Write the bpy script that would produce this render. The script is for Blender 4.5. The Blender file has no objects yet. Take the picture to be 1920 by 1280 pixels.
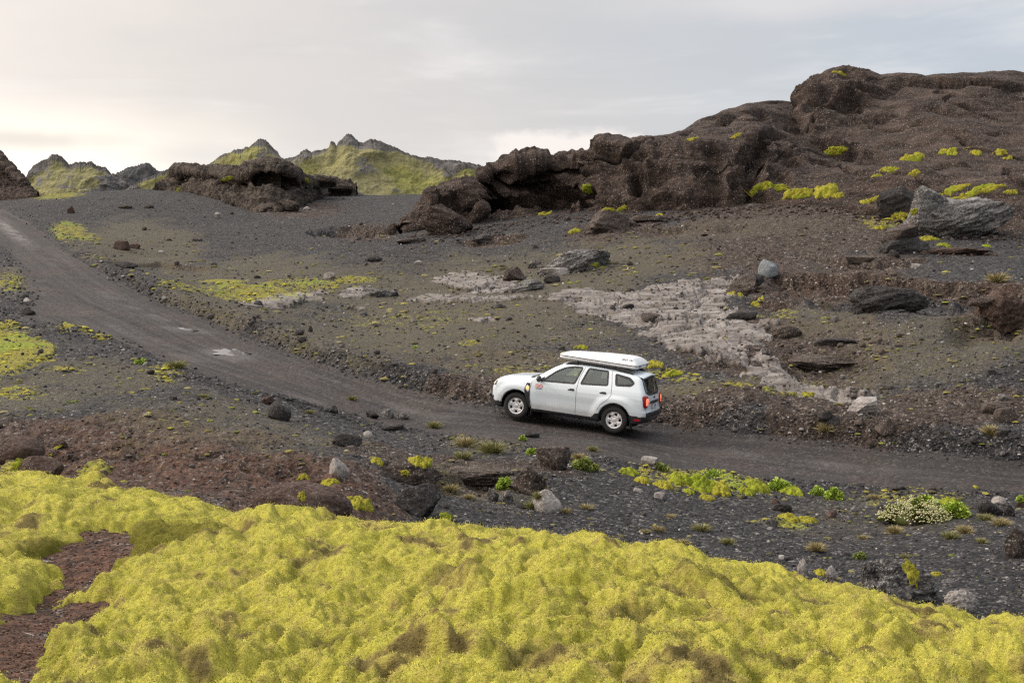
import bpy, bmesh, math, random
import numpy as np
from mathutils import Vector, Matrix
from mathutils.bvhtree import BVHTree

# ---------------------------------------------------------------- camera, sky, sun, exposure
scene = bpy.context.scene
COL = scene.collection
CZ = 4.2                     # camera height above the road beside the car
LENS = 47.0                  # mm on a 36 mm sensor
FPX = LENS / 36.0 * 1920.0   # focal length in photo pixels
K = LENS / 35.0              # depth unit used in the survey lists below, in metres
HORIZON = 507.0              # eye level in the photograph
PITCH = math.atan((640.0 - HORIZON) / FPX)
SH = 0.0943
cam_data = bpy.data.cameras.new("camera")
cam_data.lens = LENS
cam_data.sensor_width = 36.0
cam_data.clip_start = 0.1
cam_data.clip_end = 12000.0
cam = bpy.data.objects.new("camera", cam_data)
cam.location = (0, 0, CZ)
cam.rotation_euler = (math.pi / 2 - PITCH, 0, 0)
COL.objects.link(cam)
scene.camera = cam

SUN_EL = math.radians(38)
SUN_AZ = math.radians(-72)   # from +Y towards -X: light comes from the left, a little ahead
sun_data = bpy.data.lights.new("sun", 'SUN')
sun_data.energy = 1.5
sun_data.angle = math.radians(11)
sun_data.color = (1.0, 0.93, 0.83)
sun = bpy.data.objects.new("sun", sun_data)
sd = Vector((math.sin(SUN_AZ) * math.cos(SUN_EL), math.cos(SUN_AZ) * math.cos(SUN_EL), math.sin(SUN_EL)))
sun.rotation_euler = sd.to_track_quat('Z', 'Y').to_euler()
COL.objects.link(sun)

scene.view_settings.view_transform = 'Standard'
scene.view_settings.look = 'None'
scene.view_settings.exposure = 0.41
scene.view_settings.gamma = 1.0
scene.render.engine = 'CYCLES'
scene.cycles.max_bounces = 6
scene.cycles.diffuse_bounces = 2
scene.cycles.glossy_bounces = 3
scene.cycles.transparent_max_bounces = 10
scene.cycles.use_denoising = False
scene.cycles.sample_clamp_indirect = 4.0
scene.cycles.filter_width = 1.3


class NT:
    """small node-tree builder"""
    def __init__(self, tree):
        self.t = tree
        tree.nodes.clear()

    def n(self, typ, **kw):
        nd = self.t.nodes.new(typ)
        ins = kw.pop('ins', {})
        for k, v in kw.items():
            setattr(nd, k, v)
        for k, v in ins.items():
            self.set(nd, k, v)
        return nd

    def set(self, nd, k, v):
        s = nd.inputs[k]
        if isinstance(v, bpy.types.NodeSocket):
            self.t.links.new(v, s)
        else:
            if hasattr(s, 'default_value'):
                try:
                    s.default_value = v
                except (TypeError, ValueError):
                    s.default_value = (*v, 1.0)

    def math(self, op, a, b=0.0, c=0.0, clamp=False):
        nd = self.n('ShaderNodeMath', operation=op, use_clamp=clamp)
        self.set(nd, 0, a); self.set(nd, 1, b)
        if op in ('MULTIPLY_ADD',):
            self.set(nd, 2, c)
        return nd.outputs[0]

    def mix(self, f, a, b, blend='MIX'):
        nd = self.n('ShaderNodeMix', data_type='RGBA', blend_type=blend)
        nd.clamp_factor = True
        self.set(nd, 0, f)
        self.set(nd, 6, a if isinstance(a, bpy.types.NodeSocket) else (*a, 1.0))
        self.set(nd, 7, b if isinstance(b, bpy.types.NodeSocket) else (*b, 1.0))
        return nd.outputs[2]

    def maprange(self, v, a, b, c=0.0, d=1.0, smooth=True):
        nd = self.n('ShaderNodeMapRange', interpolation_type='SMOOTHSTEP' if smooth else 'LINEAR')
        self.set(nd, 0, v); self.set(nd, 1, a); self.set(nd, 2, b); self.set(nd, 3, c); self.set(nd, 4, d)
        return nd.outputs[0]

    def noise(self, vec, scale, detail=4.0, rough=0.55, dist=0.0, out=0):
        nd = self.n('ShaderNodeTexNoise')
        if vec is not None:
            self.set(nd, 'Vector', vec)
        nd.inputs['Scale'].default_value = scale
        nd.inputs['Detail'].default_value = detail
        nd.inputs['Roughness'].default_value = rough
        nd.inputs['Distortion'].default_value = dist
        return nd.outputs[out]

    def voronoi(self, vec, scale, feature='F1', rand=1.0):
        nd = self.n('ShaderNodeTexVoronoi', feature=feature)
        if vec is not None:
            self.set(nd, 'Vector', vec)
        nd.inputs['Scale'].default_value = scale
        nd.inputs['Randomness'].default_value = rand
        return nd

    def mapping(self, vec, scale=(1, 1, 1), rot=(0, 0, 0), loc=(0, 0, 0)):
        nd = self.n('ShaderNodeMapping')
        self.set(nd, 'Vector', vec)
        nd.inputs['Scale'].default_value = scale
        nd.inputs['Rotation'].default_value = rot
        nd.inputs['Location'].default_value = loc
        return nd.outputs[0]

    def ramp(self, f, stops, interp='LINEAR'):
        nd = self.n('ShaderNodeValToRGB')
        self.set(nd, 0, f)
        cr = nd.color_ramp
        cr.interpolation = interp
        while len(cr.elements) < len(stops):
            cr.elements.new(0.5)
        for e, (p, c) in zip(cr.elements, stops):
            e.position = p
            e.color = (*c, 1.0)
        return nd.outputs[0]


# ---- world: overcast sky = Nishita sky mixed with a cloud deck
world = bpy.data.worlds.new("World")
scene.world = world
world.use_nodes = True
w = NT(world.node_tree)
SKYK = 10.0                   # the background runs at strength 0.1
tc = w.n('ShaderNodeTexCoord').outputs['Generated']
sky = w.n('ShaderNodeTexSky', sky_type='NISHITA')
sky.sun_disc = False
sky.sun_elevation = SUN_EL
sky.sun_rotation = SUN_AZ
sep = w.n('ShaderNodeSeparateXYZ', ins={0: tc})
X, Y, Z = sep.outputs
wob = w.noise(w.mapping(tc, (1.5, 1.5, 4.0)), 1.6, 5.0, 0.55)
tx = w.math('ADD', X, w.math('MULTIPLY', w.math('SUBTRACT', wob, 0.5), 0.35))
txr = w.maprange(tx, -0.80, 0.80, 0.0, 1.0, smooth=False)
deck = w.ramp(txr,  [(0.0, (0.98, 0.86, 0.745)), (0.24, (0.78, 0.705, 0.64)), (0.36, (0.62, 0.575, 0.54)),
                    (0.50, (0.52, 0.505, 0.50)), (0.60, (0.465, 0.482, 0.505)), (0.74, (0.42, 0.458, 0.51)), (1.0, (0.47, 0.50, 0.55))])
# bright low band on the left, under the edge of the cloud deck
low = w.maprange(w.math('ADD', Z, w.math('MULTIPLY', w.math('SUBTRACT', w.noise(w.mapping(tc, (3, 3, 9)), 1.2, 4.0), 0.5), 0.04)), 0.084, 0.128, 1.0, 0.0)
lowl = w.math('MULTIPLY', low, w.maprange(X, -0.33, -0.12, 1.0, 0.0))
deck = w.mix(lowl, deck, (1.0, 0.90, 0.77))
# cloud texture: soft long streaks
st = w.noise(w.mapping(tc, (2.0, 2.0, 11.0), loc=(3.1, 0.4, 0.2)), 1.7, 6.0, 0.58, 0.4)
deck = w.mix(w.maprange(st, 0.47, 0.72, 0.0, 0.6), deck, w.mix(0.5, deck, (0.98, 0.93, 0.9)))
st2 = w.noise(w.mapping(tc, (1.3, 1.3, 7.0), loc=(7.7, 2.0, 1.0)), 2.3, 5.0, 0.5, 0.3)
deck = w.mix(w.maprange(st2, 0.50, 0.78, 0.0, 0.30), deck, (0.40, 0.42, 0.46))


def sky_blob(center_px, rx, rz, thr, scale, seedloc):
    """a cloud around one direction of the sky with a noisy edge"""
    dx = (center_px[0] - 960) / FPX
    dy = (640 - center_px[1]) / FPX
    v = Vector((dx, math.cos(PITCH) + dy * math.sin(PITCH), -math.sin(PITCH) + dy * math.cos(PITCH))).normalized()
    a = w.math('DIVIDE', w.math('SUBTRACT', X, v.x), rx)
    b = w.math('DIVIDE', w.math('SUBTRACT', Z, v.z), rz)
    r = w.math('SQRT', w.math('ADD', w.math('MULTIPLY', a, a), w.math('MULTIPLY', b, b)))
    nn = w.noise(w.mapping(tc, (1, 1, 1.6), loc=seedloc), scale, 5.0, 0.6)
    r = w.math('ADD', r, w.math('MULTIPLY', w.math('SUBTRACT', nn, 0.5), 1.6))
    front = w.maprange(Y, 0.3, 0.5, 0.0, 1.0)
    return w.math('MULTIPLY', w.maprange(r, 1.0 - thr, 1.0 + thr * 0.25, 1.0, 0.0), front)


deck = w.mix(w.math('MULTIPLY', sky_blob((60, 262), 0.066, 0.009, 0.9, 9.0, (1, 2, 3)), 0.75), deck, (0.62, 0.57, 0.52))
deck = w.mix(w.math('MULTIPLY', sky_blob((345, 290), 0.046, 0.012, 1.1, 9.0, (4, 2, 3)), 0.35), deck, (0.55, 0.54, 0.53))
deck = w.mix(w.math('MULTIPLY', sky_blob((1090, 296), 0.075, 0.024, 0.35, 18.0, (2, 5, 1)), 0.95), deck, (0.76, 0.70, 0.665))
deck = w.mix(w.math('MULTIPLY', sky_blob((1500, 0), 0.16, 0.016, 0.9, 6.0, (8, 5, 1)), 0.55), deck, (0.66, 0.62, 0.61))
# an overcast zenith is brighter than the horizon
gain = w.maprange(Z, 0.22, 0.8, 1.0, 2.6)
# unseen sky is shaped: brighter left, dimmer right and behind, for directional shading
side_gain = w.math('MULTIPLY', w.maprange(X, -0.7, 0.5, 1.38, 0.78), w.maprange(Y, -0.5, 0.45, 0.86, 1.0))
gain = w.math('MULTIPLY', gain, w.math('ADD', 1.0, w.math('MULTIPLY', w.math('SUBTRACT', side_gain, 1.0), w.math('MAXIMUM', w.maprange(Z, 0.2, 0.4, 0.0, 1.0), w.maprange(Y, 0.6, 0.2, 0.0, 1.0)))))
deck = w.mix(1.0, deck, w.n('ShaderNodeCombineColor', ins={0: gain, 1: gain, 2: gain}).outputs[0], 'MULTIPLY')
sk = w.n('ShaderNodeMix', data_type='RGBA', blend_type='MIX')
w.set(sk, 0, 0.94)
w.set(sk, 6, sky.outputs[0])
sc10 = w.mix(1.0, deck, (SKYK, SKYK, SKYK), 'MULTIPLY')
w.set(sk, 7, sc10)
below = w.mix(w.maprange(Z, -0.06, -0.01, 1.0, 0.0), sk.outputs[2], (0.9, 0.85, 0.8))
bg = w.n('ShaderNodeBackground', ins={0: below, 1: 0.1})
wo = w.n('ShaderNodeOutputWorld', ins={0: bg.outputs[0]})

# ---------------------------------------------------------------- numeric helpers
RNG = np.random.default_rng(7)
_P = np.concatenate([RNG.permutation(256)] * 3).astype(np.int32)
_G3 = RNG.normal(size=(256, 3)).astype(np.float32)
_G3 /= np.linalg.norm(_G3, axis=1, keepdims=True)
_A2 = RNG.uniform(0, 2 * np.pi, 256)
_G2 = np.stack([np.cos(_A2), np.sin(_A2)], 1).astype(np.float32)


def _fade(t):
    return t * t * t * (t * (t * 6 - 15) + 10)


def perlin2(x, y, seed=0):
    x = np.asarray(x, np.float32) + 17.31 * seed; y = np.asarray(y, np.float32) - 9.7 * seed
    xi = np.floor(x).astype(np.int32); yi = np.floor(y).astype(np.int32)
    xf = x - xi; yf = y - yi
    xi &= 255; yi &= 255
    u = _fade(xf); v = _fade(yf)
    def g(ix, iy, dx, dy):
        h = _P[_P[ix & 255] + (iy & 255)]
        gg = _G2[h]
        return gg[..., 0] * dx + gg[..., 1] * dy
    a = g(xi, yi, xf, yf); b = g(xi + 1, yi, xf - 1, yf)
    c = g(xi, yi + 1, xf, yf - 1); d = g(xi + 1, yi + 1, xf - 1, yf - 1)
    return (a + u * (b - a) + v * ((c + u * (d - c)) - (a + u * (b - a)))) * 1.45


def perlin3(x, y, z, seed=0):
    x = np.asarray(x, np.float32) + 13.7 * seed; y = np.asarray(y, np.float32) - 5.3 * seed; z = np.asarray(z, np.float32) + 3.9 * seed
    xi = np.floor(x).astype(np.int32); yi = np.floor(y).astype(np.int32); zi = np.floor(z).astype(np.int32)
    xf = x - xi; yf = y - yi; zf = z - zi
    u = _fade(xf); v = _fade(yf); t = _fade(zf)
    out = 0
    for dx in (0, 1):
        wx = u if dx else 1 - u
        for dy in (0, 1):
            wy = v if dy else 1 - v
            for dz in (0, 1):
                wz = t if dz else 1 - t
                h = _P[_P[_P[(xi + dx) & 255] + ((yi + dy) & 255)] + ((zi + dz) & 255)]
                gg = _G3[h]
                out = out + wx * wy * wz * (gg[..., 0] * (xf - dx) + gg[..., 1] * (yf - dy) + gg[..., 2] * (zf - dz))
    return out * 1.5


def fbm2(x, y, octs=4, seed=0, gain=0.5, lac=2.07):
    s = 0; a = 1.0; t = 0
    for i in range(octs):
        s = s + a * perlin2(x * lac ** i, y * lac ** i, seed + i * 3 + 1); t += a; a *= gain
    return s / t


def fbm3(x, y, z, octs=4, seed=0, gain=0.5, lac=2.07):
    s = 0; a = 1.0; t = 0
    for i in range(octs):
        k = lac ** i
        s = s + a * perlin3(x * k, y * k, z * k, seed + i * 3 + 1); t += a; a *= gain
    return s / t


def ridge3(x, y, z, octs=4, seed=0, gain=0.5, lac=2.07):
    s = 0; a = 1.0; t = 0
    for i in range(octs):
        k = lac ** i
        s = s + a * (1 - 2 * np.abs(perlin3(x * k, y * k, z * k, seed + i * 3 + 1))); t += a; a *= gain
    return s / t


def ridge2(x, y, octs=4, seed=0, gain=0.5, lac=2.07):
    s = 0; a = 1.0; t = 0
    for i in range(octs):
        k = lac ** i
        s = s + a * (1 - 2 * np.abs(perlin2(x * k, y * k, seed + i * 3 + 1))); t += a; a *= gain
    return s / t


def smooth(a, b, x):
    t = np.clip((x - a) / (b - a), 0, 1)
    return t * t * (3 - 2 * t)


def mesh_np(name, V, F, mat=None, shade=True, attrs=None, parent=None):
    """one mesh object from numpy vertices and same-size faces"""
    me = bpy.data.meshes.new(name)
    V = np.ascontiguousarray(V, np.float32); F = np.ascontiguousarray(F, np.int32)
    k = F.shape[1]
    me.vertices.add(len(V)); me.vertices.foreach_set('co', V.ravel())
    me.loops.add(F.size); me.loops.foreach_set('vertex_index', F.ravel())
    me.polygons.add(len(F))
    me.polygons.foreach_set('loop_start', np.arange(0, F.size, k, dtype=np.int32))
    me.polygons.foreach_set('loop_total', np.full(len(F), k, np.int32))
    me.polygons.foreach_set('use_smooth', np.full(len(F), bool(shade)))
    for an, av in (attrs or {}).items():
        if av.ndim == 1:
            at = me.attributes.new(an, 'FLOAT', 'POINT'); at.data.foreach_set('value', np.ascontiguousarray(av, np.float32))
        else:
            at = me.attributes.new(an, 'FLOAT_COLOR', 'POINT')
            if av.shape[1] == 3:
                av = np.concatenate([av, np.ones((len(av), 1))], 1)
            at.data.foreach_set('color', np.ascontiguousarray(av, np.float32).ravel())
    me.update(calc_edges=True)
    me.validate(clean_customdata=False)
    if mat is not None:
        me.materials.append(mat)
    o = bpy.data.objects.new(name, me)
    COL.objects.link(o)
    if parent is not None:
        o.parent = parent
    return o


def compact(V, F, attrs=None):
    used = np.zeros(len(V), bool); used[F.ravel()] = True
    m = np.cumsum(used) - 1
    at = {k: v[used] for k, v in (attrs or {}).items()}
    return V[used], m[F], at


def tag(o, label=None, cat=None, group=None, kind=None):
    if label: o['label'] = label
    if cat: o['category'] = cat
    if group: o['group'] = group
    if kind: o['kind'] = kind
    return o


def grid_faces(nr, nc):
    i = np.arange(nr * nc).reshape(nr, nc)
    return np.stack([i[:-1, :-1], i[:-1, 1:], i[1:, 1:], i[1:, :-1]], -1).reshape(-1, 4)


# ---- pixel of the photograph -> direction and point
CP, SP = math.cos(PITCH), math.sin(PITCH)


def ray(px, py):
    px = np.asarray(px, float); py = np.asarray(py, float)
    x = (px - 960) / FPX; u = (640 - py) / FPX
    return np.stack([x, CP + u * SP, -SP + u * CP], -1)


def P(px, py, d):
    """the point seen at (px, py) that lies d survey units ahead (world Y = K d)"""
    r = ray(px, py)
    d = np.asarray(d, float) * K
    p = r * (d / r[..., 1])[..., None]
    p[..., 2] += CZ
    return p


def to_px(p):
    p = np.asarray(p, float)
    zc = p[..., 2] - CZ
    dep = p[..., 1] * CP - zc * SP
    up = p[..., 1] * SP + zc * CP
    return 960 + FPX * p[..., 0] / dep, 640 - FPX * up / dep, dep

# ---------------------------------------------------------------- materials
def new_mat(name):
    m = bpy.data.materials.new(name)
    m.use_nodes = True
    return m, NT(m.node_tree)


def finish(b, color, rough=0.9, bump=None, bump_d=0.02, bump_s=1.0, spec=0.25, **kw):
    ins = {'Base Color': color, 'Roughness': rough, 'Specular IOR Level': spec}
    ins.update(kw)
    pb = b.n('ShaderNodeBsdfPrincipled', ins=ins)
    if bump is not None:
        bn = b.n('ShaderNodeBump', ins={'Height': bump, 'Distance': bump_d, 'Strength': bump_s})
        b.t.links.new(bn.outputs[0], pb.inputs['Normal'])
    b.n('ShaderNodeOutputMaterial', ins={0: pb.outputs[0]})
    return pb


def plain(name, col, rough=0.5, metal=0.0, spec=0.5, **kw):
    m, b = new_mat(name)
    finish(b, col, rough, spec=spec, Metallic=metal, **kw)
    return m


def attr(b, name):
    nd = b.n('ShaderNodeAttribute'); nd.attribute_name = name
    return nd


def make_ground_mat():
    m, b = new_mat("ground_mix")
    pos = b.n('ShaderNodeNewGeometry').outputs['Position']
    A = attr(b, 'mask_a'); B = attr(b, 'mask_b')
    sa = b.n('ShaderNodeSeparateColor', ins={0: A.outputs['Color']})
    sb = b.n('ShaderNodeSeparateColor', ins={0: B.outputs['Color']})
    road, brown, moss = sa.outputs[0], sa.outputs[1], sa.outputs[2]
    pale = A.outputs['Alpha']
    olive, dust, red = sb.outputs[0], sb.outputs[1], sb.outputs[2]
    lane = B.outputs['Alpha']
    n_big = b.noise(pos, 0.5, 3.0, 0.5)
    n_mid = b.noise(pos, 2.2, 5.0, 0.6)
    n_fin = b.noise(pos, 9.0, 4.0, 0.65)
    n_vf = b.noise(pos, 34.0, 2.0, 0.7)
    v1 = b.voronoi(pos, 9.0); v2 = b.voronoi(pos, 24.0)
    c1 = b.n('ShaderNodeSeparateColor', ins={0: v1.outputs['Color']}).outputs
    c2 = b.n('ShaderNodeSeparateColor', ins={0: v2.outputs['Color']}).outputs
    cell = b.math('ADD', b.math('MULTIPLY', c1[0], 0.4), b.math('MULTIPLY', c2[0], 0.6))
    gravel = b.ramp(cell, [(0.15, (0.008, 0.008, 0.009)), (0.45, (0.026, 0.025, 0.026)), (0.68, (0.048, 0.0455, 0.046)), (0.82, (0.088, 0.084, 0.082)), (0.95, (0.24, 0.23, 0.22))])
    gravel = b.mix(b.maprange(n_mid, 0.42, 0.68, 0.0, 0.5), gravel, (0.03, 0.028, 0.03))
    soil = b.ramp(cell, [(0.15, (0.014, 0.0095, 0.0075)), (0.45, (0.048, 0.035, 0.028)), (0.70, (0.080, 0.061, 0.050)), (0.84, (0.14, 0.115, 0.10)), (0.96, (0.32, 0.29, 0.26))])
    soil = b.mix(b.maprange(n_mid, 0.40, 0.66, 0.0, 0.6), soil, (0.038, 0.027, 0.022))
    rsoil = b.mix(b.maprange(n_fin, 0.35, 0.65), (0.05, 0.026, 0.018), (0.135, 0.07, 0.047))
    soil = b.mix(b.math('MULTIPLY', red, b.maprange(b.math('ADD', n_mid, b.math('MULTIPLY', c2[1], 0.3)), 0.45, 0.75)), soil, rsoil)

    def fac(mask, nz, amt, w):
        return b.maprange(b.math('ADD', mask, b.math('MULTIPLY', b.math('SUBTRACT', nz, 0.5), amt)), 0.5 - w, 0.5 + w)

    col = b.mix(fac(brown, n_mid, 1.1, 0.18), gravel, soil)
    # olive crust of lichen and low moss, broken up by stones
    o_n = b.math('ADD', b.math('MULTIPLY', n_mid, 0.5), b.math('MULTIPLY', n_fin, 0.5))
    ocol = b.mix(b.maprange(n_vf, 0.3, 0.7), (0.050, 0.042, 0.022), (0.155, 0.130, 0.060))
    ocol = b.mix(b.math('MULTIPLY', b.maprange(c2[1], 0.72, 0.8), 0.7), ocol, gravel)
    o_n = b.math('ADD', b.math('MULTIPLY', o_n, 0.75), b.math('MULTIPLY', n_vf, 0.25))
    col = b.mix(b.math('MULTIPLY', fac(olive, o_n, 3.2, 0.16), 0.62), col, ocol)
    col = b.mix(b.math('MULTIPLY', b.maprange(olive, 0.1, 0.6), 0.40), col, (0.098, 0.086, 0.066))
    # pale bedrock
    st = b.noise(b.mapping(pos, (0.5, 1.6, 3.0), rot=(0, 0, 0.5)), 1.3, 6.0, 0.68, 0.6)
    pcol = b.ramp(st, [(0.33, (0.050, 0.043, 0.038)), (0.43, (0.118, 0.103, 0.094)), (0.55, (0.19, 0.172, 0.16)), (0.72, (0.30, 0.282, 0.267))])
    pcol = b.mix(b.maprange(n_fin, 0.54, 0.74, 0.0, 0.4), pcol, (0.085, 0.070, 0.060))
    col = b.mix(fac(pale, b.math('ADD', b.math('MULTIPLY', n_big, 0.3), b.math('ADD', b.math('MULTIPLY', n_mid, 0.5), b.math('MULTIPLY', n_fin, 0.2))), 0.75, 0.10), col, pcol)
    fpale = b.maprange(pale, 0.4, 0.6)
    # moss
    mcol = b.ramp(b.math('ADD', b.math('MULTIPLY', n_fin, 0.6), b.math('MULTIPLY', n_vf, 0.4)),
                  [(0.3, (0.060, 0.054, 0.014)), (0.48, (0.17, 0.155, 0.028)), (0.62, (0.31, 0.275, 0.045)), (0.75, (0.40, 0.355, 0.075))])
    grn = b.mix(0.75, mcol, (0.20, 0.30, 0.022))
    mcol = b.mix(b.math('MULTIPLY', red, 0.0), mcol, grn)
    mcol = b.mix(b.maprange(n_big, 0.5, 0.64, 0.0, 0.6), mcol, grn)
    m_n = b.math('ADD', b.math('MULTIPLY', n_mid, 0.45), b.math('MULTIPLY', n_fin, 0.55))
    fm = fac(moss, m_n, 2.9, 0.12)
    col = b.mix(fm, col, mcol)
    # road: packed grit with streaks along the wheel tracks
    sx = b.n('ShaderNodeSeparateXYZ', ins={0: pos})
    lv = b.n('ShaderNodeCombineXYZ', ins={0: b.math('MULTIPLY', lane, 2.6), 1: b.math('MULTIPLY', sx.outputs[0], 0.11), 2: 0.0}).outputs[0]
    ln = b.noise(lv, 1.0, 5.0, 0.6)
    rcol = b.ramp(ln, [(0.32, (0.018, 0.0165, 0.017)), (0.46, (0.031, 0.0275, 0.0265)), (0.58, (0.047, 0.040, 0.037)), (0.74, (0.072, 0.064, 0.061))])
    rcol = b.mix(b.maprange(n_big, 0.48, 0.62, 0.0, 0.5), rcol, (0.056, 0.041, 0.035))
    rcol = b.mix(b.maprange(cell, 0.68, 0.9, 0.0, 0.5), rcol, (0.11, 0.104, 0.102))
    rcol = b.mix(b.maprange(cell, 0.42, 0.22, 0.0, 0.55), rcol, (0.022, 0.021, 0.022))
    rcol = b.mix(dust, rcol, (0.17, 0.155, 0.15))
    fr = fac(road, n_mid, 0.5, 0.2)
    col = b.mix(fr, col, rcol)
    hb = b.math('ADD', b.math('MULTIPLY', b.math('SUBTRACT', 1.0, v1.outputs['Distance']), 0.45),
                b.math('ADD', b.math('MULTIPLY', b.math('SUBTRACT', 1.0, v2.outputs['Distance']), 0.25), b.math('MULTIPLY', n_fin, 0.9)))
    hb = b.math('MULTIPLY', hb, b.math('SUBTRACT', 1.0, b.math('MAXIMUM', b.math('MULTIPLY', fr, 0.45), b.math('MULTIPLY', fpale, 0.6))))
    finish(b, col, b.math('SUBTRACT', 0.95, b.math('MULTIPLY', fr, 0.12)), hb, 0.10, 1.0, spec=0.2)
    return m


MAT_GROUND = make_ground_mat()


def make_moss_mat(name, base=(0.34, 0.31, 0.035), dark=(0.10, 0.088, 0.02), green=(0.20, 0.26, 0.02), bump=0.02, scale=1.0):
    m, b = new_mat(name)
    pos = b.n('ShaderNodeNewGeometry').outputs['Position']
    n0 = b.noise(pos, 1.2 * scale, 3.0); n1 = b.noise(pos, 8.0 * scale, 5.0, 0.65); n2 = b.noise(pos, 42.0 * scale, 3.0, 0.7)
    col = b.mix(b.maprange(b.math('ADD', b.math('MULTIPLY', n1, 0.55), b.math('MULTIPLY', n2, 0.45)), 0.36, 0.60), dark, base)
    col = b.mix(b.maprange(n0, 0.48, 0.66, 0.0, 0.7), col, b.mix(b.maprange(n2, 0.3, 0.7), (green[0] * 0.5, green[1] * 0.5, green[2] * 0.5), green))
    finish(b, col, 0.95, b.math('ADD', n2, b.math('MULTIPLY', n1, 1.5)), bump, 0.9, spec=0.1)
    return m


MAT_MOSS = make_moss_mat("moss_cushion")
MAT_MOSS_GREEN = make_moss_mat("moss_cushion_green", base=(0.26, 0.29, 0.025), dark=(0.08, 0.085, 0.015))


def make_carpet_mat():
    m, b = new_mat("moss_carpet")
    pos = b.n('ShaderNodeNewGeometry').outputs['Position']
    tint = attr(b, 'tint').outputs['Color']
    n1 = b.noise(pos, 26.0, 5.0, 0.7); n2 = b.noise(pos, 90.0, 3.0, 0.7)
    v = b.math('ADD', b.math('MULTIPLY', n1, 0.5), b.math('MULTIPLY', n2, 0.5))
    k = b.maprange(v, 0.33, 0.64, 0.40, 1.15, smooth=False)
    kk = b.n('ShaderNodeCombineColor', ins={0: k, 1: k, 2: k}).outputs[0]
    col = b.mix(1.0, tint, kk, 'MULTIPLY')
    finish(b, col, 0.95, v, 0.03, 1.0, spec=0.08)
    return m


MAT_CARPET = make_carpet_mat()


def make_tint_mat(name, rough=0.9, spec=0.1):
    m, b = new_mat(name)
    tint = attr(b, 'tint').outputs['Color']
    finish(b, tint, rough, spec=spec)
    return m


MAT_BLADE = make_tint_mat("moss_fibre")
MAT_LEAF = make_tint_mat("leaf", 0.6, 0.3)


def rock_mat(name, lo, mid, hi, speck=(0.4, 0.38, 0.35), speck_amt=0.5, scale=1.0, lichen=None, bump=0.05, strata=0.0, sparse=0.0):
    m, b = new_mat(name)
    pos = b.n('ShaderNodeNewGeometry').outputs['Position']
    vec = b.mapping(pos, (1, 1, 1 + strata * 4), rot=(0.15, 0.2, 0))
    n0 = b.noise(vec, 0.55 * scale, 6.0, 0.62, 0.3)
    n1 = b.noise(pos, 7.0 * scale, 5.0, 0.68)
    n2 = b.noise(pos, 30.0 * scale, 3.0, 0.7)
    f = b.math('ADD', b.math('MULTIPLY', n0, 0.45), b.math('ADD', b.math('MULTIPLY', n1, 0.35), b.math('MULTIPLY', n2, 0.2)))
    col = b.ramp(f, [(0.40, lo), (0.5, mid), (0.60, hi)])
    if lichen is not None:
        col = b.mix(b.maprange(b.math('ADD', b.math('MULTIPLY', n1, 0.6), b.math('MULTIPLY', n2, 0.4)), 0.53, 0.62, 0.0, 0.8), col, lichen)
    vo = b.voronoi(pos, 7.5 * scale)
    vs = b.n('ShaderNodeSeparateColor', ins={0: vo.outputs['Color']}).outputs
    dot = b.math('MULTIPLY', b.maprange(vo.outputs['Distance'], 0.34, 0.16), b.maprange(vs[0], 0.72 + sparse, 0.78 + sparse))
    vo2 = b.voronoi(pos, 19.0 * scale)
    vs2 = b.n('ShaderNodeSeparateColor', ins={0: vo2.outputs['Color']}).outputs
    dot2 = b.math('MULTIPLY', b.maprange(vo2.outputs['Distance'], 0.5, 0.25), b.maprange(vs2[0], 0.76 + sparse, 0.82 + sparse))
    col = b.mix(b.math('MULTIPLY', b.math('MAXIMUM', dot, dot2), speck_amt), col, speck)
    h = b.math('ADD', b.math('MULTIPLY', n1, 1.2), b.math('ADD', b.math('MULTIPLY', n2, 0.5), b.math('MULTIPLY', n0, 1.0)))
    finish(b, col, 0.93, h, bump, 1.0, spec=0.2)
    return m


MAT_CLIFF = rock_mat("brown_tuff", (0.012, 0.0085, 0.007), (0.046, 0.032, 0.0255), (0.094, 0.069, 0.057), (0.40, 0.36, 0.33), 0.6, 1.0, None, 0.10, 0.7, 0.10)
MAT_TUFF = rock_mat("tuff", (0.026, 0.020, 0.017), (0.065, 0.050, 0.042), (0.12, 0.097, 0.083), (0.36, 0.33, 0.30), 0.6, 1.6, None, 0.06, 0.5)
MAT_DARK = rock_mat("dark_lava", (0.014, 0.012, 0.011), (0.040, 0.036, 0.035), (0.085, 0.078, 0.074), (0.25, 0.24, 0.23), 0.4, 2.0, None, 0.05)
MAT_GREY = rock_mat("grey_lava", (0.018, 0.016, 0.015), (0.105, 0.098, 0.093), (0.31, 0.297, 0.287), (0.48, 0.46, 0.44), 0.5, 1.6, (0.33, 0.33, 0.31), 0.06, 0.8)
MAT_PALE = rock_mat("pale_stone", (0.10, 0.088, 0.08), (0.26, 0.235, 0.22), (0.44, 0.41, 0.385), (0.5, 0.48, 0.45), 0.4, 2.0, (0.36, 0.345, 0.31), 0.03)
MAT_BLUE = rock_mat("blue_grey_stone", (0.10, 0.11, 0.115), (0.22, 0.24, 0.25), (0.38, 0.40, 0.41), (0.5, 0.5, 0.5), 0.5, 2.4, (0.13, 0.15, 0.15), 0.04)
MAT_RED = rock_mat("red_scoria", (0.03, 0.018, 0.014), (0.075, 0.048, 0.038), (0.13, 0.095, 0.08), (0.3, 0.26, 0.23), 0.4, 2.0, None, 0.05)

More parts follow.
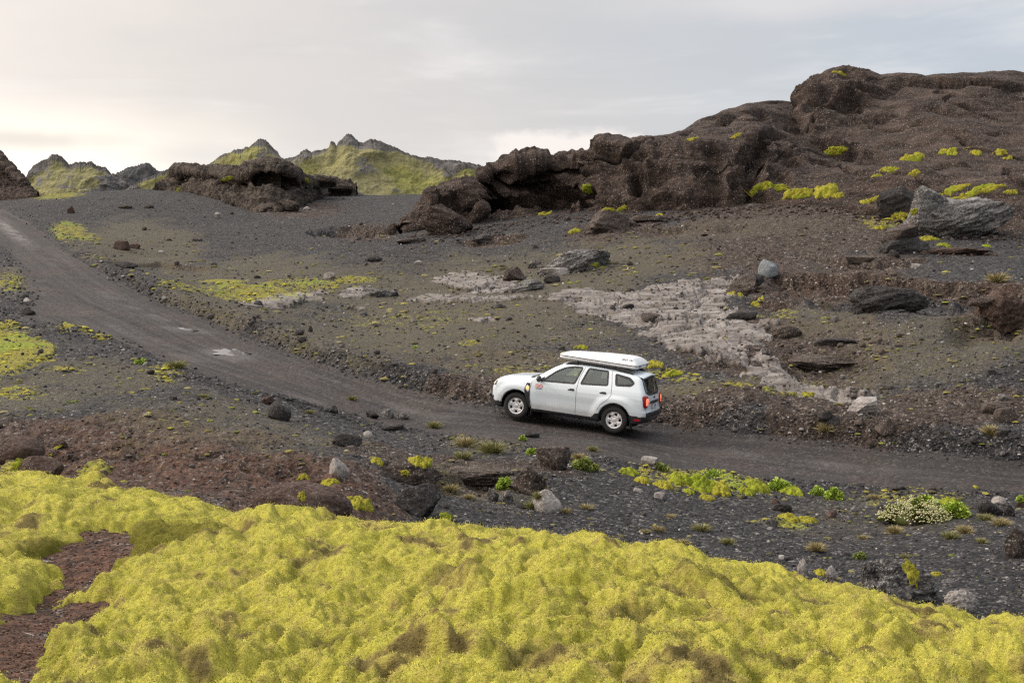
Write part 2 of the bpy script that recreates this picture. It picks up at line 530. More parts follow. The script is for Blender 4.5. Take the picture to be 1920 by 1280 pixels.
# ---------------------------------------------------------------- shape of the land (smooth base surface through measured points)
CAR_REAR = P(1148, 814, 25.3)
CAR_FRONT = P(968, 787, 25.98)
_car_left = np.array([CAR_REAR[1] - CAR_FRONT[1], -(CAR_REAR[0] - CAR_FRONT[0])])
_car_left = -_car_left if _car_left[1] > 0 else _car_left
_car_left /= np.linalg.norm(_car_left)
CTRL = []
for t in [(0, 1280, 4.5), (150, 1280, 4.5), (0, 1150, 6.2), (0, 1050, 8.6), (150, 1000, 10), (0, 960, 11.2), (-300, 1150, 6.5), (-300, 950, 12),
          (250, 930, 12.8), (100, 905, 14), (450, 925, 13.4), (500, 880, 16), (300, 860, 16.5), (100, 850, 17), (-300, 850, 17),
          (600, 900, 15.5), (700, 850, 19), (200, 780, 20.5), (400, 770, 21.5), (0, 760, 21.5), (0, 700, 26), (550, 800, 21), (300, 720, 24.5), (-300, 700, 26),
          (0, 640, 30), (100, 680, 27), (-300, 600, 32), (-100, 560, 38), (0, 540, 40), (-300, 480, 52),
          (1920, 897, 22.2), (1700, 882, 22.8), (1500, 865, 23.5), (1330, 845, 24.3), (2200, 920, 21.5), (780, 785, 26.2), (700, 750, 27.6), (560, 700, 29.2), (430, 660, 31.2), (330, 625, 33.6), (250, 590, 36.2), (180, 545, 41), (120, 500, 47), (30, 420, 65), (-60, 388, 82),
          (900, 930, 17.6), (1000, 900, 19.3), (1100, 870, 21.6), (1400, 980, 17.8), (1700, 1000, 17.6), (1700, 1090, 14.9), (1900, 1170, 13.3), (1300, 940, 19.1), (1920, 980, 18.0),
          (1260, 780, 27.4), (1100, 750, 28.4), (600, 640, 34), (800, 690, 30.5), (900, 715, 29.2), (900, 650, 33), (700, 600, 39), (500, 560, 42), (300, 500, 52), (150, 420, 66), (500, 480, 55),
          (700, 500, 50), (700, 430, 62), (500, 400, 75), (400, 364, 85), (150, 370, 80), (700, 368, 92), (600, 385, 82), (900, 550, 43), (900, 480, 52), (800, 445, 58), (1100, 560, 40), (1100, 470, 50), (1100, 415, 57),
          (1200, 650, 32.5), (1300, 600, 36), (1400, 520, 42), (1500, 400, 54), (1500, 450, 48), (1700, 470, 45), (1900, 445, 48), (1900, 520, 38), (1700, 560, 35), (1500, 640, 32), (1650, 700, 28.7), (1900, 680, 28), (1900, 780, 25.3),
          (1600, 780, 26.2), (1400, 760, 27), (1300, 700, 29.5), (2300, 650, 30), (2300, 480, 42)]:
    CTRL.append(P(*t))
for q in (CAR_REAR, CAR_FRONT):
    CTRL.append(q)
    CTRL.append(q + np.array([*(-_car_left * 1.6), 0.0]))
    CTRL.append(q + np.array([*(_car_left * 0.8), 0.0]))
for x, y, z in [(0, 12, -5.6), (3, 10, -6.0), (0, 8, -5.3), (5, 8, -6.2), (2, 5, -5.2), (8, 10, -6.45), (-2, 10, -4.9), (-1, 6, -4.6), (8, 5, -6.3),
                (0, 110, -2.6), (-60, 115, -3.0), (60, 110, -1.2), (0, 200, -6), (-150, 200, -7), (150, 200, -4), (0, 400, -9), (-300, 400, -10), (300, 400, -7),
                (0, 1500, -16), (-1000, 1500, -16), (1000, 1500, -14), (0, 5000, -24),
                (-30, 5, -3.5), (30, 5, -6.5), (-60, 12, -5), (60, 12, -6), (-80, 40, -5), (80, 35, -4.5), (0, -6, -1.9), (-10, -6, -2), (10, -6, -2.5), (-200, 60, -5), (200, 60, -2), (-6, 1.5, -2.2), (6, 1.5, -4.5)]:
    CTRL.append(np.array([x, y * K, z + CZ + SH * min(max(y, 0), 125)]))
CTRL = np.array(CTRL)


def _dom(x, y):
    az = np.arctan2(x, y)
    return np.stack([az * 2.2, 0.5 * np.log(x * x + y * y + 1.0)], -1)


def _tps_fit(pts, reg=1e-4):
    d = _dom(pts[:, 0], pts[:, 1]); n = len(d)
    r2 = ((d[:, None] - d[None]) ** 2).sum(-1)
    K = 0.5 * r2 * np.log(r2 + 1e-12) + np.eye(n) * reg
    Pm = np.concatenate([np.ones((n, 1)), d], 1)
    A = np.block([[K, Pm], [Pm.T, np.zeros((3, 3))]])
    s = np.linalg.solve(A, np.concatenate([pts[:, 2], np.zeros(3)]))
    return d.astype(np.float32), s


def _tps_eval(fit, x, y):
    d, s = fit
    q = _dom(np.asarray(x, float), np.asarray(y, float))
    out = s[len(d)] + q[..., 0] * s[len(d) + 1] + q[..., 1] * s[len(d) + 2]
    qx = q[..., 0].astype(np.float32); qy = q[..., 1].astype(np.float32)
    for i in range(len(d)):
        r2 = (qx - d[i, 0]) ** 2 + (qy - d[i, 1]) ** 2
        out += (0.5 * s[i]) * (r2 * np.log(r2 + 1e-12))
    return out


FIT = _tps_fit(CTRL, 3e-4)
CREST = [(-300, 950, 12.0), (0, 930, 12.6), (250, 938, 11.6), (450, 955, 10.6), (720, 972, 9.5), (1000, 992, 8.8), (1130, 1006, 8.4), (1330, 1042, 7.9), (1500, 1086, 7.4), (1650, 1116, 7.2), (1780, 1155, 6.9), (1920, 1184, 6.6), (2200, 1260, 6.2)]
MC = []
for px, py, d in CREST:
    c = P(px, py, d); MC.append(c)
    if px >= 440:
        for dd, dz in ((1.2, 0.55), (3.0, 2.4), (6, 5.2), (12, 11)):
            q = c + np.array([c[0] / c[1] * dd * K, dd * K, -dz + SH * dd]); MC.append(q)
    else:
        for dd, dz in ((2.0, 1.3), (5, 3.6), (12, 9)):
            q = c + np.array([c[0] / c[1] * dd * K, dd * K, -dz + SH * dd]); MC.append(q)
for px, py, d in [(-300, 1280, 4.3), (0, 1290, 4.4), (300, 1280, 4.35), (600, 1280, 4.25), (900, 1280, 4.2), (1300, 1280, 4.1), (1700, 1290, 4.0), (2200, 1380, 3.6),
                  (300, 1100, 6.9), (600, 1100, 6.5), (900, 1100, 6.3), (1300, 1130, 5.8), (1600, 1180, 5.4), (1900, 1240, 4.9), (0, 1100, 7.2)]:
    MC.append(P(px, py, d))
for x, y, z in [(0, 1.5, -1.75), (-4, 1.5, -2.0), (4, 1.5, -1.9), (0, -6, -1.8), (-8, -5, -2.2), (8, -5, -2.2), (30, 2, -6), (-30, 4, -4), (12, 0, -4)]:
    MC.append(np.array([x, y * K, z + CZ + SH * max(y, 0)]))
MFIT = _tps_fit(np.array(MC), 1e-3)


def smax(a, b, k):
    h = np.clip(0.5 + 0.5 * (a - b) / k, 0, 1)
    return b + (a - b) * h + k * h * (1 - h)


def base_h(x, y):
    low = _tps_eval(FIT, x, y)
    r = np.hypot(x, y)
    m = _tps_eval(MFIT, x, y)
    m = np.where(r < 30, m, -50)
    return smax(m, low, 0.25)


_T = np.geomspace(3.5, 800, 1500)


def hit_base(px, py, far=800):
    """where the line of sight through a photo pixel first meets the smooth land"""
    px = np.atleast_1d(np.asarray(px, float)); py = np.atleast_1d(np.asarray(py, float))
    out = np.zeros((len(px), 3))
    for i in range(len(px)):
        r = ray(px[i], py[i]); r = r / r[1]
        T = _T[_T <= far]
        x = r[0] * T; y = T; z = CZ + r[2] * T
        h = base_h(x, y)
        k = np.nonzero(z <= h)[0]
        if len(k) == 0:
            j = len(T) - 1; t = T[j]
        else:
            j = max(k[0], 1)
            a0 = z[j - 1] - h[j - 1]; a1 = z[j] - h[j]
            f = a0 / (a0 - a1 + 1e-9)
            t = T[j - 1] + (T[j] - T[j - 1]) * np.clip(f, 0, 1)
        out[i] = (r[0] * t, t, CZ + r[2] * t)
    return out


# road outline: both edges measured on the land
UP_EDGE = [(-250, 352), (-60, 372), (0, 391), (60, 420), (110, 455), (200, 517), (300, 567), (400, 605), (480, 640), (600, 682), (700, 712), (850, 750), (950, 770), (1100, 783), (1240, 796), (1400, 813), (1600, 836), (1800, 853), (1920, 863), (2150, 884), (2700, 930)]
LO_EDGE = [(2700, 1010), (2150, 957), (1920, 930), (1750, 918), (1550, 903), (1350, 886), (1200, 868), (1050, 843), (950, 828), (850, 815), (750, 800), (650, 775), (550, 752), (480, 733), (400, 708), (300, 672), (220, 635), (150, 612), (60, 605), (22, 590), (60, 562), (55, 530), (40, 500), (20, 475), (0, 455), (-60, 420), (-250, 378)]
_up = hit_base(*np.array(UP_EDGE).T)[:, :2]
_lo = hit_base(*np.array(LO_EDGE).T)[:, :2]
ROAD = np.concatenate([_up, _lo])


def seg_dist(x, y, pts, closed=False):
    d = np.full(x.shape, 1e9, np.float32)
    n = len(pts)
    for i in range(n if closed else n - 1):
        a = pts[i]; c = pts[(i + 1) % n]
        vx, vy = c - a
        L = vx * vx + vy * vy + 1e-9
        t = np.clip(((x - a[0]) * vx + (y - a[1]) * vy) / L, 0, 1)
        d = np.minimum(d, np.hypot(x - a[0] - t * vx, y - a[1] - t * vy))
    return d


def inside(x, y, pts):
    c = np.zeros(x.shape, bool)
    n = len(pts)
    for i in range(n):
        a = pts[i]; b = pts[(i + 1) % n]
        if a[1] == b[1]:
            continue
        cond = (a[1] > y) != (b[1] > y)
        c ^= cond & (x < (b[0] - a[0]) * (y - a[1]) / (b[1] - a[1]) + a[0])
    return c


def sdf_poly(x, y, pts):
    d = seg_dist(x, y, pts, True)
    return np.where(inside(x, y, pts), -d, d)


def patch(x, y, items, nz=None, amt=0.45):
    """sum of soft elliptic patches lying on the land; each (px, py, half width px, half height px, strength[, turn])"""
    out = np.zeros(x.shape, np.float32)
    for it in items:
        px, py, rx, ry, s = it[:5]
        c, a, b = hit_base([px, px, px], [py, py - ry, py + ry], 350)
        dep = to_px(c)[2]
        wx = rx * dep / FPX
        wy = max(abs(a[1] - b[1]) * 0.5, wx * 0.25)
        wy = min(wy, wx * 4.0 + 1.3)
        dirx = c[0] / c[1]                       # long axis runs away from the viewer as a real slope patch does
        yy = (y - c[1]) / wy
        xx = (x - c[0] - dirx * (y - c[1])) / wx
        if len(it) > 5:
            t = it[5]; xx, yy = xx * math.cos(t) + yy * math.sin(t), -xx * math.sin(t) + yy * math.cos(t)
        r = np.sqrt(xx * xx + yy * yy)
        if nz is not None:
            r = r + nz * amt
        out = np.maximum(out, s * smooth(1.25, 0.45, r))
    return out


# ---- ground grid: rows by distance, columns by direction, finer towards the view
az = np.concatenate([np.linspace(-112, -27, 44)[:-1], np.linspace(-27, 27, 1180), np.linspace(27, 112, 44)[1:]]) * math.pi / 180
rr = np.concatenate([np.geomspace(1.6, 13.5, 120)[:-1], np.geomspace(13.5, 165, 760), np.geomspace(165, 7000, 90)[1:]])
AZ, RR = np.meshgrid(az, rr)
GX = (RR * np.sin(AZ)).astype(np.float64); GY = (RR * np.cos(AZ)).astype(np.float64)
LOW = _tps_eval(FIT, GX, GY)
MND = np.where(RR < 30, _tps_eval(MFIT, GX, GY), -50)
GZ = smax(MND, LOW, 0.25)
near = smooth(200, 122, RR)
# masks
nA = fbm2(GX * 0.45, GY * 0.45, 4, 11)
nB = fbm2(GX * 1.7, GY * 1.7, 4, 23)
rsd = np.full(GX.shape, 50.0, np.float32)
sel = (np.abs(AZ) < 0.75) & (RR > 18) & (RR < 205)
rsd[sel] = sdf_poly(GX[sel].astype(np.float32), GY[sel].astype(np.float32), ROAD)
upd = np.full(GX.shape, 50.0, np.float32)
upd[sel] = seg_dist(GX[sel].astype(np.float32), GY[sel].astype(np.float32), _up)
lod = np.full(GX.shape, 50.0, np.float32)
lod[sel] = seg_dist(GX[sel].astype(np.float32), GY[sel].astype(np.float32), _lo)
m_road = smooth(0.25, -0.25, rsd + nB * 0.35)
brown = patch(GX, GY, [(250, 870, 420, 75, 1.0), (560, 920, 170, 60, 1.0), (60, 830, 200, 60, 0.9), (640, 950, 160, 40, 0.8), (700, 840, 120, 30, 0.65), (850, 880, 140, 50, 0.7),
                       (1350, 770, 330, 40, 0.9), (1700, 790, 330, 60, 0.85), (1550, 660, 180, 90, 0.75), (1550, 528, 170, 22, 1.0), (1880, 560, 90, 50, 0.95), (1400, 640, 170, 70, 0.8),
                       (680, 432, 85, 20, 1.0), (560, 392, 120, 22, 0.7), (800, 745, 230, 22, 0.85), (950, 680, 260, 45, 0.6), (1150, 430, 120, 25, 0.8), (1500, 370, 260, 40, 0.95), (1700, 330, 300, 40, 0.95), (470, 620, 180, 16, 0.5), (1450, 480, 120, 10, 0.8), (120, 1080, 260, 180, 1.0), (850, 500, 300, 50, 0.35), (1650, 460, 110, 16, 0.7), (1000, 880, 140, 26, 0.6)], nA)
redm = patch(GX, GY, [(230, 880, 420, 70, 0.85), (560, 930, 160, 50, 0.8), (120, 1100, 220, 200, 1.0), (640, 950, 140, 40, 0.5), (40, 430, 60, 30, 0.5), (1880, 560, 80, 40, 0.3), (1540, 528, 150, 18, 0.15)], nA)
olive = patch(GX, GY, [(900, 560, 420, 110, 0.62), (760, 640, 320, 60, 0.60), (480, 520, 260, 60, 0.55), (1120, 500, 240, 60, 0.6), (1000, 690, 260, 60, 0.52), (260, 460, 150, 60, 0.6), (400, 590, 220, 40, 0.55), (1760, 640, 260, 90, 0.5), (1560, 590, 120, 50, 0.5), (1350, 730, 200, 26, 0.55), (180, 700, 180, 40, 0.5), (420, 790, 300, 70, 0.45), (60, 740, 120, 50, 0.5), (920, 830, 120, 30, 0.45), (1650, 960, 280, 60, 0.32), (900, 900, 150, 50, 0.4), (1350, 430, 300, 24, 0.35), (30, 520, 60, 60, 0.6)], nA)
moss = patch(GX, GY, [(470, 550, 130, 22, 0.60), (420, 530, 50, 8, 0.75), (560, 535, 110, 14, 0.55), (660, 527, 60, 8, 0.55), (340, 550, 60, 14, 0.5), (130, 435, 45, 32, 0.6), (90, 470, 30, 26, 0.5), (160, 445, 30, 14, 0.55), (20, 650, 80, 50, 0.72), (75, 655, 40, 26, 0.7), (10, 670, 60, 40, 0.8), (150, 617, 60, 8, 0.6), (200, 630, 28, 10, 0.6),
                      (30, 735, 70, 16, 0.5), (120, 690, 50, 10, 0.5), (310, 700, 36, 18, 0.5), (20, 530, 35, 22, 0.5), (10, 610, 40, 10, 0.6),
                      (1290, 715, 70, 10, 0.5), (1400, 735, 90, 12, 0.55), (1490, 750, 60, 10, 0.55), (1240, 705, 50, 12, 0.5), (1320, 905, 150, 26, 0.55), (1250, 890, 90, 20, 0.5), (1090, 875, 60, 14, 0.45), (1470, 975, 70, 9, 0.5), (110, 366, 60, 4, 0.6), (1660, 415, 60, 16, 0.5), (1540, 365, 200, 14, 0.35), (880, 640, 26, 5, 0.5), (1460, 590, 50, 20, 0.42), (1510, 700, 60, 14, 0.42), (40, 895, 60, 14, 0.7), (180, 893, 40, 12, 0.6), (770, 600, 200, 20, 0.3), (990, 700, 160, 14, 0.35), (1700, 940, 120, 24, 0.4)], nB, 0.4)
pale = np.zeros(GX.shape, np.float32)
SLABS = [([(446, 581), (500, 561), (560, 549), (607, 547), (604, 562), (560, 573), (500, 581), (460, 587)], 0.95), ([(812, 521), (850, 511), (900, 506), (948, 518), (978, 535), (962, 547), (920, 552), (880, 554), (840, 541), (816, 531)], 0.9),
         ([(735, 561), (800, 552), (900, 556), (985, 553), (1010, 560), (900, 572), (780, 571)], 0.55), ([(1032, 562), (1060, 544), (1110, 540), (1160, 548), (1220, 539), (1290, 534), (1370, 526), (1404, 529), (1386, 560), (1362, 587), (1300, 602), (1240, 600), (1200, 614), (1150, 607), (1110, 592), (1060, 577)], 0.95),
         ([(1180, 612), (1300, 600), (1370, 588), (1446, 618), (1446, 655), (1404, 695), (1330, 684), (1240, 657)], 0.62), ([(1390, 688), (1450, 676), (1520, 706), (1600, 731), (1630, 755), (1595, 779), (1540, 769), (1470, 744), (1405, 716)], 0.95),
         ([(874, 600), (920, 589), (940, 598), (900, 606)], 0.7), ([(616, 553), (690, 537), (750, 544), (705, 560), (640, 562)], 0.75), ([(650, 580), (690, 572), (700, 582), (665, 588)], 0.6), ([(970, 625), (1060, 610), (1110, 620), (1020, 640)], 0.42)]
for pts_, st_ in SLABS:
    w_ = hit_base(*np.array(pts_, float).T, 350)[:, :2]
    c_ = w_.mean(0); R_w = np.abs(w_ - c_).max() + 4
    k_ = (np.abs(GX - c_[0]) < R_w) & (np.abs(GY - c_[1]) < R_w)
    sd_ = sdf_poly(GX[k_].astype(np.float32), GY[k_].astype(np.float32), w_)
    pale[k_] = np.maximum(pale[k_], st_ * smooth(0.35, -0.45, sd_ + 1.0 * nB[k_] + 0.6 * nA[k_]))
dust = patch(GX, GY, [(430, 662, 60, 12, 0.35), (350, 617, 60, 6, 0.25)], nB, 0.35)
trk = np.exp(-((upd + 0.4 * nA - 1.7) / 0.42) ** 2) + 0.8 * np.exp(-((upd + 0.4 * nA - 4.0) / 0.5) ** 2)
dust = np.maximum(dust, 0.8 * trk * patch(GX, GY, [(25, 430, 75, 50, 1.0)], nA, 0.3) * smooth(-0.6, 0.3, nB))
dust = np.maximum(dust, 0.25 * trk * smooth(-0.1, 0.4, nA) * (rsd < 0))
moss *= (1 - m_road); olive *= (1 - m_road)
pale *= (1 - m_road)
# relief
road_flat = smooth(0.6, -0.4, rsd)
rough = (0.6 + 1.5 * brown + 0.6 * redm) * (0.35 + 0.65 * smooth(13, 17, RR))
amp = (1 - 0.92 * road_flat) * near * (0.25 + 0.75 * smooth(15, 22, RR))
GZ = GZ - 0.16 * smooth(17, 13, RR)
carz = smooth(2.2, 3.5, np.hypot(GX - 0.5 * (CAR_REAR[0] + CAR_FRONT[0]) - 0.27, GY - 0.5 * (CAR_REAR[1] + CAR_FRONT[1]) - 0.75))
GZ = GZ + amp * (0.24 * fbm2(GX * 0.16, GY * 0.16, 3, 41) + 0.085 * rough * fbm2(GX * 0.7, GY * 0.7, 4, 51) + 0.05 * rough * ridge2(GX * 1.4, GY * 1.4, 4, 61) * smooth(0.2, 0.7, brown + olive * 0.5))
fine = smooth(80, 34, RR)
GZ += amp * fine * (0.020 * rough * fbm2(GX * 5, GY * 5, 3, 71) + 0.012 * perlin2(GX * 17, GY * 17, 77))
GZ += (1 - amp) * near * carz * (0.030 * fbm2(GX * 0.8, GY * 0.8, 3, 81) + 0.006 * perlin2(GX * 6, GY * 6, 83) * fine)
# broken bank along the uphill edge of the road, low windrow on the lower edge
out = np.clip(rsd, 0, 9)
bank = smooth(0.05, 0.55, out + nB * 0.25) * smooth(3.8, 0.8, out) * smooth(1.0, -1.0, upd - lod)
GZ += bank * (0.42 + 0.12 * nA) * smooth(100, 55, RR)
wind = np.exp(-((out - 0.55) / 0.35) ** 2) * (rsd > 0) * smooth(-1.0, 1.0, upd - lod)
GZ += wind * (0.10 + 0.10 * nB) * smooth(80, 40, RR)
GZ -= smooth(0.3, -0.3, rsd) * 0.03
for c_ in (1.15, 2.75):
    GZ -= smooth(0.0, -0.6, rsd) * 0.05 * carz * np.exp(-((upd + 0.25 * nA - c_) / 0.24) ** 2) * smooth(120, 80, RR)
# pale bedrock: tilted plates with open joints
pl = smooth(0.42, 0.6, pale)
joint = np.abs(perlin2(GX * 0.55 + GY * 0.25, GY * 0.32 - GX * 0.1, 91)); joint2 = np.abs(perlin2(GX * 1.1, GY * 0.5, 95))
plate = 0.16 * np.round(2.2 * fbm2(GX * 0.35, GY * 0.22, 2, 97)) + 0.05 * fbm2(GX * 1.5, GY * 1.5, 3, 98)
GZ += pl * near * (0.06 + plate * 0.9 - 0.22 * smooth(0.035, 0.0, joint) - 0.10 * smooth(0.03, 0.0, joint2))
# moss patches stand a little proud
GZ += near * 0.09 * smooth(0.45, 0.62, moss + nB * 0.5) * smooth(108, 54, RR)
# low scarps facing the valley
for pts_, hh_, run in [([(1425, 516), (1530, 521), (1650, 519), (1780, 530), (1940, 542)], 0.75, 7.0), ([(1380, 548), (1440, 560), (1520, 566)], 0.4, 4.0),
                       ([(1760, 604), (1850, 590), (1960, 596)], 0.6, 5.0), ([(1180, 432), (1300, 424), (1420, 424)], 0.3, 5.0), ([(840, 452), (930, 447), (1010, 440)], 0.4, 5.0), ([(330, 866), (480, 884), (640, 900)], 0.25, 2.5), ([(60, 840), (170, 850), (300, 846)], 0.3, 2.5), ([(700, 868), (800, 880), (960, 890)], 0.3, 2.5), ([(1500, 480), (1640, 492), (1760, 488)], 0.3, 4.0), ([(180, 500), (300, 492), (420, 505)], 0.25, 4.0)]:
    lp_ = hit_base(*np.array(pts_, float).T, 350)
    la = np.arctan2(lp_[:, 0], lp_[:, 1]); lr = np.hypot(lp_[:, 0], lp_[:, 1])
    dl = RR - np.interp(AZ, la, lr) + 0.9 * nA + 0.5 * nB
    win = smooth(la[0], la[0] + 0.02, AZ) * smooth(la[-1], la[-1] - 0.02, AZ)
    GZ -= win * hh_ * smooth(0.12, -0.22, dl) * smooth(-run, -run * 0.15, dl) * smooth(-0.3, 0.2, nA + 0.25)
    brown = np.maximum(brown, win * smooth(1.3, 0.3, np.abs(dl + 0.3)) * 0.95)
# hollow in the black plain and undercuts
for px, py, rw, dp in [(690, 432, 2.6, 1.1), (640, 430, 2.2, 0.8), (1600, 560, 1.8, 0.45), (1760, 570, 1.4, 0.3), (1560, 690, 1.6, 0.35)]:
    c = hit_base([px], [py], 270)[0]
    q = np.hypot((GX - c[0]), (GY - c[1]) * 0.7) / rw
    GZ -= dp * smooth(1.1, 0.55, q + 0.25 * nB)
GV = np.stack([GX, GY, GZ], -1).reshape(-1, 3)
GF = grid_faces(len(rr), len(az))[:, ::-1]
lane = np.where(rsd < 3, np.where(upd < 40, upd, 40), 0)
MA = np.stack([m_road, brown, moss, pale], -1).reshape(-1, 4)
MB_ = np.stack([olive, dust, redm, lane], -1).reshape(-1, 4)
fr = (m_road.reshape(-1)[GF] > 0.5).sum(1) >= 2
for nm, sel_f in (('ground', ~fr), ('road', fr)):
    v_, f_, a_ = compact(GV, GF[sel_f], {'mask_a': MA, 'mask_b': MB_})
    o = mesh_np(nm, v_, f_, MAT_GROUND, True, a_)
    tag(o, 'black gravel and brown soil covering the valley floor and slopes' if nm == 'ground' else 'packed dark gravel track climbing left past the white car', nm, kind='structure')
GRID = GV.reshape(len(rr), len(az), 3)


def ground_z(x, y):
    """height of the finished ground mesh (bilinear)"""
    x = np.asarray(x, float); y = np.asarray(y, float)
    a = np.arctan2(x, y); r = np.hypot(x, y)
    ia = np.clip(np.interp(a, az, np.arange(len(az))), 0, len(az) - 1.001); ir = np.clip(np.interp(r, rr, np.arange(len(rr))), 0, len(rr) - 1.001)
    i0 = ir.astype(int); j0 = ia.astype(int); fi = ir - i0; fj = ia - j0
    g = GRID[..., 2]
    return (g[i0, j0] * (1 - fi) * (1 - fj) + g[i0 + 1, j0] * fi * (1 - fj) + g[i0, j0 + 1] * (1 - fi) * fj + g[i0 + 1, j0 + 1] * fi * fj)


def hit_ground(px, py, far=190, tries=1):
    """where a line of sight meets the finished ground"""
    px = np.atleast_1d(np.asarray(px, float)); py = np.atleast_1d(np.asarray(py, float))
    T = np.geomspace(3.5, far, 900)
    out = np.zeros((len(px), 3)); ok = np.zeros(len(px), bool)
    for s0 in range(0, len(px), 4000):
        r = ray(px[s0:s0 + 4000], py[s0:s0 + 4000]); r = r / r[:, 1:2]
        Z = CZ + r[:, 2:3] * T[None]
        H = ground_z(r[:, 0:1] * T[None], np.broadcast_to(T[None], Z.shape))
        b = Z <= H
        k = np.argmax(b, 1); okk = b.any(1)
        k = np.clip(k, 1, len(T) - 1)
        ii = np.arange(len(r))
        a0 = Z[ii, k - 1] - H[ii, k - 1]; a1 = Z[ii, k] - H[ii, k]
        f = np.clip(a0 / (a0 - a1 + 1e-9), 0, 1)
        t = T[k - 1] + (T[k] - T[k - 1]) * f
        out[s0:s0 + 4000] = np.stack([r[:, 0] * t, t, CZ + r[:, 2] * t], -1); ok[s0:s0 + 4000] = okk
    return out, ok


# ---- the moss carpet on the near mound
PATHW = hit_base(*np.array([(-80, 1290), (-80, 1175), (0, 1155), (66, 1112), (110, 1076), (130, 1030), (148, 998), (168, 974), (196, 962), (228, 968), (212, 1000), (214, 1036), (186, 1076), (140, 1120), (82, 1158), (34, 1208), (0, 1240), (-30, 1290)]).T)[:, :2]
LEFTM = hit_base(*np.array([(-300, 905), (-60, 908), (60, 912), (140, 906), (200, 910), (245, 935), (275, 946), (340, 943), (450, 938), (456, 962), (470, 985), (600, 1100), (300, 1290), (-300, 1290)]).T)[:, :2]
caz = np.linspace(-28, 28, 1150) * math.pi / 180
crr = np.geomspace(2.8, 23, 800)
CA, CR = np.meshgrid(caz, crr)
CX = CR * np.sin(CA); CY = CR * np.cos(CA)
cm = _tps_eval(MFIT, CX, CY); cl = _tps_eval(FIT, CX, CY)
cpx = np.array([c[0] for c in CREST], float); cd = np.array([c[2] for c in CREST])
caz_k = np.array([math.atan2(P(*c)[0], P(*c)[1]) for c in CREST])
crest_r = np.interp(CA, caz_k, np.array([np.hypot(*P(c[0], c[1], c[2])[:2]) for c in CREST]))
w1 = fbm2(CX * 0.8, CY * 0.8, 3, 201); w2 = fbm2(CX * 2.6, CY * 2.6, 3, 205)
right = smooth(0.9, -0.5, CR - crest_r - np.where(CA > -0.20, 1.5, 0.3) + 0.5 * w1)
ld = sdf_poly(CX.astype(np.float32), CY.astype(np.float32), LEFTM)
leftm = smooth(0.25, -0.25, ld + 0.35 * w1 + 0.2 * w2)
cmask = np.maximum(right, leftm)
pd = sdf_poly(CX.astype(np.float32), CY.astype(np.float32), PATHW)
cmask = np.minimum(cmask, smooth(-0.10, 0.30, pd + 0.22 * w1 + 0.28 * w2))
# hummocks: billows drawn out down the slope, creased between
ux = CX * 0.92 + CY * 0.38; uy = CY * 0.92 - CX * 0.38
wx = ux + 0.28 * fbm2(CX * 1.1, CY * 1.1, 3, 211); wy = uy + 0.28 * fbm2(CX * 1.1, CY * 1.1, 3, 215)
big = fbm2(wx * 0.62, wy * 0.55, 2, 221)
b1 = np.abs(perlin2(wx * 1.75, wy * 1.15, 223)); b2 = np.abs(perlin2(wx * 4.0 + 5, wy * 2.8, 227)); b3 = np.abs(perlin2(CX * 9.0, CY * 7.5, 229))
f1 = fbm2(CX * 14, CY * 14, 3, 231); f2 = perlin2(CX * 42, CY * 42, 237)
crestk = smooth(2.6, 0.2, np.abs(CR - crest_r))
hum = 0.17 * big + 0.23 * b1 ** 0.9 + 0.15 * b2 ** 0.9 * (0.5 + b1) + 0.06 * b3 + 0.015 * f1 + 0.005 * f2
hum -= 0.06 * crestk
thick = hum * (0.66 + 0.34 * smooth(12, 6.7, CR)) + 0.05
thick = 0.03 + 0.5 * ((thick - 0.03) + np.sqrt((thick - 0.03) ** 2 + 0.0012))
gz_b = smax(cm, cl, 0.25)
gz_g = ground_z(CX, CY)
CZZ = np.maximum(gz_b - 0.15, gz_g - 0.03) - 0.20 + (0.20 + thick) * np.sqrt(np.clip(cmask, 0, 1)) - 0.12 * (1 - cmask)
# tint: sulphur yellow, greener in creases, dry brown on some flanks
t_dry = fbm2(wx * 1.3, wy * 1.1, 4, 241); t_dry2 = fbm2(CX * 4.5, CY * 4.5, 3, 247); t_green = fbm2(wx * 0.8 + 9, wy * 0.8, 3, 251)
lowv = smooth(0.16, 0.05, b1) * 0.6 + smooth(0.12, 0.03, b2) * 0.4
dry = smooth(0.15, 0.36, t_dry + 0.35 * t_dry2) * smooth(0.05, 0.3, b1 + b2)
blk = smooth(0.24, 0.40, t_dry + 0.5 * t_dry2 - 0.03)
DPATCH = hit_base(*np.array([(1010, 1235), (1690, 1110 + 60), (1330, 1100), (860, 1085), (640, 1190), (420, 1205), (90, 1010), (1540, 1105), (1180, 1150), (1420, 1235), (570, 1040), (1255, 1215)]).T)
DR = [0.20, 0.16, 0.34, 0.22, 0.16, 0.17, 0.30, 0.18, 0.22, 0.30, 0.20, 0.18]
for c, rdk in zip(DPATCH, DR):
    q = np.hypot((CX - c[0]) / 1.25, (CY - c[1])) / rdk
    blk = np.maximum(blk, 0.95 * smooth(1.1, 0.4, q + 0.9 * t_dry2 + 0.35 * f1))
yel = np.array([0.475, 0.44, 0.078]); gre = np.array([0.38, 0.37, 0.055]); tan = np.array([0.38, 0.30, 0.10]); brn = np.array([0.085, 0.062, 0.032]); dgr = np.array([0.13, 0.12, 0.018])
def lerp(a, c, t):
    return a + (c - a) * t[..., None]
CT = np.broadcast_to(yel, CX.shape + (3,)) * (1 + 0.10 * f1[..., None])
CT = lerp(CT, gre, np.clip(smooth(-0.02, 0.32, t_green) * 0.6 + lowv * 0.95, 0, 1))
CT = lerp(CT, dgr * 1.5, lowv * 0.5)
CT = lerp(CT, tan * 0.9, smooth(-0.05, 0.4, f1 + 0.5 * t_dry2 + 0.3 * f2) * 0.55)
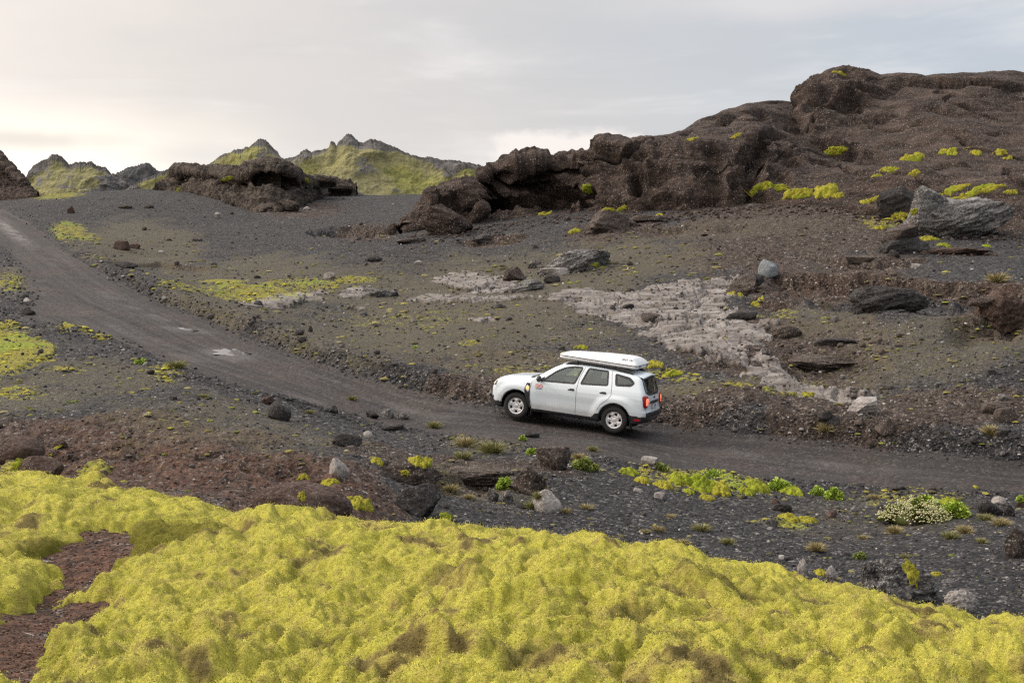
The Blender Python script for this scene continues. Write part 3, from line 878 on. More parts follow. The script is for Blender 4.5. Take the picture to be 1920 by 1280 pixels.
CT = lerp(CT, dgr * 1.2, smooth(0.1, 0.5, -f1 + 0.6 * t_dry2) * 0.35)
CT = lerp(CT, tan, dry * 0.75)
CT = lerp(CT, brn, np.clip(blk * 0.72, 0, 0.9))
PG = hit_base([240], [1000])[0]
q = np.hypot((CX - PG[0]) / 1.0, (CY - PG[1]) / 0.9)
CT = lerp(CT, dgr, smooth(1.0, 0.5, q + 0.5 * w1 + 0.2 * t_dry2) * 0.9)
CT = lerp(CT, brn * 1.2, smooth(0.5, 0.1, cmask) * 0.6)
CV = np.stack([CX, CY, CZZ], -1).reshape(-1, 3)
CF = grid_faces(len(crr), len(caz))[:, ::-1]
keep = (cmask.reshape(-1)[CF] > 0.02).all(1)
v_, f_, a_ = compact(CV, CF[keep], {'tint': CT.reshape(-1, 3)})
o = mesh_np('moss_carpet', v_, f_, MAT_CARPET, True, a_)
tag(o, 'thick bumpy yellow green moss covering the near mound', 'moss', kind='stuff')
CGRID = CV.reshape(len(crr), len(caz), 3)
# fibres standing out of the carpet
fy, fx = np.gradient(CGRID, axis=0), np.gradient(CGRID, axis=1)
nrm = np.cross(fx, fy); nrm /= np.linalg.norm(nrm, axis=-1, keepdims=True) + 1e-9
nrm[nrm[..., 2] < 0] *= -1
NB = 680000
wgt = (cmask > 0.25) & (CR > 3.0) & (np.abs(CA) < 0.42)
idx = np.flatnonzero(wgt.ravel())
row = idx // len(caz)
pr = 1.0 / np.clip(crr[row], 3.6, 24) ** 0.35
pick = RNG.choice(idx, NB, p=pr / pr.sum())
base = CV[pick] + RNG.normal(size=(NB, 3)) * (CR.ravel()[pick] * 0.0012)[:, None]
dirn = nrm.reshape(-1, 3)[pick] + RNG.normal(size=(NB, 3)) * 0.75; dirn[:, 2] += 0.25
dirn /= np.linalg.norm(dirn, axis=1, keepdims=True)
side = np.cross(dirn, RNG.normal(size=(NB, 3))); side /= np.linalg.norm(side, axis=1, keepdims=True) + 1e-9
ln = RNG.uniform(0.0035, 0.0075, NB) * (0.75 + 0.07 * CR.ravel()[pick]); wd = ln * RNG.uniform(0.22, 0.42, NB)
bc = CT.reshape(-1, 3)[pick] * RNG.uniform(0.8, 1.16, (NB, 1))
Vb = np.stack([base - side * wd[:, None] - dirn * 0.004, base + side * wd[:, None] - dirn * 0.004, base + dirn * ln[:, None]], 1).reshape(-1, 3)
gN = np.cross(Vb[1::3] - Vb[0::3], Vb[2::3] - Vb[0::3])
fl = (gN * (np.array([0, 0, CZ]) - base)).sum(1) < 0
Vb = Vb.reshape(-1, 3, 3); Vb[fl] = Vb[fl][:, [1, 0, 2]]; Vb = Vb.reshape(-1, 3)
tb = np.repeat(bc, 3, axis=0); tb[2::3] *= 1.12
o = mesh_np('moss_fibres', Vb, np.arange(NB * 3).reshape(-1, 3), MAT_BLADE, True, {'tint': tb})
bn_ = nrm.reshape(-1, 3)[pick] + RNG.normal(size=(NB, 3)) * 0.22
bn_ /= np.linalg.norm(bn_, axis=1, keepdims=True)
o.data.normals_split_custom_set_from_vertices(np.repeat(bn_, 3, axis=0).tolist())
tag(o, 'fuzzy tips of the moss on the near mound', 'moss', kind='stuff')

# ---------------------------------------------------------------- cliff, hills and outcrops as displaced sheets of real depth
SURF = []                      # (name, BVH) of everything a smaller thing can stand on


def add_surf(V, F):
    SURF.append(BVHTree.FromPolygons(V.tolist(), F.tolist()))
    return SURF[-1]


_gs = GRID[100:880:2, 30:-30:2]
add_surf(_gs.reshape(-1, 3), grid_faces(_gs.shape[0], _gs.shape[1]))


def cast(px, py):
    """nearest built surface seen through a photo pixel"""
    r = Vector(ray(px, py)).normalized(); o = Vector((0, 0, CZ)); best = None
    for b in SURF:
        h = b.ray_cast(o, r)
        if h[0] is not None and (best is None or h[3] < best[3]):
            best = h
    return best


def lin(px, pts):
    a = np.array(pts, float)
    return [np.interp(px, a[:, 0], a[:, i]) for i in range(1, a.shape[1])]


def gsm(a, k):
    if k < 1: return a
    x = np.arange(-3 * k, 3 * k + 1); g = np.exp(-0.5 * (x / k) ** 2); g /= g.sum()
    return np.convolve(np.pad(a, 3 * k, mode='edge'), g, 'valid')


def sheet(px, rows, nodes, nv, smooth_px=3):
    """rows: list of (py, depth) per column; nodes: their parameters 0..1; returns a grid of points (nv, nu, 3)"""
    R = np.array([np.stack([gsm(r[0], smooth_px), gsm(r[1], smooth_px)], -1) for r in rows])
    pts = np.array([P(px, r[:, 0], r[:, 1]) for r in R])          # rows x nu x 3
    t = np.linspace(0, 1, nv)
    n = len(nodes); out = np.zeros((nv, len(px), 3))
    nodes = np.array(nodes)
    tang = np.zeros_like(pts)
    for i in range(n):
        a = max(i - 1, 0); b = min(i + 1, n - 1)
        tang[i] = (pts[b] - pts[a]) / (nodes[b] - nodes[a])
    k = np.clip(np.searchsorted(nodes, t, side='right') - 1, 0, n - 2)
    for j in range(nv):
        i = k[j]; h = nodes[i + 1] - nodes[i]; s = (t[j] - nodes[i]) / h
        h00 = 2 * s ** 3 - 3 * s ** 2 + 1; h10 = s ** 3 - 2 * s ** 2 + s; h01 = -2 * s ** 3 + 3 * s ** 2; h11 = s ** 3 - s ** 2
        out[j] = h00 * pts[i] + h10 * h * tang[i] * 0.6 + h01 * pts[i + 1] + h11 * h * tang[i + 1] * 0.6
    return out


def gnormal(G):
    n = np.cross(np.gradient(G, axis=1), np.gradient(G, axis=0))
    n /= np.linalg.norm(n, axis=-1, keepdims=True) + 1e-9
    return n


def densify2(pts, n):
    a = np.array(pts, float); u = np.linspace(0, len(a) - 1, n * (len(a) - 1))
    return np.stack([np.interp(u, np.arange(len(a)), a[:, 0]), np.interp(u, np.arange(len(a)), a[:, 1])], -1)


def base_depth(px, py):
    p, ok = hit_ground(px, py, 100 * K)
    px = np.asarray(px, float)
    return np.interp(px, px[ok], p[ok, 1]) / K


# ---- the brown cliff on the right
cpx_ = np.linspace(755, 2200, 1400)
base_py = lin(cpx_, [(755, 446), (800, 438), (850, 432), (900, 426), (950, 418), (1000, 410), (1060, 403), (1110, 403), (1160, 402), (1230, 400), (1330, 393), (1390, 386), (1450, 382), (1520, 384), (1600, 392), (1640, 402), (1700, 416), (1800, 432), (1920, 442), (2200, 458)])[0]
kx = np.linspace(755, 2200, 60)
bd = np.interp(cpx_, kx, gsm(base_depth(kx, np.interp(kx, cpx_, base_py)), 2))
bd = bd + 1.6 * smooth(1118, 1100, cpx_)
crest_py = lin(cpx_, [(755, 452), (772, 436), (782, 408), (792, 396), (815, 384), (832, 356), (850, 350), (880, 344), (905, 322), (955, 306), (1040, 304), (1108, 288), (1118, 276), (1133, 263), (1160, 258), (1190, 263), (1260, 255), (1300, 238), (1350, 212), (1400, 196), (1450, 198), (1490, 201), (1500, 196), (1508, 172), (1522, 155), (1560, 143), (1600, 139), (1625, 144), (1650, 150), (1700, 146), (1800, 142), (1860, 139), (1920, 146), (2200, 156)])[0]
crest_d = bd + lin(cpx_, [(755, 2), (830, 4), (905, 5), (1040, 8), (1130, 6), (1260, 10), (1400, 17), (1500, 22), (1600, 25), (1920, 32), (2200, 34)])[0]
brow_py = lin(cpx_, [(755, 447), (782, 415), (832, 366), (880, 352), (905, 334), (950, 316), (1040, 314), (1105, 304), (1130, 279), (1160, 274), (1200, 284), (1260, 278), (1330, 272), (1400, 264), (1470, 284), (1540, 298), (1650, 300), (1800, 292), (1920, 288), (2200, 290)])[0]
brow_d = bd + lin(cpx_, [(755, 1), (830, 1.6), (905, 1.5), (1040, 2.2), (1130, 2.2), (1260, 3.5), (1400, 5), (1500, 9), (1600, 12), (1920, 14), (2200, 14)])[0]
mid_f = lin(cpx_, [(755, 0.5), (900, 0.55), (1110, 0.5), (1400, 0.45), (1500, 0.35), (1700, 0.3), (2200, 0.3)])[0]
mid_py = base_py + (brow_py - base_py) * 0.52
mid_d = bd + (brow_d - bd) * mid_f + 1.3 * smooth(1112, 1092, cpx_) * smooth(880, 915, cpx_)
low_py = base_py + (brow_py - base_py) * 0.2
low_d = bd + (brow_d - bd) * 0.12 + 1.5 * smooth(1112, 1092, cpx_) * smooth(890, 920, cpx_)
up_py = brow_py + (crest_py - brow_py) * 0.55
up_d = brow_d + (crest_d - brow_d) * 0.55
rows = [(base_py + 22, bd - 0.4), (base_py, bd), (low_py, low_d), (mid_py, mid_d), (brow_py, brow_d), (up_py, up_d), (crest_py, crest_d), (crest_py + 8, crest_d + 4), (crest_py + 60, crest_d + 16)]
G = sheet(cpx_, rows, [0, 0.05, 0.2, 0.38, 0.58, 0.76, 0.90, 0.94, 1.0], 430, 2)
N = gnormal(G)
vv = np.linspace(0, 1, 430)[:, None] * np.ones((1, len(cpx_)))
ck = 1 - 0.6 * smooth(0.70, 0.88, vv)
q = G
left = smooth(1140, 1080, cpx_)[None, :]
rgt = smooth(1300, 1500, cpx_)[None, :]
warp = 0.8 * fbm3(q[..., 0] * 0.3, q[..., 1] * 0.3, q[..., 2] * 0.3, 3, 301)
d = 0.55 * ck * fbm3(q[..., 0] * 0.14, q[..., 1] * 0.14, q[..., 2] * 0.2, 2, 303)
jag = smooth(1370, 1410, cpx_)[None] * smooth(1530, 1470, cpx_)[None] * smooth(0.12, 0.3, vv) * smooth(0.66, 0.55, vv)
d += ck * (0.22 + 0.45 * left + 0.75 * jag) * ridge3(q[..., 0] * 0.42 + warp, q[..., 1] * 0.3, q[..., 2] * 0.34, 4, 311) * (0.35 + 0.65 * smooth(1600, 1250, cpx_)[None])
# vertical flutes on the front face
flut = ridge2(q[..., 0] * 0.55 + warp, q[..., 2] * 0.07 + 5, 3, 321)
d += 0.40 * flut * smooth(0.05, 0.2, vv) * smooth(0.62, 0.5, vv) * smooth(1520, 1350, cpx_)[None]
d += (0.11 + 0.12 * left + 0.22 * jag) * fbm3(q[..., 0] * 1.1, q[..., 1] * 1.1, q[..., 2] * 1.4, 4, 331)
# bedding ledges dipping to the right
bed = q[..., 2] * 1.0 + q[..., 0] * 0.10 + warp * 0.6
saw = bed * 0.62 - np.floor(bed * 0.62)
d += (0.46 + 0.3 * rgt) * (smooth(0.0, 0.88, saw) - 1.0 * smooth(0.90, 0.97, saw)) * (0.35 + 0.65 * smooth(-0.2, 0.3, fbm3(q[..., 0] * 0.15, q[..., 1] * 0.15, q[..., 2] * 0.5, 2, 341)))
crk = np.abs(perlin3(q[..., 0] * 0.16 + warp * 0.5, q[..., 1] * 0.1, q[..., 2] * 0.42 + q[..., 0] * 0.05, 351))
d -= 0.75 * smooth(0.06, 0.0, crk) * smooth(0.1, 0.25, vv)
d += 0.5 * rgt * fbm3(q[..., 0] * 0.3, q[..., 1] * 0.3, q[..., 2] * 0.8, 3, 357)
d += 0.06 * fbm3(q[..., 0] * 4.5, q[..., 1] * 4.5, q[..., 2] * 4.5, 2, 361)
# hollows and caves worn into the foot
for cx, cy, rx, rz, dep in [(930, 396, 1.5, 0.75, 1.6), (985, 392, 1.1, 0.6, 1.0), (1050, 386, 1.6, 0.9, 1.3), (1015, 362, 1.2, 0.7, 0.8), (1192, 350, 0.42, 1.6, 1.0), (1100, 372, 0.8, 1.2, 0.9), (860, 400, 1.0, 0.9, 0.8),
                            (1000, 345, 1.8, 0.5, 0.5), (1475, 305, 0.9, 1.0, 0.9), (1400, 330, 0.7, 1.5, 0.7), (1240, 385, 1.2, 0.5, 0.5), (1065, 318, 1.6, 0.5, 0.8), (1395, 360, 0.9, 1.0, 0.8), (1310, 380, 0.8, 0.6, 0.4), (1640, 345, 1.6, 0.5, 0.4), (1460, 350, 0.8, 0.9, 0.5)]:
    j = int(np.argmin(np.abs(cpx_ - cx)))
    pyc = to_px(G[:400, j])[1]
    i = int(np.argmin(np.abs(pyc - cy)))
    c = G[i, j]
    rr_ = np.sqrt(((G[..., 0] - c[0]) / rx) ** 2 + ((G[..., 2] - c[2]) / rz) ** 2 + ((G[..., 1] - c[1]) / (rx * 3)) ** 2)
    rr_ = rr_ + 0.35 * fbm3(q[..., 0] * 1.3, q[..., 1] * 1.3, q[..., 2] * 1.3, 2, 371)
    d -= 1.15 * dep * smooth(1.1, 0.6, rr_)
# long bedding cracks and the fold edges of the face
for pts_, dep_, wd_ in [([(1232, 278), (1300, 256), (1370, 232), (1430, 222)], 0.7, 0.5), ([(1395, 256), (1470, 266), (1520, 280), (1600, 304), (1700, 314)], 0.9, 0.5), ([(1600, 180), (1650, 182), (1695, 160), (1760, 160), (1840, 166), (1920, 172)], 1.1, 0.7), ([(1500, 215), (1560, 214), (1610, 196)], 0.9, 0.6),
                         ([(1117, 285), (1112, 330), (1110, 392)], 1.2, 0.7), ([(945, 325), (915, 352), (908, 400)], 0.9, 0.6), ([(1200, 300), (1208, 345), (1215, 390)], 0.5, 0.5), ([(1330, 300), (1345, 345), (1335, 385)], 0.6, 0.5), ([(1420, 285), (1410, 330), (1425, 372)], 1.0, 0.6),
                         ([(1530, 318), (1600, 326), (1660, 322)], 0.7, 0.45), ([(1720, 250), (1800, 262), (1900, 258)], 0.6, 0.45), ([(1650, 236), (1740, 222), (1830, 228)], 0.5, 0.4), ([(1150, 300), (1180, 330), (1240, 345)], 0.5, 0.5), ([(1000, 330), (1050, 322), (1100, 326)], 0.7, 0.5), ([(1760, 330), (1840, 322), (1920, 330)], 0.8, 0.6)]:
    w3 = []
    for x_, y_ in densify2(pts_, 14):
        j = int(np.clip(np.interp(x_, cpx_, np.arange(len(cpx_))), 0, len(cpx_) - 1)); pyc = to_px(G[:390, j])[1]; i = int(np.argmin(np.abs(pyc - y_))); w3.append(G[i, j])
    w3 = np.array(w3); dist = np.full(G.shape[:2], 99.0); up3 = np.zeros(G.shape[:2])
    lo3, hi3 = w3.min(0) - 3, w3.max(0) + 3
    kk = ((G > lo3) & (G < hi3)).all(-1)
    gg = G[kk]; dd_ = np.full(len(gg), 99.0); uu = np.zeros(len(gg))
    for c3 in w3:
        r3_ = np.linalg.norm(gg - c3, axis=1); m3 = r3_ < dd_
        dd_[m3] = r3_[m3]; uu[m3] = gg[m3, 2] - c3[2]
    wv3 = warp[kk] * 0.35
    d[kk] -= dep_ * smooth(wd_ + 0.25, 0.05, dd_ + wv3) * (0.5 + 0.5 * smooth(0.3, -0.2, uu))
    d[kk] += dep_ * 0.55 * smooth(1.9, 0.5, dd_ + wv3) * smooth(0.0, 0.5, uu)
# cap crag on the summit block
crag = smooth(1500, 1515, cpx_)[None] * smooth(1660, 1600, cpx_)[None] * smooth(0.68, 0.8, vv) * smooth(1.0, 0.93, vv)
d += crag * 1.0 * ridge3(q[..., 0] * 0.5, q[..., 1] * 0.5, q[..., 2] * 0.9, 4, 381)
d *= smooth(0.0, 0.06, vv) * (1 - 0.5 * smooth(0.76, 0.9, vv))
G = G + N * d[..., None]
F = grid_faces(430, len(cpx_))
o = mesh_np('cliff', G.reshape(-1, 3), F, MAT_CLIFF, True)
tag(o, 'long dark brown tuff cliff rising behind the slope', 'cliff', kind='structure')
gs = G[::2, ::2]
add_surf(gs.reshape(-1, 3), grid_faces(gs.shape[0], gs.shape[1]))


# ---- distant hills: rock crags with grass on the gentler ground
def hill_mat(name, rock_lo, rock_hi, grass_lo, grass_hi, thr):
    m, b = new_mat(name)
    g = b.n('ShaderNodeNewGeometry')
    pos = g.outputs['Position']
    rk = attr(b, 'rocky').outputs['Fac']
    n0 = b.noise(pos, 0.05, 4.0); n1 = b.noise(pos, 0.28, 5.0, 0.65); n2 = b.noise(pos, 1.3, 4.0, 0.7)
    v = b.math('ADD', b.math('MULTIPLY', n1, 0.5), b.math('MULTIPLY', n2, 0.5))
    rock = b.mix(b.maprange(v, 0.36, 0.64), rock_lo, rock_hi)
    gr = b.mix(b.maprange(v, 0.35, 0.62), grass_lo, grass_hi)
    gr = b.mix(b.maprange(n0, 0.45, 0.6, 0.0, 0.5), gr, (grass_hi[0] * 0.8, grass_hi[1] * 0.75, grass_hi[2] * 1.5))
    f = b.maprange(b.math('ADD', rk, b.math('ADD', b.math('MULTIPLY', b.math('SUBTRACT', n1, 0.5), 1.5), b.math('MULTIPLY', b.math('SUBTRACT', n2, 0.5), 0.6))), thr - 0.14, thr + 0.14)
    col = b.mix(f, gr, rock)
    finish(b, col, 0.95, b.math('ADD', n1, n2), 0.8, 0.8, spec=0.1)
    return m


MAT_HILL = hill_mat("grassy_hill", (0.05, 0.048, 0.046), (0.17, 0.16, 0.155), (0.11, 0.115, 0.04), (0.29, 0.275, 0.095), 0.60)  # rock and grass lightened and muted to paint in distance haze
MAT_HILLDK = hill_mat("bare_hill", (0.062, 0.062, 0.064), (0.12, 0.118, 0.118), (0.10, 0.10, 0.03), (0.2, 0.19, 0.05), 0.2)


def hill(name, label, crest, depth, base_z, mat, cat='hill', amp=1.0, nu=420, nv=170, rock_bias=0.0, grass=(), thick=1.0):
    cr = np.array(crest, float)
    px = np.linspace(cr[0, 0], cr[-1, 0], nu)
    cpy = np.interp(px, cr[:, 0], cr[:, 1])
    jg = ridge2(px * 0.055, px * 0 + depth, 4, 431, 0.6) + 0.5 * ridge2(px * 0.21, px * 0 + depth, 2, 433)
    cpy = cpy - 3.6 * np.clip(jg, -0.3, 2) * np.interp(px, [px[0], px[0] + 20, px[-1] - 20, px[-1]], [0, 1, 1, 0])
    D = np.full(nu, float(depth))
    top = P(px, cpy, D)
    D = D * K
    depth = depth * K
    base_z = base_z + SH * depth / K
    hgt = top[:, 2] - base_z
    sp = np.maximum(gsm(hgt, 22), 0.5) * 0.75 * thick
    # profile from the foot nearest the viewer over the crest and down behind
    prof = [(e_, -0.15 + 1.15 * (e_ / 0.86) ** 0.85, 1.2 * (1 - e_ / 0.86) ** 1.1) for e_ in np.linspace(0, 0.86, 40)] + [(0.90, 0.94, -0.10), (1.0, 0.0, -0.8)]
    t = np.linspace(0, 1, nv)
    pa = np.array(prof)
    hz = np.interp(t, pa[:, 0], pa[:, 1]); dy = np.interp(t, pa[:, 0], pa[:, 2])
    G = np.zeros((nv, nu, 3))
    yy = D[None] - dy[:, None] * sp[None]
    G[..., 0] = top[None, :, 0] * (yy / D[None])
    G[..., 1] = yy
    soft_h = gsm(hgt, 22); kz = smooth(0.72, 0.98, np.clip(hz, 0, 1))[:, None]
    G[..., 2] = base_z + hz[:, None] * np.maximum(soft_h[None] * (1 - kz) + hgt[None] * kz, 0.3)
    N = gnormal(G)
    s = 250.0 * K / depth
    q = G
    e = np.clip(hz, 0, 1)[:, None]
    cz = smooth(0.75, 0.97, e) * np.ones((1, nu))
    body = 1 - 0.97 * cz
    wv = fbm3(q[..., 0] * .02 * s, q[..., 1] * .02 * s, q[..., 2] * .03 * s, 3, 401)
    r1 = ridge3(q[..., 0] * 0.035 * s + wv, q[..., 1] * 0.035 * s, q[..., 2] * 0.045 * s, 4, 403)
    r2 = ridge3(q[..., 0] * 0.16 * s, q[..., 1] * 0.16 * s, q[..., 2] * 0.12 * s, 4, 411)
    r3 = fbm3(q[..., 0] * 0.5 * s, q[..., 1] * 0.5 * s, q[..., 2] * 0.5 * s, 3, 421)
    lowf = fbm3(q[..., 0] * 0.03 * s, q[..., 1] * 0.03 * s, q[..., 2] * 0.03 * s, 3, 441)
    crg = smooth(-0.04, 0.22, fbm3(q[..., 0] * 0.05 * s + 7, q[..., 1] * 0.05 * s, q[..., 2] * 0.07 * s, 3, 445)) * (1 - cz) + cz
    mid_ = fbm3(q[..., 0] * 0.12 * s, q[..., 1] * 0.12 * s, q[..., 2] * 0.12 * s, 4, 449)
    d = amp / s * (5.0 * body * lowf + 2.2 * body * mid_ + crg * (2.2 * body + 0.1) * r2 + 0.35 * r3 * (body + 0.15))
    d *= smooth(-0.1, 0.1, e)
    G = G + N * d[..., None]
    N2 = gnormal(G)
    rocky = 0.37 + 0.52 * crg + 0.35 * mid_ + rock_bias
    gx, gy, _ = to_px(G)
    for (x, y, rx, ry, st) in grass:
        # meadow patches: centre given as seen, spread measured on the hill itself
        j = int(np.clip(np.interp(x, px, np.arange(nu)), 0, nu - 1)); i = int(np.argmin(np.abs(gy[: int(nv * .86), j] - y)))
        c = G[i, j]; wr = rx * depth / FPX; hr = ry * depth / FPX
        rr_ = np.sqrt(((G[..., 0] - c[0]) / wr) ** 2 + ((G[..., 2] - c[2]) / hr) ** 2) + 0.3 * r3
        rocky = rocky - st * smooth(1.2, 0.4, rr_)
    o = mesh_np(name, G.reshape(-1, 3), grid_faces(nv, nu), mat, True, {'rocky': rocky.reshape(-1)})
    tag(o, label, cat, kind='structure')
    return o


BZ = CZ - 9.0
hill('hill', 'pale grey bare hill far off between the green hills', [(190, 352), (205, 338), (220, 327), (232, 322), (242, 317), (255, 314), (265, 310), (276, 309), (285, 314), (296, 321), (305, 325), (318, 333), (335, 345), (360, 356)], 420, CZ - 10, MAT_HILLDK, rock_bias=0.3)
hill('hill', 'mossy craggy hill with twin summit knobs in the middle distance', [(480, 330), (505, 312), (525, 304), (545, 300), (558, 295), (566, 288), (575, 284), (584, 289), (592, 286), (604, 283), (617, 281), (621, 268), (626, 269), (630, 275), (637, 266), (644, 262), (650, 255), (658, 254), (664, 262), (671, 267), (680, 271), (688, 267), (696, 263), (706, 266), (716, 269), (728, 275), (741, 279), (752, 286), (770, 293), (790, 298), (800, 297), (830, 302), (850, 304), (872, 306), (900, 313), (920, 320), (950, 336), (1000, 356)],
     250, BZ, MAT_HILL, grass=[(640, 300, 50, 30, 0.55), (740, 300, 50, 20, 0.4), (800, 345, 80, 14, 0.5), (880, 330, 40, 16, 0.45), (600, 320, 40, 20, 0.5), (690, 285, 30, 10, 0.4), (540, 325, 40, 14, 0.5)])
hill('hill', 'green hill with a rounded rock cap left of the craggy hill', [(300, 356), (340, 345), (380, 322), (398, 306), (410, 297), (422, 291), (440, 285), (455, 281), (470, 276), (477, 269), (484, 265), (490, 263), (498, 266), (505, 271), (510, 279), (520, 289), (526, 299), (545, 310), (570, 330), (600, 352)],
     215, BZ, MAT_HILL, rock_bias=-0.02, grass=[(440, 300, 45, 16, 0.5), (480, 282, 26, 10, 0.4), (420, 315, 40, 14, 0.4)])
hill('hill', 'rocky knoll with mossy flanks at the far left', [(20, 362), (45, 343), (56, 322), (64, 312), (78, 306), (90, 301), (97, 293), (104, 291), (113, 296), (122, 303), (130, 312), (140, 309), (150, 306), (161, 308), (172, 307), (181, 313), (192, 317), (199, 318), (204, 324), (214, 329), (228, 336), (245, 346), (262, 356), (280, 368)],
     150, CZ - 6.5, MAT_HILL, rock_bias=0.06, grass=[(110, 361, 70, 8, 0.8), (165, 340, 26, 16, 0.5), (115, 318, 12, 5, 0.6), (180, 345, 30, 12, 0.3)])
hill('hill', 'low grassy rise beside the dark outcrop', [(225, 364), (245, 353), (262, 343), (285, 333), (300, 326), (312, 320), (325, 317), (340, 325), (360, 345)], 125, CZ - 5, MAT_HILL, rock_bias=0.0, grass=[(290, 345, 40, 10, 0.4)], nu=240, nv=120)


def outcrop(name, label, base, crest, cd, brow_d, mat, nu=500, nv=260, amp=1.0, caves=(), sm=1, und=1.1):
    a = np.array(base, float)
    px = np.linspace(a[0, 0], a[-1, 0], nu)
    bpy_ = np.interp(px, a[:, 0], a[:, 1])
    kx = np.linspace(a[0, 0], a[-1, 0], 24)
    bd = np.interp(px, kx, gsm(base_depth(kx, np.interp(kx, px, bpy_)), 1))
    cpy = lin(px, crest)[0]
    cpy = cpy + 4
    cdp = bd + lin(px, cd)[0]; bdp = bd + lin(px, brow_d)[0]
    low = bpy_ + (cpy - bpy_) * 0.35; mid = bpy_ + (cpy - bpy_) * 0.62; br = bpy_ + (cpy - bpy_) * 0.86
    rows = [(bpy_ + 12, bd - 0.5), (bpy_, bd), (low, bd + (bdp - bd) * 0.75), (mid, bdp + und), (br, bdp), (cpy, bdp + (cdp - bdp) * 0.5), (cpy + 3, cdp), (cpy + 40, cdp + 7)]
    G = sheet(px, rows, [0, 0.06, 0.3, 0.5, 0.68, 0.8, 0.9, 1.0], nv, sm)
    N = gnormal(G); q = G
    vv = np.linspace(0, 1, nv)[:, None] * np.ones((1, nu))
    wv = fbm3(q[..., 0] * .3, q[..., 1] * .3, q[..., 2] * .3, 3, 501)
    ck = 1 - 0.6 * smooth(0.66, 0.8, vv)
    ck = 1 - 0.35 * smooth(0.66, 0.8, vv)
    d = ck * 0.62 * ridge3(q[..., 0] * 0.5 + wv, q[..., 1] * 0.45, q[..., 2] * 0.75, 5, 503, 0.6) + 0.40 * ck * fbm3(q[..., 0] * 1.1, q[..., 1] * 1.1, q[..., 2] * 1.6, 4, 511)
    d += 0.15 * ridge3(q[..., 0] * 2.2, q[..., 1] * 2.2, q[..., 2] * 3.0, 3, 525) + 0.12 * fbm3(q[..., 0] * 3.5, q[..., 1] * 3.5, q[..., 2] * 3.5, 3, 521)
    bed = q[..., 2] * 1.5 + wv
    d += 0.14 * smooth(0.0, 0.8, bed - np.floor(bed)) * smooth(0.2, 0.5, vv)
    for cx, cy, rx, rz, dep in caves:
        j = int(np.argmin(np.abs(px - cx))); i = int(np.argmin(np.abs(to_px(G[: int(nv * .8), j])[1] - cy))); c = G[i, j]
        rr_ = np.sqrt(((G[..., 0] - c[0]) / rx) ** 2 + ((G[..., 2] - c[2]) / rz) ** 2 + ((G[..., 1] - c[1]) / (rx * 3)) ** 2) + 0.3 * wv
        d -= dep * smooth(1.15, 0.5, rr_)
    d *= amp * smooth(0, 0.08, vv)
    G = G + N * d[..., None]
    F = grid_faces(nv, nu)
    o = mesh_np(name, G.reshape(-1, 3), F, mat, True)
    tag(o, label, 'rock outcrop')
    gs = G[::2, ::2]; add_surf(gs.reshape(-1, 3), grid_faces(gs.shape[0], gs.shape[1]))
    return o


MAT_OUT = rock_mat("outcrop_tuff", (0.020, 0.016, 0.014), (0.060, 0.046, 0.039), (0.135, 0.108, 0.09), (0.30, 0.27, 0.24), 0.4, 0.8, (0.12, 0.11, 0.05), 0.12, 0.6)
outcrop('rock_outcrop', 'dark jagged outcrop with a shadowed overhang standing on the black plain',
        [(292, 357), (330, 358), (365, 362), (395, 370), (425, 380), (455, 390), (485, 397), (515, 399), (545, 394), (565, 384), (590, 373), (615, 364), (640, 357), (668, 353)],
        [(292, 355), (305, 347), (318, 336), (328, 326), (331, 312), (345, 311), (360, 312), (380, 314), (420, 318), (446, 319), (458, 318), (464, 309), (475, 306), (490, 304), (508, 304), (525, 307), (545, 313), (556, 320), (566, 330), (580, 335), (600, 334), (622, 336), (645, 346), (668, 352)],
        [(292, 2), (350, 6), (480, 8), (560, 5), (668, 2)], [(292, 1), (350, 2.5), (480, 3.6), (560, 2.5), (668, 0.8)], MAT_OUT, caves=[(505, 340, 1.6, 0.8, 1.6), (470, 345, 0.7, 0.5, 0.6), (345, 345, 1.0, 0.6, 0.8), (455, 365, 0.8, 0.6, 0.6), (530, 350, 1.0, 0.6, 0.8)])
outcrop('rock_outcrop', 'steep brown rock flank at the left edge above the track',
        [(-160, 392), (-60, 384), (0, 376), (30, 373), (55, 371), (72, 369)],
        [(-160, 230), (-60, 255), (-20, 278), (0, 289), (10, 301), (20, 307), (26, 318), (36, 326), (44, 334), (50, 348), (60, 358), (72, 367)],
        [(-160, 16), (0, 9), (40, 4), (72, 1)], [(-160, 9), (0, 5), (40, 2.5), (72, 0.6)], MAT_CLIFF, nu=260, nv=200, amp=0.8, und=0.0)

# ---------------------------------------------------------------- rocks, moss cushions, plants
def ico(n):
    bm = bmesh.new(); bmesh.ops.create_icosphere(bm, subdivisions=n, radius=1)
    v = np.array([x.co[:] for x in bm.verts]); f = np.array([[q.index for q in p.verts] for p in bm.faces]); bm.free()
    return v, f


ICO = {n: ico(n) for n in (1, 2, 3, 4, 5, 6)}


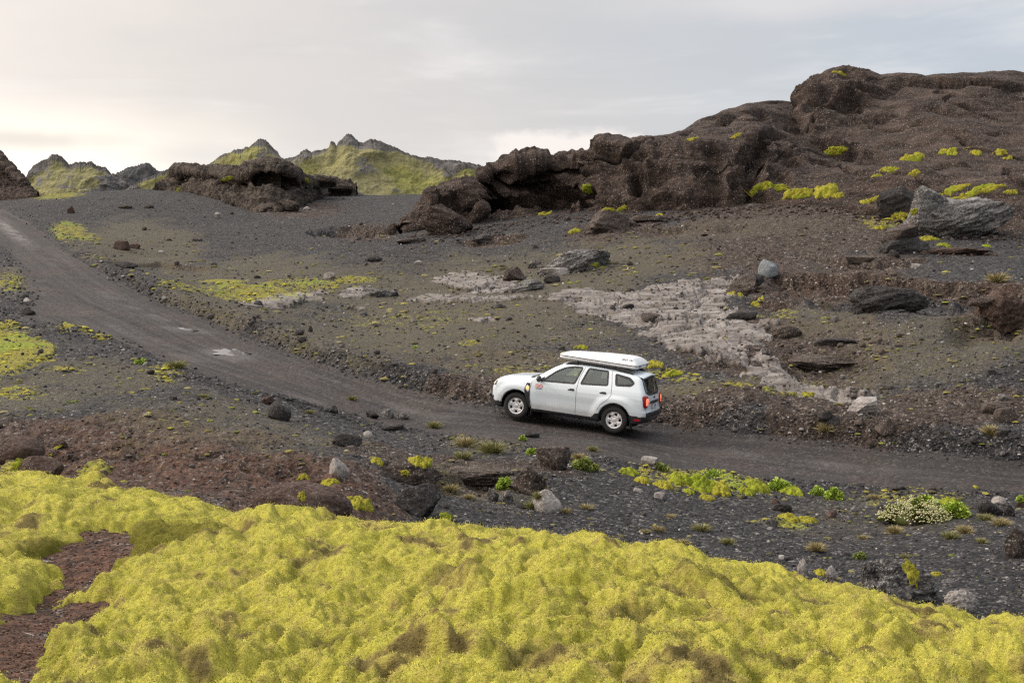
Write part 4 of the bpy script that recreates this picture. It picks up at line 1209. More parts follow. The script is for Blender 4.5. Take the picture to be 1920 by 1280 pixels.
def rock_shape(seed, style, n=4):
    """unit rock, its box fitted to -0.5..0.5 in x and y and 0..1 in z"""
    rg = np.random.default_rng(seed)
    v, f = ICO[n]; v = v.copy()
    x, y, z = v.T
    o = rg.uniform(-50, 50, 3)
    if style in ('angular', 'slab', 'block', 'facet'):
        k = {'angular': 13, 'slab': 12, 'block': 9, 'facet': 8}[style]
        nn = rg.normal(size=(k, 3)); nn /= np.linalg.norm(nn, axis=1, keepdims=True)
        if style == 'slab':
            nn[:2] = [[0.1, -0.15, 1], [-0.1, 0.1, -1]]
        if style == 'block':
            nn[:6] = np.array([[1, .15, .1], [-1, .1, .2], [.1, 1, .1], [.1, -1, .15], [.1, -.1, 1], [0, .1, -1]]) + rg.normal(size=(6, 3)) * 0.15
        nn /= np.linalg.norm(nn, axis=1, keepdims=True)
        dd = rg.uniform(0.50, 0.82, k)
        if style == 'slab': dd[:2] = 0.42
        for a, d_ in zip(nn, dd):
            t = v @ a - d_
            v = v - np.maximum(t, 0)[:, None] * a[None] * 0.94
    elif style == 'crag':
        k = 18
        nn = rg.normal(size=(k, 3)); nn /= np.linalg.norm(nn, axis=1, keepdims=True)
        v = v * (1 + 0.25 * fbm3(x * 1.2 + o[0], y * 1.2 + o[1], z * 1.2 + o[2], 2, seed % 97))[:, None]
        for a, d_ in zip(nn, rg.uniform(0.45, 0.85, k)):
            t = v @ a - d_
            v = v - np.maximum(t, 0)[:, None] * a[None] * 0.95
        sx_ = (v[:, 2] + 0.3 * v[:, 0]) * 3.0
        v[:, :2] *= (1 + 0.12 * (np.abs(sx_ - np.round(sx_)) - 0.25))[:, None]
    elif style == 'strata':
        v = v * (1 + 0.22 * fbm3(x * 1.0 + o[0], y * 1.0 + o[1], z * 1.0 + o[2], 3, seed % 97))[:, None]
        for a in rg.normal(size=(11, 3)):
            a /= np.linalg.norm(a); t = v @ a - 0.62; v = v - np.maximum(t, 0)[:, None] * a[None] * 0.85
    elif style == 'lumpy':
        v = v * (1 + 0.30 * fbm3(x * 1.3 + o[0], y * 1.3 + o[1], z * 1.3 + o[2], 3, seed % 97))[:, None]
        v = v * (1 + 0.28 * ridge3(x * 2.3 + o[1], y * 2.3 + o[2], z * 3.2 + o[0], 4, seed % 89))[:, None]
    elif style == 'round':
        v = v * (1 + 0.16 * fbm3(x * 1.2 + o[0], y * 1.2 + o[1], z * 1.2 + o[2], 3, seed % 97))[:, None]
        for a in rg.normal(size=(4, 3)):
            a /= np.linalg.norm(a); t = v @ a - 0.78; v = v - np.maximum(t, 0)[:, None] * a[None] * 0.8
    elif style == 'ledge':
        # a bed of rock with an undercut face towards -y
        v[:, 2] = np.clip(v[:, 2], -0.45, 0.45)
        cut = smooth(0.15, -0.35, v[:, 2]) * smooth(0.1, -0.6, v[:, 1])
        v[:, 1] += 0.75 * cut
        v = v * (1 + 0.14 * fbm3(x * 2.0 + o[0], y * 2 + o[1], z * 2 + o[2], 3, seed % 97))[:, None]
    x, y, z = v.T
    nr = v / (np.linalg.norm(v, axis=1, keepdims=True) + 1e-9)
    amp = {'angular': 0.045, 'slab': 0.05, 'block': 0.05, 'facet': 0.025, 'lumpy': 0.10, 'round': 0.035, 'ledge': 0.07, 'strata': 0.05, 'crag': 0.10}[style]
    d = amp * ridge3(x * 3 + o[0], y * 3 + o[1], z * 4 + o[2], 4, seed % 83) + amp * 0.7 * fbm3(x * 8 + o[0], y * 8 + o[1], z * 8 + o[2], 3, seed % 79)
    if style in ('slab', 'ledge', 'block'):
        s_ = (z + 0.18 * x + 0.05 * fbm3(x * 2 + o[0], y * 2, z * 2, 2, 3)) * 5.5
        d = d + 0.05 * smooth(0.1, 0.9, s_ - np.floor(s_))
    if style == 'strata':
        ca_, sa2 = math.cos(0.35), math.sin(0.35)
        x2 = x * ca_ + z * sa2; z2 = -x * sa2 + z * ca_
        bend = z2 + 0.25 * x2 * x2 + 0.12 * fbm3(x * 1.2, y * 1.2 + o[0], z * 1.2, 2, 5)
        d = d + 0.17 * ridge3(x2 * 0.9 + o[0], y * 1.2 + o[1], bend * 2.4 + o[2], 5, seed % 71, 0.62)
    v = v + nr * d[:, None]
    lo = v.min(0); hi = v.max(0)
    v = (v - lo) / (hi - lo)
    v[:, :2] -= 0.5
    return v, f


def to_obj(name, v, f, mat, loc, rot=(0, 0, 0), attrs=None, shade=True, parent=None):
    o = mesh_np(name, v, f, mat, shade, attrs, parent)
    o.location = loc; o.rotation_euler = rot
    return o


def world_verts(o, v):
    bpy.context.view_layer.update()
    M = np.array(o.matrix_world)
    return v @ M[:3, :3].T + M[:3, 3]


def place_rock(px, py, w, h, style, mat, label, seed, deep=0.8, yaw=0.0, tilt=0.0, lean=0.0, sink=0.27, n=4, cat='rock', name='rock', solid=True):
    """a rock whose foot is seen at (px, py), w by h photo pixels large"""
    hit = cast(px, py)
    if hit is None: return None
    if style == "round" and w < 45: style = "angular"
    p = hit[0]
    dep = float(to_px(np.array(p))[2])
    W = w / FPX * dep; H = h / FPX * dep / (1 - sink)
    ROCKS.append((p.x, p.y + W * deep * 0.3, W, W * deep, mat))
    v, f = rock_shape(seed, style, n)
    v = v * np.array([W, W * deep, H])
    v[:, 2] -= H * sink
    o = to_obj(name, v, f, mat, (p.x, p.y + W * deep * 0.30, p.z), (lean, tilt, yaw))
    tag(o, label, cat)
    if solid:
        add_surf(world_verts(o, v), f)
    return o


ROCKS = []
R_ = place_rock
# rocks of the far slope and the cliff foot
R_(835, 440, 100, 58, 'crag', MAT_CLIFF, 'big dark block lying at the left tip of the brown cliff', 11, 0.7, 0.2, 0.15, n=5, cat='boulder', name='boulder')
R_(868, 388, 104, 46, 'crag', MAT_CLIFF, 'dark overhanging block on top of the cliff tip', 12, 0.7, -0.2, 0.12, n=5, sink=0.35, cat='boulder', name='boulder')
R_(900, 455, 70, 16, 'strata', MAT_DARK, 'flat black rock on the slope below the cliff tip', 13, 0.7, 0.1, -0.12, n=5)
R_(1148, 434, 104, 44, 'crag', MAT_TUFF, 'brown knob with a mossy cap at the foot of the cliff', 14, 0.7, n=5)
R_(1225, 414, 90, 12, 'slab', MAT_TUFF, 'low brown slab trailing right from the mossy knob', 15, 0.7)
R_(1442, 518, 38, 32, 'angular', MAT_BLUE, 'pale blue grey boulder alone on the gravel', 16, 0.9, n=5, cat='boulder', name='boulder')
R_(1086, 508, 136, 42, 'strata', MAT_GREY, 'long tilted grey slab on the middle slope', 17, 0.55, 0.1, -0.26, n=6, sink=0.22)
R_(1106, 503, 44, 20, 'round', MAT_GREY, 'round grey rock tucked under the tilted slab', 18, 0.8)
R_(1045, 514, 70, 14, 'slab', MAT_PALE, 'thin pale slab at the left foot of the tilted slab', 19, 0.7, 0.0, -0.08)
R_(998, 503, 18, 18, 'angular', MAT_GREY, 'small grey stone standing left of the tilted slab', 20)
R_(990, 545, 64, 22, 'strata', MAT_GREY, 'grey broken slab right of the pale bedrock sheet', 21, 0.7, 0.1, -0.1, n=5)
R_(965, 525, 46, 26, 'crag', MAT_TUFF, 'brown crumbly rock above the grey broken slab', 22)
R_(1035, 530, 34, 16, 'lumpy', MAT_DARK, 'dark stone with a moss spot below the tilted slab', 23)
# the great layered rock at the right
R_(1806, 447, 224, 82, 'strata', MAT_GREY, 'largest layered grey rock with yellow moss on its top', 24, 0.55, 0.1, -0.24, n=6, sink=0.10, cat='boulder', name='boulder')
R_(1690, 396, 92, 48, 'crag', MAT_DARK, 'leaning dark grey rock left of the largest layered rock', 25, 0.5, 0.1, -0.62, n=6, sink=0.2, cat='boulder', name='boulder')
R_(1736, 420, 100, 70, 'strata', MAT_GREY, 'ribbed grey rock joining the leaning rock and the largest rock', 26, 0.5, 0.3, 0.55, n=6, sink=0.3, cat='boulder', name='boulder')
R_(1700, 474, 104, 32, 'strata', MAT_DARK, 'dark flat rocks in front of the largest layered rock', 27, 0.6, 0.1, -0.1, n=5)
R_(1690, 446, 80, 22, 'slab', MAT_TUFF, 'brown slab leaning under the ribbed grey rock', 28, 0.6, 0.2, -0.3)
R_(1800, 477, 128, 14, 'strata', MAT_RED, 'long low reddish ledge below the largest layered rock', 29, 0.5, 0.05, -0.04, n=5)
R_(1620, 490, 70, 12, 'slab', MAT_TUFF, 'flat brown stone left of the reddish ledge', 30, 0.6)
R_(1678, 482, 24, 14, 'angular', MAT_DARK, 'small dark stone under the dark flat rocks', 31)
R_(1722, 503, 24, 9, 'slab', MAT_GREY, 'little grey flat stone below the reddish ledge', 32)
R_(1672, 580, 150, 44, 'strata', MAT_DARK, 'wide dark grey overhanging ledge on the right slope', 33, 0.6, -0.05, 0.05, n=6, sink=0.4)
R_(1890, 600, 100, 56, 'lumpy', MAT_RED, 'reddish brown hump at the right edge of the slope', 34, 0.9, n=5, sink=0.45)
R_(1850, 572, 60, 16, 'slab', MAT_TUFF, 'flat brown stone beside the reddish brown hump', 35)
R_(1398, 555, 76, 36, 'crag', MAT_TUFF, 'brown jagged rock ending the upper pale sheet', 36, 0.7, 0.2, -0.2, n=5)
R_(1420, 530, 30, 18, 'angular', MAT_DARK, 'dark stone on top of the brown jagged rock', 37)
R_(1476, 634, 60, 24, 'strata', MAT_TUFF, 'dark brown block above the long overhang', 38, 0.7, n=5)
R_(1568, 648, 80, 14, 'slab', MAT_DARK, 'thin black slab between the dark brown block and the long overhang', 39, 0.5)
R_(1562, 692, 240, 26, 'crag', MAT_TUFF, 'longest brown overhang with a black shadow under it', 40, 0.5, -0.10, 0.05, n=6, sink=0.45)
R_(1662, 818, 38, 34, 'angular', MAT_TUFF, 'brown pointed boulder by the bank right of the car', 41, 0.9, n=5, cat='boulder', name='boulder')
R_(1622, 774, 66, 28, 'slab', MAT_PALE, 'tilted slab end at the lower tip of the pale sheet', 42, 0.7, 0.1, -0.3, n=5)
R_(1560, 800, 36, 22, 'round', MAT_DARK, 'dark rounded stone under the lower pale sheet', 43)
R_(1548, 786, 30, 16, 'angular', MAT_DARK, 'black stone lying on top of the dark rounded stone', 44)
R_(1562, 810, 24, 10, 'slab', MAT_TUFF, 'flat stone below the dark rounded stone', 45)
R_(1632, 838, 18, 14, 'round', MAT_TUFF, 'small brown stone close to the bank edge', 46)
R_(1868, 778, 50, 24, 'slab', MAT_TUFF, 'upper brown slab of the pile at the right edge', 47)
R_(1888, 790, 44, 26, 'angular', MAT_TUFF, 'middle stone of the pile at the right edge', 48)
R_(1882, 815, 34, 14, 'slab', MAT_DARK, 'lowest flat stone of the pile at the right edge', 49)
R_(1880, 752, 22, 14, 'round', MAT_GREY, 'round grey stone above the pile at the right edge', 50)
R_(1178, 578, 24, 9, 'round', MAT_DARK, 'longer black stone lying on the pale bedrock', 51)
R_(1150, 580, 11, 8, 'round', MAT_DARK, 'small round black stone on the pale bedrock', 52)
R_(1222, 602, 40, 16, 'slab', MAT_TUFF, 'brown flake lifting out of the pale bedrock', 53)
R_(1390, 598, 60, 14, 'slab', MAT_DARK, 'thin dark flake right of the pale bedrock', 54, 0.6, 0.1, -0.15)
R_(936, 578, 18, 9, 'round', MAT_DARK, 'dark stone below the middle pale bedrock', 55)
R_(700, 555, 48, 16, 'slab', MAT_GREY, 'grey slab at the right of the left pale sheet', 56, 0.7, n=5)
R_(726, 556, 44, 14, 'slab', MAT_GREY, 'darker slab touching the grey slab on its right', 57, 0.7, n=5)
R_(618, 524, 24, 14, 'facet', MAT_PALE, 'white stone beside yellow moss above the left pale sheet', 58)
R_(562, 628, 18, 11, 'angular', MAT_DARK, 'left black stone on the slope above the road', 59)
R_(582, 622, 9, 12, 'angular', MAT_DARK, 'small upright black stone right of the left black stone', 60)
R_(473, 610, 14, 10, 'angular', MAT_DARK, 'black stone at the upper edge of the road', 61)
R_(408, 408, 12, 10, 'facet', MAT_PALE, 'small grey block alone on the black plain', 62)
R_(132, 400, 16, 14, 'angular', MAT_RED, 'rusty red stone on the black plain near the track', 63)
R_(226, 468, 30, 18, 'block', MAT_RED, 'left dark red rock of the pair beside the track', 64)
R_(250, 466, 26, 11, 'slab', MAT_RED, 'right flat dark red rock of the pair beside the track', 65, 0.7, 0, -0.15)
R_(232, 391, 28, 8, 'lumpy', MAT_TUFF, 'flat brown rock far out on the black plain', 66)
R_(277, 390, 20, 6, 'lumpy', MAT_TUFF, 'smaller flat brown rock right of the far one', 67)
R_(303, 475, 12, 6, 'slab', MAT_PALE, 'small pale stone right of the dark red pair', 68)
R_(270, 432, 9, 7, 'angular', MAT_DARK, 'little dark stone on the black plain above the red pair', 69)
R_(315, 451, 14, 5, 'slab', MAT_RED, 'little red slab on the black plain', 70)
R_(368, 452, 20, 6, 'slab', MAT_TUFF, 'dark low stone on the plain right of the red slab', 71)
R_(235, 502, 44, 12, 'crag', MAT_DARK, 'dark crumbly rock beside the upper road edge', 72)
R_(700, 490, 34, 10, 'lumpy', MAT_DARK, 'dark low rock on the mid slope below the hollow', 73)
R_(784, 496, 16, 8, 'facet', MAT_PALE, 'pale chip right of the dark low rock', 74)
R_(540, 397, 40, 24, 'crag', MAT_OUT, 'lumpy brown rock under the dark outcrop', 75, n=5)
R_(495, 398, 30, 18, 'crag', MAT_OUT, 'mossy rubble left of the lumpy brown rock', 76)
R_(440, 384, 20, 10, 'lumpy', MAT_OUT, 'small rubble block below the left part of the outcrop', 77)
R_(395, 366, 12, 8, 'lumpy', MAT_OUT, 'lone small block left of the outcrop rubble', 78)
R_(575, 393, 14, 6, 'facet', MAT_PALE, 'pale stone right of the outcrop rubble', 79)
R_(620, 360, 80, 14, 'ledge', MAT_OUT, 'low ledge trailing right from the dark outcrop', 80, 0.6, n=5)
R_(600, 346, 60, 14, 'ledge', MAT_OUT, 'dark shelf behind the low trailing ledge', 81, 0.6, n=5)
R_(700, 357, 14, 4, 'slab', MAT_GREY, 'flat grey stone on the far edge of the plain', 82)
R_(738, 440, 24, 22, 'lumpy', MAT_CLIFF, 'brown rib at the right rim of the hollow', 83)
R_(770, 456, 60, 10, 'strata', MAT_TUFF, 'dark step below the left tip of the cliff', 84, 0.6)
# rocks of the near side of the road
R_(636, 892, 36, 34, 'facet', MAT_PALE, 'pale rock with one bright flat face left of the dark hump', 85, 0.8, 0.4, n=5)
R_(1026, 960, 56, 40, 'angular', MAT_PALE, 'largest pale rock just beyond the moss edge', 86, 0.8, n=5, cat='boulder', name='boulder')
R_(924, 940, 24, 26, 'facet', MAT_GREY, 'left grey stone of two below the bright green clump', 87, n=4)
R_(952, 943, 21, 23, 'round', MAT_GREY, 'right rounded stone of two below the bright green clump', 88, n=4)
R_(1005, 917, 14, 12, 'facet', MAT_PALE, 'small white stone right of the bright green clump', 89)
R_(1038, 881, 66, 44, 'crag', MAT_TUFF, 'speckled brown boulder by the road edge below the car', 90, 0.8, n=5, cat='boulder', name='boulder')
R_(522, 787, 44, 34, 'facet', MAT_DARK, 'dark cleft boulder on the lower road edge', 91, 0.8, n=5, cat='boulder', name='boulder')
R_(500, 757, 26, 15, 'round', MAT_RED, 'reddish stone behind the dark cleft boulder', 92)
R_(725, 783, 28, 17, 'round', MAT_GREY, 'left grey stone of the pair at the road edge', 93)
R_(754, 786, 28, 13, 'facet', MAT_GREY, 'right flat grey stone of the pair at the road edge', 94)
R_(698, 784, 24, 13, 'round', MAT_DARK, 'dark stone left of the grey pair at the road edge', 95)
R_(624, 774, 20, 14, 'angular', MAT_DARK, 'dark stone on the lower road edge right of the cleft boulder', 96)
R_(738, 806, 40, 12, 'crag', MAT_DARK, 'black rock hollow under the grey pair', 97)
R_(1218, 869, 32, 13, 'slab', MAT_PALE, 'flat pale stone at the road edge right of the car', 98)
R_(998, 820, 28, 12, 'round', MAT_DARK, 'black stone on the road edge below the front door', 99)
R_(1862, 966, 46, 28, 'facet', MAT_DARK, 'dark grey stone beneath the pale stone at the right', 100)
R_(1894, 967, 18, 20, 'round', MAT_DARK, 'small dark stone right of the dark grey stone', 101)
R_(1874, 946, 26, 16, 'round', MAT_PALE, 'pale round stone behind the dark grey stone at the right', 102)
R_(1914, 950, 20, 14, 'round', MAT_RED, 'reddish stone at the right edge of the near gravel', 103)
R_(1690, 1136, 150, 84, 'lumpy', MAT_GREY, 'large knobbly lava rock beyond the moss edge', 104, 0.7, 0, 0.12, n=6, cat='boulder', name='boulder')
R_(1632, 1074, 30, 22, 'lumpy', MAT_GREY, 'knob on the upper left of the large lava rock', 105, n=5)
R_(1806, 1150, 66, 44, 'lumpy', MAT_PALE, 'pale knobbly rock right of the large lava rock', 106, 0.7, n=5)
R_(1506, 1086, 22, 40, 'lumpy', MAT_PALE, 'white spotted upright stone left in the mossy pair', 107, n=5)
R_(1560, 1088, 22, 28, 'lumpy', MAT_PALE, 'white spotted stone right in the mossy pair', 108, n=5)
R_(560, 985, 190, 76, 'round', MAT_RED, 'large smooth brown rock at the moss edge', 109, 0.7, 0.1, 0.05, n=6, sink=0.2, cat='boulder', name='boulder')
R_(770, 908, 120, 44, 'crag', MAT_TUFF, 'dark hump with moss on its right side', 110, 0.7, n=5, sink=0.3)
R_(782, 965, 90, 56, 'crag', MAT_DARK, 'dark ragged rock at the edge of the moss', 111, 0.7, n=5, sink=0.3)
R_(892, 916, 150, 44, 'crag', MAT_TUFF, 'wide brown hump left of the bright green clump', 112, 0.6, n=6, sink=0.3)
R_(990, 926, 74, 52, 'crag', MAT_TUFF, 'brown peaked rock right of the bright green clump', 113, 0.7, n=5, sink=0.25)
R_(650, 836, 60, 24, 'crag', MAT_DARK, 'dark mossy rock below the road left of the grey pair', 114, n=5)
R_(690, 820, 18, 12, 'facet', MAT_PALE, 'pale stone right of the dark mossy rock', 115)
R_(30, 862, 90, 44, 'round', MAT_RED, 'brown rock at the left edge above the moss', 116, 0.8, n=5, sink=0.35)
R_(66, 890, 90, 34, 'round', MAT_RED, 'second brown rock right of the left edge one', 117, 0.8, n=5, sink=0.35)
R_(110, 842, 30, 18, 'lumpy', MAT_RED, 'small brown rock above the second brown rock', 118)
R_(48, 590, 30, 14, 'angular', MAT_DARK, 'dark stone at the fork of the track', 119)
R_(50, 570, 14, 12, 'facet', MAT_PALE, 'white stone at the fork of the track', 120)
R_(1712, 985, 16, 12, 'round', MAT_TUFF, 'brown stone in the white flowered clump', 121)
R_(1560, 970, 22, 14, 'round', MAT_RED, 'left brown stone below the leafy clumps', 122)
R_(1590, 976, 22, 10, 'slab', MAT_GREY, 'flat grey stone right of the left brown stone', 123)
R_(1688, 917, 32, 7, 'slab', MAT_DARK, 'thin black slab lying on the road edge', 124)
R_(1238, 937, 24, 14, 'round', MAT_PALE, 'pale stone under the yellow cushions', 125)
R_(1196, 924, 16, 10, 'round', MAT_PALE, 'small pale stone left under the yellow cushions', 126)
R_(1905, 1045, 40, 56, 'crag', MAT_TUFF, 'brown rough rock at the right edge of the near gravel', 127, n=5)
R_(1455, 945, 16, 10, 'round', MAT_RED, 'pinkish stone below the round leafy clump', 128)
R_(1468, 958, 40, 14, 'lumpy', MAT_DARK, 'black crumbly stone under the pinkish stone', 129)


# ---- moss cushions: puffy lobes
def cushion(px, py, w, h, label, seed, mat=None):
    """a moss mat draped over whatever surface is seen at (px, py)"""
    r_ = Vector(ray(px, py - h * 0.35)).normalized(); o_ = Vector((0, 0, CZ)); best = None; bi = 0
    for k_, b in enumerate(SURF):
        hh = b.ray_cast(o_, r_)
        if hh[0] is not None and (best is None or hh[3] < best[3]):
            best = hh; bi = k_
    if best is None: return
    p, n = best[0], best[1].normalized()
    if n.dot(r_) > 0: n = -n
    dep = float(to_px(np.array(p))[2])
    # average the surface direction over the patch
    W = w / FPX * dep; H = h / FPX * dep
    n = (n + Vector((0, -0.25, 0.6))).normalized()
    u = Vector((1, 0, 0)); u = (u - n * u.dot(n)).normalized(); v_ = n.cross(u)
    if v_.z < 0: v_ = -v_
    eu = W * 0.5; ev = min(H * 0.5 / max(abs(v_.dot(Vector((0, SP, CP)))), 0.22), W * 0.9)
    th = (0.30 * min(eu, ev) + 0.06 * H) * (1.25 if py > 840 else 1.0)
    rg = np.random.default_rng(seed); o = rg.uniform(-40, 40, 3)
    nr2, na2 = 22, 72
    a = np.linspace(0, 2 * np.pi, na2 + 1)[:-1]; rr2 = np.linspace(0, 1, nr2)
    ol_ = 0.80 + 0.55 * fbm2(np.cos(a) * 1.7 + o[0], np.sin(a) * 1.7 + o[1], 4, 3)
    A_, Rr = np.meshgrid(a, rr2)
    U = np.cos(A_) * Rr * ol_[None] * eu * 1.12; V2 = np.sin(A_) * Rr * ol_[None] * ev * 1.12
    s_ = 2.6 / max(min(eu, ev), 0.05)
    b1_ = np.abs(perlin2(U * s_ * 0.55 + o[0], V2 * s_ * 0.55 + o[1], 5)); b2_ = np.abs(perlin2(U * s_ * 1.5 + o[2], V2 * s_ * 1.5 + o[0], 6)); b3_ = fbm2(U * s_ * 4 + o[1], V2 * s_ * 4, 3, 8)
    hgt = th * np.sqrt(np.clip(1 - Rr ** 2, 0, 1)) * (0.45 + 1.0 * np.sqrt(b1_ + 0.01) + 0.35 * np.sqrt(b2_)) + th * 0.10 * b3_ * (Rr < 0.97) - 0.05 * th
    cand = [SURF[bi]] + [SURF[j] for j in (0, 1) if j != bi]
    out = np.zeros((nr2, na2, 3)); up_ = max(1.2 * th + 0.25, 0.5)
    for i in range(nr2):
        for j in range(na2):
            q = p + u * U[i, j] + v_ * V2[i, j] + n * up_
            bt = None
            for b in cand:
                hh = b.ray_cast(q, -n, up_ * 2.2)
                if hh[0] is not None and (bt is None or hh[3] < bt): bt = hh[3]
            t_ = (up_ - bt) if bt is not None else -0.35 * up_ * Rr[i, j]
            out[i, j] = p + u * U[i, j] + v_ * V2[i, j] + n * (max(t_, -0.6 * up_) + hgt[i, j])
    F_ = np.array([(i * na2 + j, i * na2 + (j + 1) % na2, (i + 1) * na2 + (j + 1) % na2, (i + 1) * na2 + j) for i in range(nr2 - 1) for j in range(na2)])
    out -= np.array(p)
    ob = to_obj('moss_cushion', out.reshape(-1, 3), F_, mat or MAT_MOSS, p)
    tag(ob, label, 'moss cushion')
    return ob


C_ = cushion
for i, a in enumerate([
    (1566, 290, 50, 18, 'oval moss cushion high on the cliff face'), (1702, 308, 70, 20, 'wide moss cushion on the cliff above the leaning rock'),
    (1668, 324, 34, 12, 'moss streak below the wide cliff cushion'), (1642, 336, 24, 12, 'lowest moss streak left of the leaning rock'),
    (1785, 292, 24, 18, 'round bright moss cushion on the cliff'), (1768, 288, 20, 12, 'dull moss tuft left of the round bright cushion'),
    (1812, 288, 18, 12, 'left half of the two lobed moss on the cliff'), (1830, 292, 22, 14, 'right half of the two lobed moss on the cliff'),
    (1876, 292, 30, 14, 'upper moss patch near the right edge of the cliff'), (1892, 300, 24, 10, 'lower moss patch near the right edge of the cliff'),
    (1445, 358, 84, 20, 'long yellow moss hump at the cliff foot'), (1496, 370, 64, 22, 'thick yellow moss lobe below the long hump'),
    (1548, 364, 56, 16, 'yellow moss lobe right of the thick lobe'), (1414, 360, 40, 12, 'left tail of the yellow moss at the cliff foot'),
    (1570, 370, 24, 9, 'small moss pad right of the yellow lobes'), (1680, 420, 46, 26, 'yellow moss spilling down before the ribbed grey rock'),
    (1650, 430, 34, 9, 'thin yellow moss strip at the foot of the spill'), (1622, 386, 22, 14, 'moss pad left of the leaning grey rock'),
    (1715, 327, 26, 10, 'moss cap on the leaning grey rock'), (1790, 362, 60, 14, 'left moss mat on the largest layered rock'),
    (1840, 362, 90, 14, 'right moss mat on the largest layered rock'), (1896, 364, 30, 10, 'moss spot at the right end of the largest layered rock'),
    (1805, 374, 46, 10, 'moss tongue running into the crack of the largest rock'), (1714, 402, 16, 14, 'moss spot in the ribs of the ribbed grey rock'),
    (1740, 452, 50, 10, 'moss on the dark flat rocks'), (1770, 465, 28, 10, 'bright green moss below the largest layered rock'),
    (1850, 466, 16, 12, 'small bright green tuft right below the largest rock'), (1640, 376, 40, 8, 'pale moss strip behind the leaning rock'),
    (1142, 395, 32, 9, 'left moss cap on the brown knob'), (1166, 394, 26, 8, 'right moss cap on the brown knob'),
    (1078, 438, 28, 10, 'moss pad below the brown knob'), (1022, 404, 32, 9, 'moss pad at the foot of the cliff hollow'),
    (1236, 407, 18, 8, 'moss dot right of the brown knob'), (1098, 360, 28, 18, 'dark green moss in the cleft of the cliff'),
    (1120, 502, 30, 10, 'moss under the right end of the tilted slab'), (1298, 262, 24, 6, 'thin moss on the cliff shoulder'), (1380, 258, 24, 8, 'small moss pad on the upper cliff shoulder'),
    (1572, 140, 30, 7, 'moss on the highest crag of the cliff'), (427, 338, 28, 9, 'moss pad on the dark outcrop'), (575, 340, 18, 7, 'moss pad on the right side of the outcrop'), (335, 357, 26, 6, 'moss strip at the left foot of the outcrop'),
    (1480, 365, 24, 10, 'tiny moss lobe joining the yellow humps'),
    (678, 962, 46, 38, 'big moss cushion on the smooth brown rock'), (660, 944, 26, 16, 'moss pad behind the big cushion'), (786, 880, 48, 32, 'lobed moss cushion on the dark hump'), (760, 892, 22, 14, 'small moss lobe left on the dark hump'),
    (802, 868, 24, 14, 'upper moss lobe on the dark hump'), (706, 872, 28, 14, 'moss pad left of the dark hump'), (1205, 916, 32, 38, 'tall yellow cushion at the left of the roadside row'), (1242, 918, 38, 20, 'yellow cushion leaning right in the roadside row'),
    (1350, 936, 46, 44, 'large golden cushion in the middle of the roadside row'), (1318, 922, 60, 40, 'olive cushion behind the large golden one'), (1292, 926, 24, 10, 'flat yellow pad in front of the olive cushion'), (1326, 938, 30, 10, 'lowest golden pad in the roadside row'),
    (1276, 908, 44, 26, 'brownish olive cushion between the yellow ones'), (1178, 894, 40, 20, 'olive cushion at the left end of the roadside row'), (1420, 925, 50, 28, 'olive cushion left of the round leafy clump'), (1400, 930, 34, 18, 'small olive cushion beside the olive one'),
    (1484, 930, 50, 22, 'rusty olive moss under the round leafy clump'), (1478, 978, 40, 16, 'yellow moss mound on the near gravel'), (1515, 980, 44, 9, 'thin moss strip right of the yellow moss mound'),
    (1540, 1082, 28, 20, 'moss between the white spotted stones'), (1488, 1083, 30, 12, 'moss left of the white spotted stones'), (1708, 1074, 30, 12, 'round yellow moss on the large lava rock'), (1756, 1080, 20, 10, 'small moss on the right of the large lava rock'),
    (836, 978, 28, 24, 'green moss hump peeping over the moss edge'), (165, 908, 54, 24, 'moss mound above the left part of the carpet'), (618, 912, 46, 14, 'flat moss pad on the brown slope'), (570, 898, 30, 10, 'small moss pad left of the flat one'), (566, 935, 18, 14, 'moss tuft on the smooth brown rock'),
    (1225, 690, 40, 14, 'moss patch behind the roof box'), (1262, 705, 46, 14, 'moss patch right behind the car'), (1080, 704, 8, 4, 'tiny moss dot above the roof'), (1045, 703, 30, 8, 'moss patch behind the bonnet'), (1090, 655, 34, 8, 'moss patch on the slope over the roof box'),
    (1510, 748, 34, 14, 'bright moss left of the lower pale sheet'), (1385, 560, 24, 8, 'moss on the brown jagged rock'), (1420, 575, 28, 10, 'moss right of the brown jagged rock'), (740, 596, 6, 3, 'tiny moss dot on the mid slope'), (112, 845, 14, 14, 'moss on the small brown rock'),
    (30, 880, 40, 20, 'green moss at the left edge above the carpet'), (1830, 915, 10, 6, 'small moss dot by the right road edge'), (1780, 955, 36, 34, 'olive moss below the tall leafy clump'),
]):
    C_(*a, 700 + i, MAT_MOSS_GREEN if any(k in a[4] for k in ('green', 'olive')) else MAT_MOSS)


